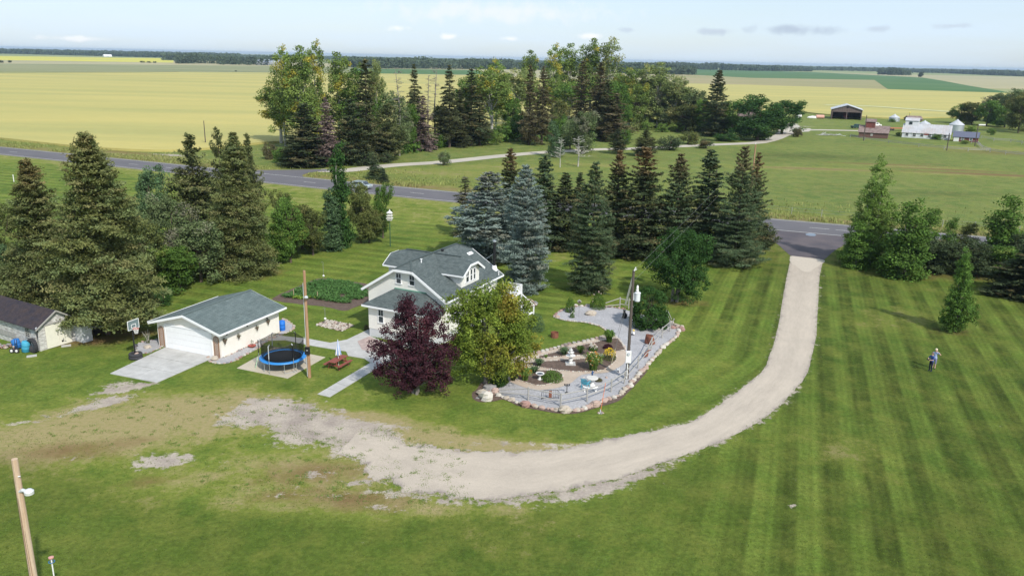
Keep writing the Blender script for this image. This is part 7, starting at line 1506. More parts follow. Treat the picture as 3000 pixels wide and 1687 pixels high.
def plant(name, label, wn, x, y, ty, hw, leaf='veg', kind='blade', petals=None, n=170, seed=1, z=.05, npet=40, group='plants of the rock garden'):
    s1 = wn(1, 0)[0] - wn(0, 0)[0]; X_, Y_ = G(*wn(x, y)); h = zat(X_, Y_, wn(0, ty)[1]) * .92; w2 = 1.18 * hw * s1 * PX(X_, Y_, 0)[2] / F; Y_ += w2 * .35
    t = thing(name, label, 'plant', (X_, Y_, z), 0, group)
    if kind == 'blade': V, Q, T = blades(h, w2, n, seed, .014 + .02 * w2)
    else:
        rg = np.random.default_rng(seed); m_ = n * 5; d = nrm(rg.normal(0, 1, (m_, 3))); d[:, 2] = np.abs(d[:, 2]); P_ = d * [w2, w2, h] * (rg.uniform(.35, 1, (m_, 1)) ** .5) + [0, 0, .02]; V, Q = kites(P_, rg.normal(0, 1, (m_, 3)), d + rg.normal(0, .5, (m_, 3)) + [0, 0, .5], .10 * rg.uniform(.6, 1.3, m_), .06 * rg.uniform(.7, 1.3, m_))
        T = np.repeat(np.c_[rg.random(m_), np.clip(.8 + rg.normal(0, .18, m_), .4, 1.4), np.zeros(m_)], 4, 0)
    link('leaves', npmesh('leaves', V, Q, LM[leaf], dict(tint=T)), t)
    if petals:
        for j, (pn, pc) in enumerate(petals):
            rg = np.random.default_rng(seed + j + 50); k = npet // len(petals); d = nrm(rg.normal(0, 1, (k, 3))); d[:, 2] = np.abs(d[:, 2]) * .6 + .45; P0 = d * [w2 * .8, w2 * .8, h] ; P0 = np.repeat(P0, 4, 0) + rg.normal(0, .03, (k * 4, 3))
            link('blossoms', kmesh('blossoms', P0, .075, petal(pn, pc), seed + j), t)
    return t
OR, YE, CR, PK, WH_ = ('orange_petals', (.80, .20, .03)), ('yellow_petals', (.82, .58, .03)), ('cream_petals', (.80, .68, .38)), ('blush_petals', (.78, .58, .50)), ('white_petals', (.78, .76, .70))
for a, k in [
    (('iris_clump', 'grey green iris clump left behind the fountain', wGD, 1325, 388, 270, 78, 'bluegreen'), dict(seed=1)),
    (('daylily', 'small green daylily clump behind the fountain', wGD, 1550, 362, 250, 62, 'freshgreen'), dict(seed=2)),
    (('rose_bush', 'rose bush covered in blush white blooms in the upper bed', wGD, 1722, 325, 230, 55, 'green'), dict(kind='bush', petals=[PK, WH_], seed=3, npet=70)),
    (('barberry', 'low dark red shrub in the upper flower bed', wGD, 1925, 300, 235, 60, 'purple'), dict(kind='bush', seed=4)),
    (('yellow_flowers', 'bright yellow flowering clump by the right path', wGD, 1948, 452, 300, 85, 'olive'), dict(kind='bush', petals=[YE], seed=5, npet=120)),
    (('daylily', 'largest daylily clump with cream and orange blooms', wGD, 1728, 605, 350, 125, 'freshgreen'), dict(petals=[CR, OR], seed=6, n=320, npet=60)),
    (('iris_clump', 'small grey green iris clump at the left of the middle bed', wGD, 980, 542, 430, 72, 'bluegreen'), dict(seed=7)),
    (('daylily', 'daylily clump with orange blooms left of the birdbath', wGD, 790, 742, 555, 100, 'freshgreen'), dict(petals=[OR], seed=8, n=260, npet=26)),
    (('iris_clump', 'grey green clump between the orange daylily and the iris', wGD, 915, 635, 540, 72, 'bluegreen'), dict(seed=9)),
    (('ground_cover', 'dark green creeping mound right of the birdbath', wGD, 1160, 745, 610, 135, 'green'), dict(kind='bush', seed=10, n=320)),
    (('yellow_flowers', 'tiny yellow green tuft on the upper bed edge', wGD, 1075, 425, 380, 35, 'freshgreen'), dict(seed=11, n=60)),
    (('yellow_flowers', 'low yellow clump at the left tip of the middle bed', wGD, 735, 498, 465, 40, 'freshgreen'), dict(kind='bush', seed=12, n=50)),
    (('ornamental_grass', 'tall green tufted grass at the top corner of the beds', wGV, 1212, 1165, 960, 85, 'green'), dict(seed=13, n=420)),
    (('columnar_shrub', 'narrow dark shrub at the left end of the upper gravel', wGV, 620, 700, 455, 66, 'green'), dict(kind='bush', seed=14, n=330)),
    (('rose_shrub', 'bushy dark green shrub with pale blooms at the back of the gravel', wGV, 1040, 650, 405, 105, 'green'), dict(kind='bush', seed=15, n=520, petals=[PK], npet=10)),
    (('small_plant', 'small plant with a white bloom in front of the narrow shrub', wGV, 652, 785, 690, 32, 'green'), dict(kind='bush', seed=16, n=60, petals=[WH_], npet=6)),
    (('dark_shrub', 'dark shrub under the yellow green tree behind the boulder pile', wGD, 410, 810, 670, 95, 'deepgreen'), dict(kind='bush', seed=17, n=420)),
    (('grey_bush', 'blue grey bush beside the yellow green tree on the lawn side', wGV, 110, 990, 700, 115, 'bluegreen'), dict(kind='bush', seed=18, n=420)),
    (('lily_clump', 'grassy clump under the left edge of the yellow green tree', wGD, 620, 740, 600, 80, 'olive'), dict(seed=19, n=200)),
    (('red_flowers', 'low rusty mound on the gravel behind the stone table', wGD, 1800, 745, 705, 45, 'brownspruce'), dict(kind='bush', seed=20, n=60)),
    (('corner_shrub', 'small red flowered shrub beside the house porch corner', wHO, 240, 1295, 1235, 32, 'brownspruce'), dict(kind='bush', seed=21, n=90)),
]: plant(*a, **k)
q = G(*wHO(2330, 950)); t = thing('rock_bed', 'round bed of pinkish rocks at the deck stairs', 'rock bed', (*q, 0)); MB().lathe([(1.5, -.02), (1.5, .03), (.01, .03)], 24).build('bed_floor', DIRT, t)
for i in range(70): rg = random.Random(i); r_ = 1.35 * rg.random() ** .5; a = rg.random() * 6.28; stone(t, r_ * math.cos(a), r_ * math.sin(a), rg.uniform(.13, .26), i * 5)

# ------------------------------------------------------------------ the two trees before the house
def gold_patch(cen, rg):
    u = cen[:, 0] / (np.abs(cen[:, 0]).max() + .1); k = vnoise(cen[:, 0] * .7 + 3, cen[:, 2] * .7 + cen[:, 1] * .3, 1, 8) * .5 + .5
    return np.clip((u * .75 - .05) + (k - .5) * 1.5, 0, 1)
def two_tree(h, w_, seed, key):
    if key == 'purple':
        L = [(-w_ * .15, 0, h * .45, w_ * .55, w_ * .55, h * .42), (w_ * .25, 0, h * .38, w_ * .62, w_ * .6, h * .34), (-w_ * .12, .1, h * .82, w_ * .26, w_ * .26, h * .17), (w_ * .25, .3, h * .70, w_ * .36, w_ * .3, h * .18), (-w_ * .65, -.2, h * .42, w_ * .26, w_ * .24, h * .12), (-w_ * .62, -.4, h * .24, w_ * .30, w_ * .3, h * .10), (w_ * .45, -.3, h * .18, w_ * .34, w_ * .34, h * .16), (-w_ * .15, -.6, h * .16, w_ * .40, w_ * .38, h * .15)]
        return broad(seed, h, L, 620, 36, .19, .44, .14, .12, 3, 70, inner=.12, fork=.08)
    L = [(0, 0, h * .52, w_ * .72, w_ * .7, h * .42), (-w_ * .45, 0, h * .68, w_ * .40, w_ * .4, h * .22), (w_ * .42, -.1, h * .60, w_ * .46, w_ * .45, h * .30), (0, .1, h * .80, w_ * .45, w_ * .45, h * .17), (w_ * .62, 0, h * .38, w_ * .34, w_ * .34, h * .22), (-w_ * .42, -.3, h * .30, w_ * .42, w_ * .4, h * .24), (w_ * .2, -.5, h * .26, w_ * .5, w_ * .4, h * .22), (w_ * .3, .2, h * .86, w_ * .25, w_ * .25, h * .11)]
    return broad(seed, h, L, 640, 42, .22, .56, .18, .12, 3, 26, inner=.2, fork=.1, patchf=gold_patch)
hero('plum_tree', 'dark purple leaved tree in front of the house porch', wPT, 610, 1275, 165, 560, lambda h, w_: two_tree(h, w_, 91, 'purple'), 'purple', GREYBARK)
hero('maple_tree', 'yellow green maple turning orange in front of the house', wPT, 1370, 1165, 55, 580, lambda h, w_: two_tree(h, w_, 92, 'gold'), 'gold', GREYBARK)

# ------------------------------------------------------------------ car on the highway
q = G(*wM(1150, 492)); car = thing('parked_car', 'silver grey car on the highway half hidden by the willows', 'car', (q[0], q[1], .04), math.atan2(-.40, .917) + 0); CP = M('silver_car_paint', (.42, .48, .48), .3, .03, 2, metal=.4)
prof = [(-2.2, .3), (2.2, .3), (2.25, .75), (1.5, .92), (.8, 1.42), (-1.2, 1.48), (-1.95, 1.0), (-2.25, .85)]
b_ = xz_prism(prof, -.85, .85).build('body', CP, car); bv = b_.modifiers.new('b', 'BEVEL'); bv.width = .07; bv.segments = 2
for s1 in (-1, 1):
    MB().add([(-1.1, .86 * s1, .98), (1.2, .86 * s1, .95), (.72, .865 * s1, 1.34), (-1.0, .865 * s1, 1.38)], [(0, 1, 2, 3)]).build('side_window', DARKGLASS, car)
    for x in (-1.35, 1.35): wh = MB().lathe([(.12, -.1), (.3, -.11), (.33, 0), (.3, .11), (.12, .1)], 18); wh.v = [(a + x, c + .8 * s1, b + .33) for a, b, c in wh.v]; wo = wh.build('wheel', RUBBER, car); hb2 = MB().lathe([(.15, 0), (.15, .02)], 10); hb2.v = [(a + x, (c + .9) * s1, b + .33) for a, b, c in hb2.v]; hb2.build('rim', GALV, wo)
    MB().box((2.22, .6 * s1, .70), (.06, .32, .14)).build('headlight', WHITE, car); MB().box((-2.24, .65 * s1, .82), (.05, .22, .14)).build('tail_light', RED, car)
MB().add([(1.52, -.75, .95), (1.52, .75, .95), (.84, .66, 1.41), (.84, -.66, 1.41)], [(0, 1, 2, 3)]).build('windscreen', DARKGLASS, car)

# ------------------------------------------------------------------ farm across the highway
def gable(name, label, wn, A, B, depth, eave_y, ridge_y, roof='along', wall=OLDBOARD, rf=BROWNROOF, ovh=.35, cat='farm building', group='buildings of the farm across the highway', opening=False, face=None):
    a = Vector(G(*wn(*A))); b = Vector(G(*wn(*B))); L = (b - a).length; rz = math.atan2(b.y - a.y, b.x - a.x) if face is None else -math.atan2(a.x + b.x, a.y + b.y) + face; t = thing(name, label, cat, (a.x, a.y, 0), rz, group); t['len'] = L
    h = zat(a.x, a.y, wn(0, eave_y)[1]); n_ = Vector((-math.sin(rz), math.cos(rz))); m_ = (a + b) / 2 + (n_ * depth / 2 if roof == 'along' else Vector((0, 0))); r_ = zat(m_.x, m_.y, wn(0, ridge_y)[1])
    if roof == 'along':
        if not opening: yz_prism([(0, 0), (depth, 0), (depth, h - .1), (depth / 2, r_ - .12), (0, h - .1)], 0, L).build('wall', wall, t)
        s1 = (r_ - h) / (depth / 2); rb_ = MB()
        for y0, y1 in ((-ovh, depth / 2), (depth + ovh, depth / 2)): rb_.slab([(-ovh, y0, h - s1 * ovh), (L + ovh, y0, h - s1 * ovh), (L + ovh, y1, r_), (-ovh, y1, r_)], .12)
    else:
        if not opening: xz_prism([(0, 0), (L, 0), (L, h - .1), (L / 2, r_ - .12), (0, h - .1)], 0, depth).build('wall', wall, t)
        s1 = (r_ - h) / (L / 2); rb_ = MB()
        for x0, x1 in ((-ovh, L / 2), (L + ovh, L / 2)): rb_.slab([(x0, -ovh, h - s1 * ovh), (x0, depth + ovh, h - s1 * ovh), (x1, depth + ovh, r_), (x1, -ovh, r_)], .14)
    ro_ = rb_.build('roof', rf, t); return t, L, h, r_, ro_
t, L, h, r_, ro_ = gable('machine_shed', 'open fronted dark machine shed with bright tin roof', wFA, (578, 382), (893, 384), 16, 255, 200, 'across', OLDBOARD, TINROOF, .5, opening=True, face=.04)
MB().box((.1, 8, h / 2 - .1), (.2, 16, h - .3)).build('wall', OLDBOARD, t); MB().box((L - .1, 8, h / 2 - .1), (.2, 16, h - .3)).build('wall', OLDBOARD, t); MB().box((L / 2, 15.9, h / 2 - .1), (L, .2, h - .3)).build('wall', OLDBOARD, t)
xz_prism([(0, h * .72), (L, h * .72), (L, h - .15), (L / 2, r_ - .2), (0, h - .15)], 0, .25).build('gable_boards', OLDBOARD, t)
for x in (.25, L / 2, L - .25): MB().box((x, .1, h * .36), (.35, .35, h * .72)).build('post', OLDBOARD, t)
MB().box((L / 2, -.05, h + (r_ - h) * .45), (.9, .1, .6)).build('vent', BLACK, t)
q = G(*wFA(780, 388)); tr = thing('tractor', 'red tractor parked nose out in the open machine shed', 'tractor', (q[0], q[1] + 1.2, 0))
MB().box((0, 1.2, 1.1), (1.1, 2.6, .8)).build('hood', RED, tr); MB().box((0, -.15, 1.1), (.9, .1, .7)).build('grille', BLACK, tr); MB().box((0, 2.6, 2.2), (1.5, 1.3, .12)).build('cab_roof', RED, tr)
for x in (-.65, .65): MB().box((x, 2.1, 1.8), (.08, .08, .9)).build('cab_post', BLACK, tr)
for x, y, r2_ in ((-.9, 0.2, .5), (.9, .2, .5), (-1.15, 2.6, .9), (1.15, 2.6, .9)): wh = MB().lathe([(r2_ * .5, -.2), (r2_ * .95, -.22), (r2_, 0), (r2_ * .95, .22), (r2_ * .5, .2), (r2_ * .4, 0)], 18); wh.v = [(c + x, a + y, b + r2_) for a, b, c in wh.v]; wh.build('wheel', RUBBER, tr)
t, L, h, r_, ro_ = gable('brown_shed', 'long weathered brown shed with a red cupola on its cedar roof', wFA, (920, 612), (1283, 628), 8, 540, 462, 'along', M('dark_brown_boards', (.15, .085, .07), .95, .25, .8), BROWNROOF, face=-.04)
MB().box((L * .35, 4, r_ + .2), (3.2, 3., 2.4)).build('cupola', REDBOARD, t); mb = MB()
for y0, y1 in ((2.2, 4), (5.8, 4)): mb.slab([(L * .35 - 1.9, y0, r_ + 1.3), (L * .35 + 1.9, y0, r_ + 1.3), (L * .35 + 1.9, y1, r_ + 2.3), (L * .35 - 1.9, y1, r_ + 2.3)], .12)
mb.build('cupola_roof', BROWNROOF, t); MB().box((L * .45, -.05, h * .55), (.8, .1, .9)).build('hatch', WOODG, t)
t, L, h, r_, ro_ = gable('white_barn', 'long low white barn with tin roof and a row of small windows', wFA, (1465, 612), (2068, 648), 9, 545, 450, 'along', BOARDW, RUSTROOF, .25, face=-.04)
for f_x in (.105, .26, .42, .575, .895): window(t, (L * f_x, 0, h * .58), '-y', 1.0, 1.0, 2, 2, .12, .1)
MB().box((L * .505, -.06, h * .86), (1.5, .08, .7)).build('red_sign', RED, t)
MB().box((2.6, 5, r_ - .1), (4.4, 3.5, 2.6)).build('tower', BOARDW, t); mb = MB()
for y0, y1 in ((3., 5), (7, 5)): mb.slab([(.2, y0, r_ + 1.1), (5., y0, r_ + 1.1), (5., y1, r_ + 2.1), (.2, y1, r_ + 2.1)], .12)
mb.build('tower_roof', RUSTROOF, t); MB().box((2.2, 3.2, r_ + .2), (1.1, .1, .9)).build('tower_window', DARKGLASS, t)
rbm = MB()
for k_ in range(18): x = L * (k_ + .5) / 18; rbm.bar((x, -.2, h - .02), (x, 4.5, r_ + .06), .10, .06)
rbm.build('roof_seams', TINROOF, ro_)
t, L, h, r_, ro_ = gable('small_red_shed', 'small red shed with blue grey roof and white door', wFA, (2108, 662), (2338, 690), 5, 597, 545, 'along', REDBOARD, M('blue_grey_shingles', (.12, .13, .18), .9, .15, 1), .3, face=-.04)
MB().box((L * .13, -.05, h * .45), (L * .22, .1, h * .85)).build('door', WHITE, t)
for f_x in (.38, .72): window(t, (L * f_x, 0, h * .58), '-y', .75, .8, 2, 2, .10, .1)
t, L, h, r_, ro_ = gable('brown_granary', 'small brown granary behind the long white barn', wFA, (1560, 408), (1725, 412), 6, 380, 342, 'along', OLDBOARD, BROWNROOF)
t, L, h, r_, ro_ = gable('pink_cottage', 'pinkish old cottage half hidden under the dark maples', wTR, (2425, 905), (2575, 915), 7, 850, 690, 'along', M('faded_pink_boards', (.42, .27, .24), .9, .2, 1), BROWNROOF); window(t, (L * .3, 0, h * .5), '-y', 1., 1.3, 2, 2, .2, .1)
def bin_(label, x, y, ty_eave, ty_top, hw, mat=None):
    X_, Y_ = G(*wFA(x, y)); h = zat(X_, Y_, wFA(0, ty_eave)[1]); r2_ = hw / 4.293 * PX(X_, Y_, 3)[2] / F; Y_ += r2_; h = zat(X_, Y_, wFA(0, ty_eave)[1]); tp = zat(X_, Y_, wFA(0, ty_top)[1]); t = thing('grain_bin', label, 'grain bin', (X_, Y_, 0), 0, 'round grain bins of the farm')
    pr_ = []
    for k_ in range(9): pr_ += [(r2_, h * k_ / 9), (r2_ * 1.012, h * (k_ + .5) / 9)]
    MB().lathe(pr_ + [(r2_, h)], 28).build('wall', mat or GALV, t); MB().lathe([(r2_ * 1.06, h - .05), (r2_ * .1, tp), (.02, tp + .3)], 28).build('roof', TINROOF, t); return t
bin_('round grain bin with a bush at its foot behind the brown shed', 1398, 418, 362, 325, 63); bin_('tallest round grain bin behind the small red shed', 2190, 560, 452, 392, 86)
bin_('round bin roof showing over the white barn middle', 1782, 500, 440, 405, 70); bin_('low round bin roof beside the barn tower', 1650, 470, 425, 388, 60); bin_('small white bin under the dark round trees', 186, 368, 310, 270, 30, WHITE)
t = thing('stock_tank', 'pinkish round tank lying on the farmyard grass', 'tank', (*G(*wFA(435, 378)), 0)); mb = MB(); mb.tube([(-2, 0, .9), (-1.9, 0, .9), (1.9, 0, .9), (2, 0, .9)], [.5, .9, .9, .5], 14); mb.build('shell', M('faded_salmon', (.60, .33, .26), .6), t)
for x in (-1.2, 1.2): MB().box((x, 0, .15), (.3, 1.2, .3)).build('skid', BLACK, t)
t = thing('small_boat', 'white upturned boat on the farmyard grass', 'boat', (*G(*wFA(338, 376)), 0)); mb = MB(); mb.tube([(-2.4, 0, .3), (-1.6, 0, .45), (0, 0, .5), (1.6, 0, .45), (2.3, 0, .4)], [.05, .5, .75, .7, .55], 12); mb.build('hull', WHITE, t); MB().bar((-2.2, 0, .8), (2.2, 0, 1.05), .08).build('keel', WHITE, t)
t = thing('flatbed_trailer', 'rusty orange flatbed trailer between the brown shed and the barn', 'trailer', (*G(*wFA(1380, 528)), 0)); OF = M('orange_rust', (.42, .15, .07), .8, .2, 2); MB().box((0, 0, 1.0), (8, 2.4, .3)).build('bed', OF, t); MB().bar((4, 0, .9), (6, 0, .7), .2).build('tongue', OF, t)
for x in (-2.2, -1.2):
    for y in (-1.1, 1.1): wh = MB().lathe([(.15, -.14), (.42, -.15), (.45, 0), (.42, .15), (.15, .14)], 14); wh.v = [(a + x, c + y, b + .45) for a, b, c in wh.v]; wh.build('wheel', RUBBER, t)
for lb, x, y, cm in (('dark green pickup parked behind the brown shed', 900, 500, M('dark_green_paint2', (.03, .07, .06), .35)), ('white car roof showing behind the brown shed', 1135, 478, WHITE)):
    t = thing('parked_vehicle', lb, 'car', (*G(*wFA(x, y)), 0), .3, 'vehicles parked at the farm'); b_ = xz_prism([(-2.4, .4), (2.4, .4), (2.45, 1.0), (1.4, 1.1), (.8, 1.75), (-.6, 1.75), (-1., 1.1), (-2.4, 1.1)], -.9, .9).build('body', cm, t)
    for s1 in (-.9, .9):
        MB().box((.1, s1 * 1.005, 1.42), (1.1, .02, .45)).build('side_window', DARKGLASS, t)
        for xx in (-1.5, 1.5): wh = MB().lathe([(.12, -.1), (.36, -.11), (.36, .11), (.12, .1)], 14); wh.v = [(a + xx, c + s1, b + .37) for a, b, c in wh.v]; wh.build('wheel', RUBBER, t)
t = thing('lumber_pile', 'grey heap of old lumber beside the farm lane', 'lumber pile', (*G(*wFA(560, 590)), 0))
for i in range(22): rg = random.Random(i); MB().box((rg.uniform(-4, 4), rg.uniform(-1, 1), .12 + .06 * (i % 6)), (rg.uniform(2, 4), .22, .08), rg.uniform(-.6, .6), 0, rg.uniform(-.15, .15) - (.5 if i % 7 == 0 else 0)).build('plank', WOODG if i % 3 else BOARDW, t)
t, L, h, r_, ro_ = gable('far_barn', 'long grey white barn at the edge of the distant woods', wTM, (155, 292), (400, 300), 18, 262, 240, 'along', M('pale_steel', (.60, .62, .66), .6), M('steel_blue_roof', (.40, .44, .50), .6), .3, group='far farm buildings')
for k_ in range(3): MB().box((L * (.15 + .12 * k_) + L * .3, -.1, h * .3), (4, .2, h * .55)).build('door', M('dark_grey_door', (.25, .27, .30), .7) if k_ == 0 else bpy.data.materials['dark_grey_door'], t)
t, L, h, r_, ro_ = gable('far_hall', 'tiny white farm hall beyond the canola field', wTL, (785, 172), (846, 173), 20, 164, 155, 'along', WHITE, WHITE, .3, group='far farm buildings'); MB().box((L * .5, -.1, h * .4), (5, .2, h * .7)).build('door', GREYMET, t)
def rail_run(name, label, pts, gap, hh=1.15, rails=2, r0=.09, wire=False, mat=None, group='farm fences'):
    P_ = smooth_line(pts, gap); t = thing(name, label, 'fence', (*P_[0], 0), 0, group); o0 = Vector(P_[0]); pm = MB().tube([(0, 0, 0), (0, 0, hh)], r0, 6).mesh('post'); pm.materials.append(mat or WOODG)
    for p_ in P_: o = link('post', pm, t); o.location = (p_[0] - o0.x, p_[1] - o0.y, 0)
    for k_ in range(rails):
        z = hh * (.9 - .38 * k_)
        for a, b in zip(P_[:-1], P_[1:]): MB().bar((a[0] - o0.x, a[1] - o0.y, z), (b[0] - o0.x, b[1] - o0.y, z), .022 if wire else .10, .022 if wire else .13).build('wire' if wire else 'rail', WIRE if wire else (mat or WOODG), t)
    return t
rail_run('pasture_fence', 'long grey rail fence between the pasture and the farm', [G(*wFA(x, y)) for x, y in [(820, 612), (1000, 652), (1300, 690), (1680, 735), (2000, 768), (2300, 790), (2576, 800)]] + [G(*wFR(x, y)) for x, y in [(2400, 815), (2620, 835)]], 6.)
rail_run('corral_fence', 'grey rail fence of the corral behind the farm lamp pole', [G(*wFA(x, y)) for x, y in [(2340, 690), (2420, 705), (2480, 760), (2576, 795)]], 4.)
rail_run('corral_fence', 'faint rail fence across the corral grass', [G(*wFR(x, y)) for x, y in [(2170, 665), (2290, 690), (2450, 700), (2640, 735)]], 6.)
rail_run('wire_fence', 'thin wire fence on the far verge above the drive entrance', [G(*wRR(x, y)) for x, y in [(-150, 350), (65, 372), (265, 395), (460, 412), (700, 432), (960, 455), (1250, 480), (1460, 492), (1750, 520)]], 7.5, 1.2, 2, .045, True)

# ------------------------------------------------------------------ the two people on the lawn
def person(label, X_, Y_, rz, joints, bones, height, mats, mat_of, hair, hairm):
    """skeleton -> one skinned surface; mat_of(z, x, y) picks skin / shirt / trousers"""
    me = bpy.data.meshes.new('tmp'); names = list(joints); me.from_pydata([joints[n_][0] for n_ in names], [(names.index(a), names.index(b)) for a, b in bones], []); ob = bpy.data.objects.new('tmp', me); C.objects.link(ob)
    sk = ob.modifiers.new('skin', 'SKIN'); sv = me.skin_vertices[0].data
    for i, n_ in enumerate(names): r_ = joints[n_][1]; sv[i].radius = (r_, joints[n_][2] if len(joints[n_]) > 2 else r_); sv[i].use_root = (n_ == 'pelvis')
    ss_ = ob.modifiers.new('sub', 'SUBSURF'); ss_.levels = ss_.render_levels = 2
    dg = bpy.context.evaluated_depsgraph_get(); body = bpy.data.meshes.new_from_object(ob.evaluated_get(dg)); bpy.data.objects.remove(ob)
    body.materials.clear()
    for m_ in mats: body.materials.append(m_)
    for p_ in body.polygons: p_.material_index = mat_of(p_.center); p_.use_smooth = True
    t = thing('person', label, 'person', (X_, Y_, 0), rz); t.scale = (height / 1.8,) * 3; body.name = 'body'; link('body', body, t)
    hd = joints['head'][0]; hm = MB(); hm.lathe([(.02, -.06), (.085, -.04), (.108, .02), (.098, .09), (.06, .125), (.01, .137)], 16, (hd[0], hd[1] + .012, hd[2] + .0)).build('hair', hairm, t, True)
    for s1 in (-.035, .035): MB().lathe([(.002, -.010), (.011, 0), (.002, .010)], 6, (hd[0] + s1, hd[1] - .098, hd[2] - .01)).build('eye', BLACK, t)
    return t
def human(armL, armR, spread=.1):
    J = dict(pelvis=((0, 0, .95), .135, .11), spine=((0, 0, 1.12), .13, .10), chest=((0, 0, 1.32), .155, .105), neck0=((0, 0, 1.47), .075), neck=((0, -.01, 1.53), .055), head=((0, -.02, 1.66), .088, .10), crown=((0, -.01, 1.72), .08, .09), nose=((0, -.115, 1.655), .014), chin=((0, -.07, 1.59), .045),
             earL=((-.095, 0, 1.655), .014), earR=((.095, 0, 1.655), .014))
    B = [('pelvis', 'spine'), ('spine', 'chest'), ('chest', 'neck0'), ('neck0', 'neck'), ('neck', 'head'), ('head', 'crown'), ('head', 'nose'), ('head', 'earL'), ('head', 'earR'), ('neck', 'chin')]
    for s1, n_, (el, wr) in ((-1, 'L', armL), (1, 'R', armR)):
        J['sh' + n_] = ((s1 * .19, 0, 1.41), .07); J['el' + n_] = (el, .048); J['wr' + n_] = (wr, .030); e, w2 = Vector(el), Vector(wr); d = (w2 - e).normalized(); pm = w2 + d * .07; J['palm' + n_] = (tuple(pm), .034, .018)
        B += [('chest', 'sh' + n_), ('sh' + n_, 'el' + n_), ('el' + n_, 'wr' + n_), ('wr' + n_, 'palm' + n_)]
        sd = d.cross(Vector((0, 0, 1))); sd = sd.normalized() if sd.length > .1 else Vector((1, 0, 0))
        for k_, (o_, l2) in enumerate(((-.027, .058), (-.009, .072), (.009, .068), (.027, .052))): a = pm + sd * o_ + d * .035; b = a + d * l2 + Vector((0, 0, -.012)); J['f%s%d' % (n_, k_)] = (tuple(a), .010); J['g%s%d' % (n_, k_)] = (tuple(b), .007); B += [('palm' + n_, 'f%s%d' % (n_, k_)), ('f%s%d' % (n_, k_), 'g%s%d' % (n_, k_))]
        a = w2 + d * .03 + sd * .045 * -s1; J['t' + n_] = (tuple(a), .011); J['u' + n_] = (tuple(a + d * .04 + sd * .012 * -s1), .008); B += [('wr' + n_, 't' + n_), ('t' + n_, 'u' + n_)]
        x = s1 * spread; J['hip' + n_] = ((x, 0, .88), .10); J['kn' + n_] = ((x * 1.05, -.01, .49), .062); J['an' + n_] = ((x * 1.1, .02, .09), .042); J['heel' + n_] = ((x * 1.1, .05, .04), .035); J['toe' + n_] = ((x * 1.25, -.16, .03), .034, .025)
        B += [('pelvis', 'hip' + n_), ('hip' + n_, 'kn' + n_), ('kn' + n_, 'an' + n_), ('an' + n_, 'toe' + n_), ('an' + n_, 'heel' + n_)]
    return J, B
NAVY = M('navy_trousers', (.012, .018, .055), .85, .15, 6); BLUES = M('blue_patterned_shirt', (.03, .07, .24), .85, .3, 14, (.07, .12, .32)); PALEB = M('pale_blue_top', (.46, .54, .72), .85, .1, 8, (.30, .38, .60)); SHORTS = M('grey_violet_shorts', (.22, .22, .38), .85, .25, 14); HAIRG = M('grey_brown_hair', (.20, .15, .12), .8, .2, 10); HAIRB = M('pale_blond_hair', (.70, .58, .42), .8, .1, 10); SHOE = M('black_shoes', (.012, .012, .014), .6)
p1 = G(2724.5, 1087.5)
J, B = human(((-.26, -.12, 1.17), (-.10, -.34, 1.14)), ((.26, -.12, 1.16), (.06, -.34, 1.12)))
def m1(c):
    if c.z < .07: return 3
    if c.z < .98: return 1
    if c.z > 1.5: return 0
    if c.y < -.14 and c.z < 1.3: return 0
    return 2
t = person('person in navy trousers and blue shirt holding a dark controller', p1[0], p1[1], math.radians(-68), J, B, 1.74, [SKIN, NAVY, BLUES, SHOE], m1, 0, HAIRG)
MB().box((0, 0, 0), (.22, .14, .05)).build('casing', BLACK, (ct := thing('remote_controller', 'dark handheld controller in the hands of the front person', 'controller', (p1[0] - .42, p1[1] - .16, 1.14), math.radians(-68)))); MB().bar((-.08, .05, .02), (-.10, .10, .16), .015).bar((.08, .05, .02), (.10, .10, .16), .015).build('antenna', BLACK, ct)
p2 = G(2735, 1081.5); J, B = human(((-.24, .02, 1.14), (-.26, -.08, .92)), ((.40, -.05, 1.30), (.14, -.13, 1.58)), .09)
def m2(c):
    if c.z < .10: return 3
    if c.z < .46: return 0
    if c.z < .96: return 1
    if c.z > 1.5: return 0
    if abs(c.x) > .30 or c.z < 1.1 and abs(c.x) > .2: return 0
    return 2
person('person in pale top and shorts raising one hand to the face', p2[0] + .05, p2[1] + .15, math.radians(-40), J, B, 1.86, [SKIN, SHORTS, PALEB, SHOE], m2, 0, HAIRB)

# ------------------------------------------------------------------ small growth and litter that breaks up the lawn
rg_ = np.random.default_rng(12); q = np.concatenate([np.array(DRIVE_ROUGH)[::1]]); q = q[rg_.random(len(q)) < .9]; q = np.repeat(q, 3, 0) + rg_.normal(0, .10, (len(q) * 3, 2)); n_ = len(q)
V, Q, T = blades(.09, .06, n_, 3, .012, .3); V = V.reshape(n_, 8, 3); V[:, :, :2] += q[:, None, :]; V = V.reshape(-1, 3)
tag(link('drive_edge_grass', npmesh('drive_edge_grass', V, Q, LM['freshgreen'], dict(tint=T))), kind='stuff')
pts = []; rgx = np.random.default_rng(31)
for wn, x0, y0, x1, y1, k in [(wBC, 150, 330, 1000, 800, 120), (wBL, 300, 250, 2200, 600, 150), (wBL, 1300, 650, 2270, 950, 60)]:
    for i in range(k): pts.append(G(*wn(rgx.uniform(x0, x1), rgx.uniform(y0, y1))))
q = np.array(pts); q = np.repeat(q, 26, 0) + rgx.normal(0, .17, (len(q) * 26, 2)) * rgx.uniform(.4, 1.5, (len(q), 1)).repeat(26, 0); n_ = len(q); V, Q, T = blades(.07, .08, n_, 5, .014, .3); V = V.reshape(n_, 8, 3); V[:, :, :2] += q[:, None, :]; V = V.reshape(-1, 3)
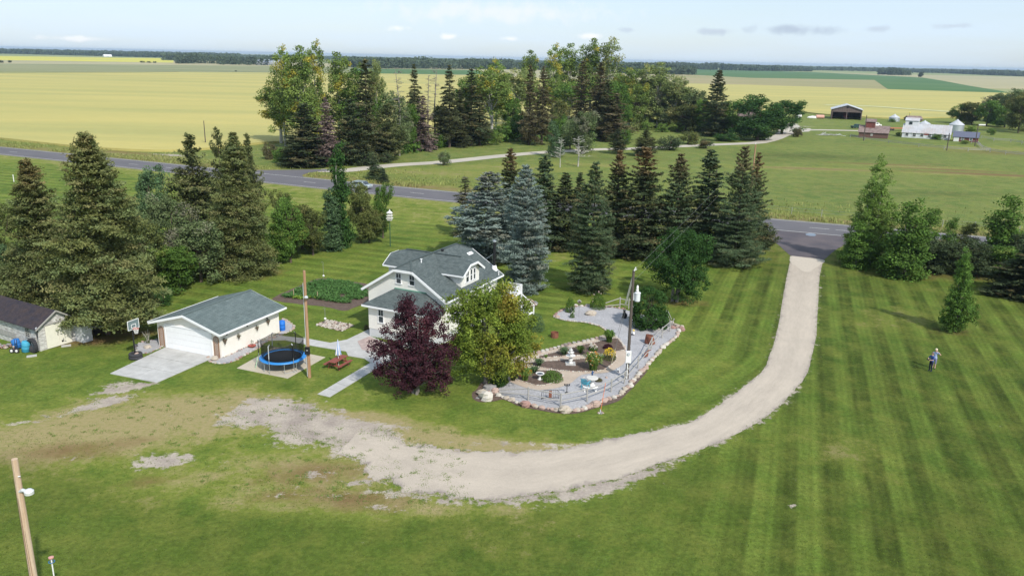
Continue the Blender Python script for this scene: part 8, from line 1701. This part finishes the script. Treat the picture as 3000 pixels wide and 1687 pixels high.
tag(link('weed_tufts', npmesh('weed_tufts', V, Q, LM['freshgreen'], dict(tint=T))), kind='stuff')
rgx = np.random.default_rng(77); N = 16000; X_ = rgx.uniform(-150, 150, N); rc = np.interp(X_, [c_[0] for c_ in ROADC], [c_[1] for c_ in ROADC]); Y_ = rc + 6 + rgx.exponential(7, N); keep = (vnoise(X_, Y_, .15, 3) > -.3) & (sdf(X_, Y_, fr[::4], False) > 3.5) & (sdf(X_, Y_, smooth_line(jl, 4) + smooth_line(jr, 4)) > .5); X_, Y_ = X_[keep], Y_[keep]; N = len(X_)
V, Q, T = blades(.5, .3, N, 6, .06, .3); V = V.reshape(N, 8, 3); V[:, :, 0] += X_[:, None]; V[:, :, 1] += Y_[:, None]; V = V.reshape(-1, 3)
tag(link('verge_grass', npmesh('verge_grass', V, Q, leafmat('dry_verge_grass', (.20, .20, .07), (.16, .19, .06), (.26, .22, .1)), dict(tint=T))), kind='stuff')

rgx = np.random.default_rng(99); N = 95000; Y_ = 26 + 44 * rgx.random(N) ** 1.3; X_ = rgx.uniform(-.72, .72, N) * (Y_ + 8); A_o = np.array(resamp(outer, 60)); ok = (sdf(X_, Y_, [tuple(c_) for c_ in resamp(DRIVE, 160)]) > .3) & (Y_ < np.interp(X_, [-60, -30, -20, 0, 8, 20, 26], [52, 50, 46, 41, 42, 62, 70])) & (sdf(X_, Y_, [G(*wBL(x, y)) for x, y in [(300, 400), (900, 280), (2275, 230), (2275, 600), (1700, 560), (900, 560)]]) > 0)
X_, Y_ = X_[ok], Y_[ok]; N = len(X_); hh = rgx.uniform(.03, .07, N); V, Q = kites(np.c_[X_, Y_, hh * .5], np.c_[rgx.normal(0, .8, (N, 2)), np.full(N, .9)], rgx.normal(0, 1, (N, 3)) * [1, 1, .3], hh * 1.6, .025 * rgx.uniform(.6, 1.6, N))
lt = np.repeat(vnoise(X_, Y_, .6, 4) * .5 + .5, 4); T = np.c_[lt, np.clip(np.repeat(.62 + rgx.normal(0, .14, N), 4) + .2 * lt, .3, 1.2), np.zeros(4 * N)]
tag(link('grass', npmesh('grass', V, Q, leafmat('grass_blades', (.085, .135, .022), (.115, .155, .028), (.2, .2, .05), .4), dict(tint=T))), kind='stuff')

# ------------------------------------------------------------------ air
hm = bpy.data.materials.new('haze_air'); hm.use_nodes = True; nt = hm.node_tree; nt.nodes.clear(); out = nt.nodes.new('ShaderNodeOutputMaterial'); pv = nt.nodes.new('ShaderNodeVolumePrincipled')
pv.inputs['Color'].default_value = (.62, .80, 1, 1); pv.inputs['Density'].default_value = .000075; pv.inputs['Anisotropy'].default_value = .2; nt.links.new(pv.outputs[0], out.inputs['Volume'])
hz = MB().box((0, 7800, 17.5), (28400, 16600, 37.2)); hz = hz.build('haze', hm); tag(hz, kind='stuff')
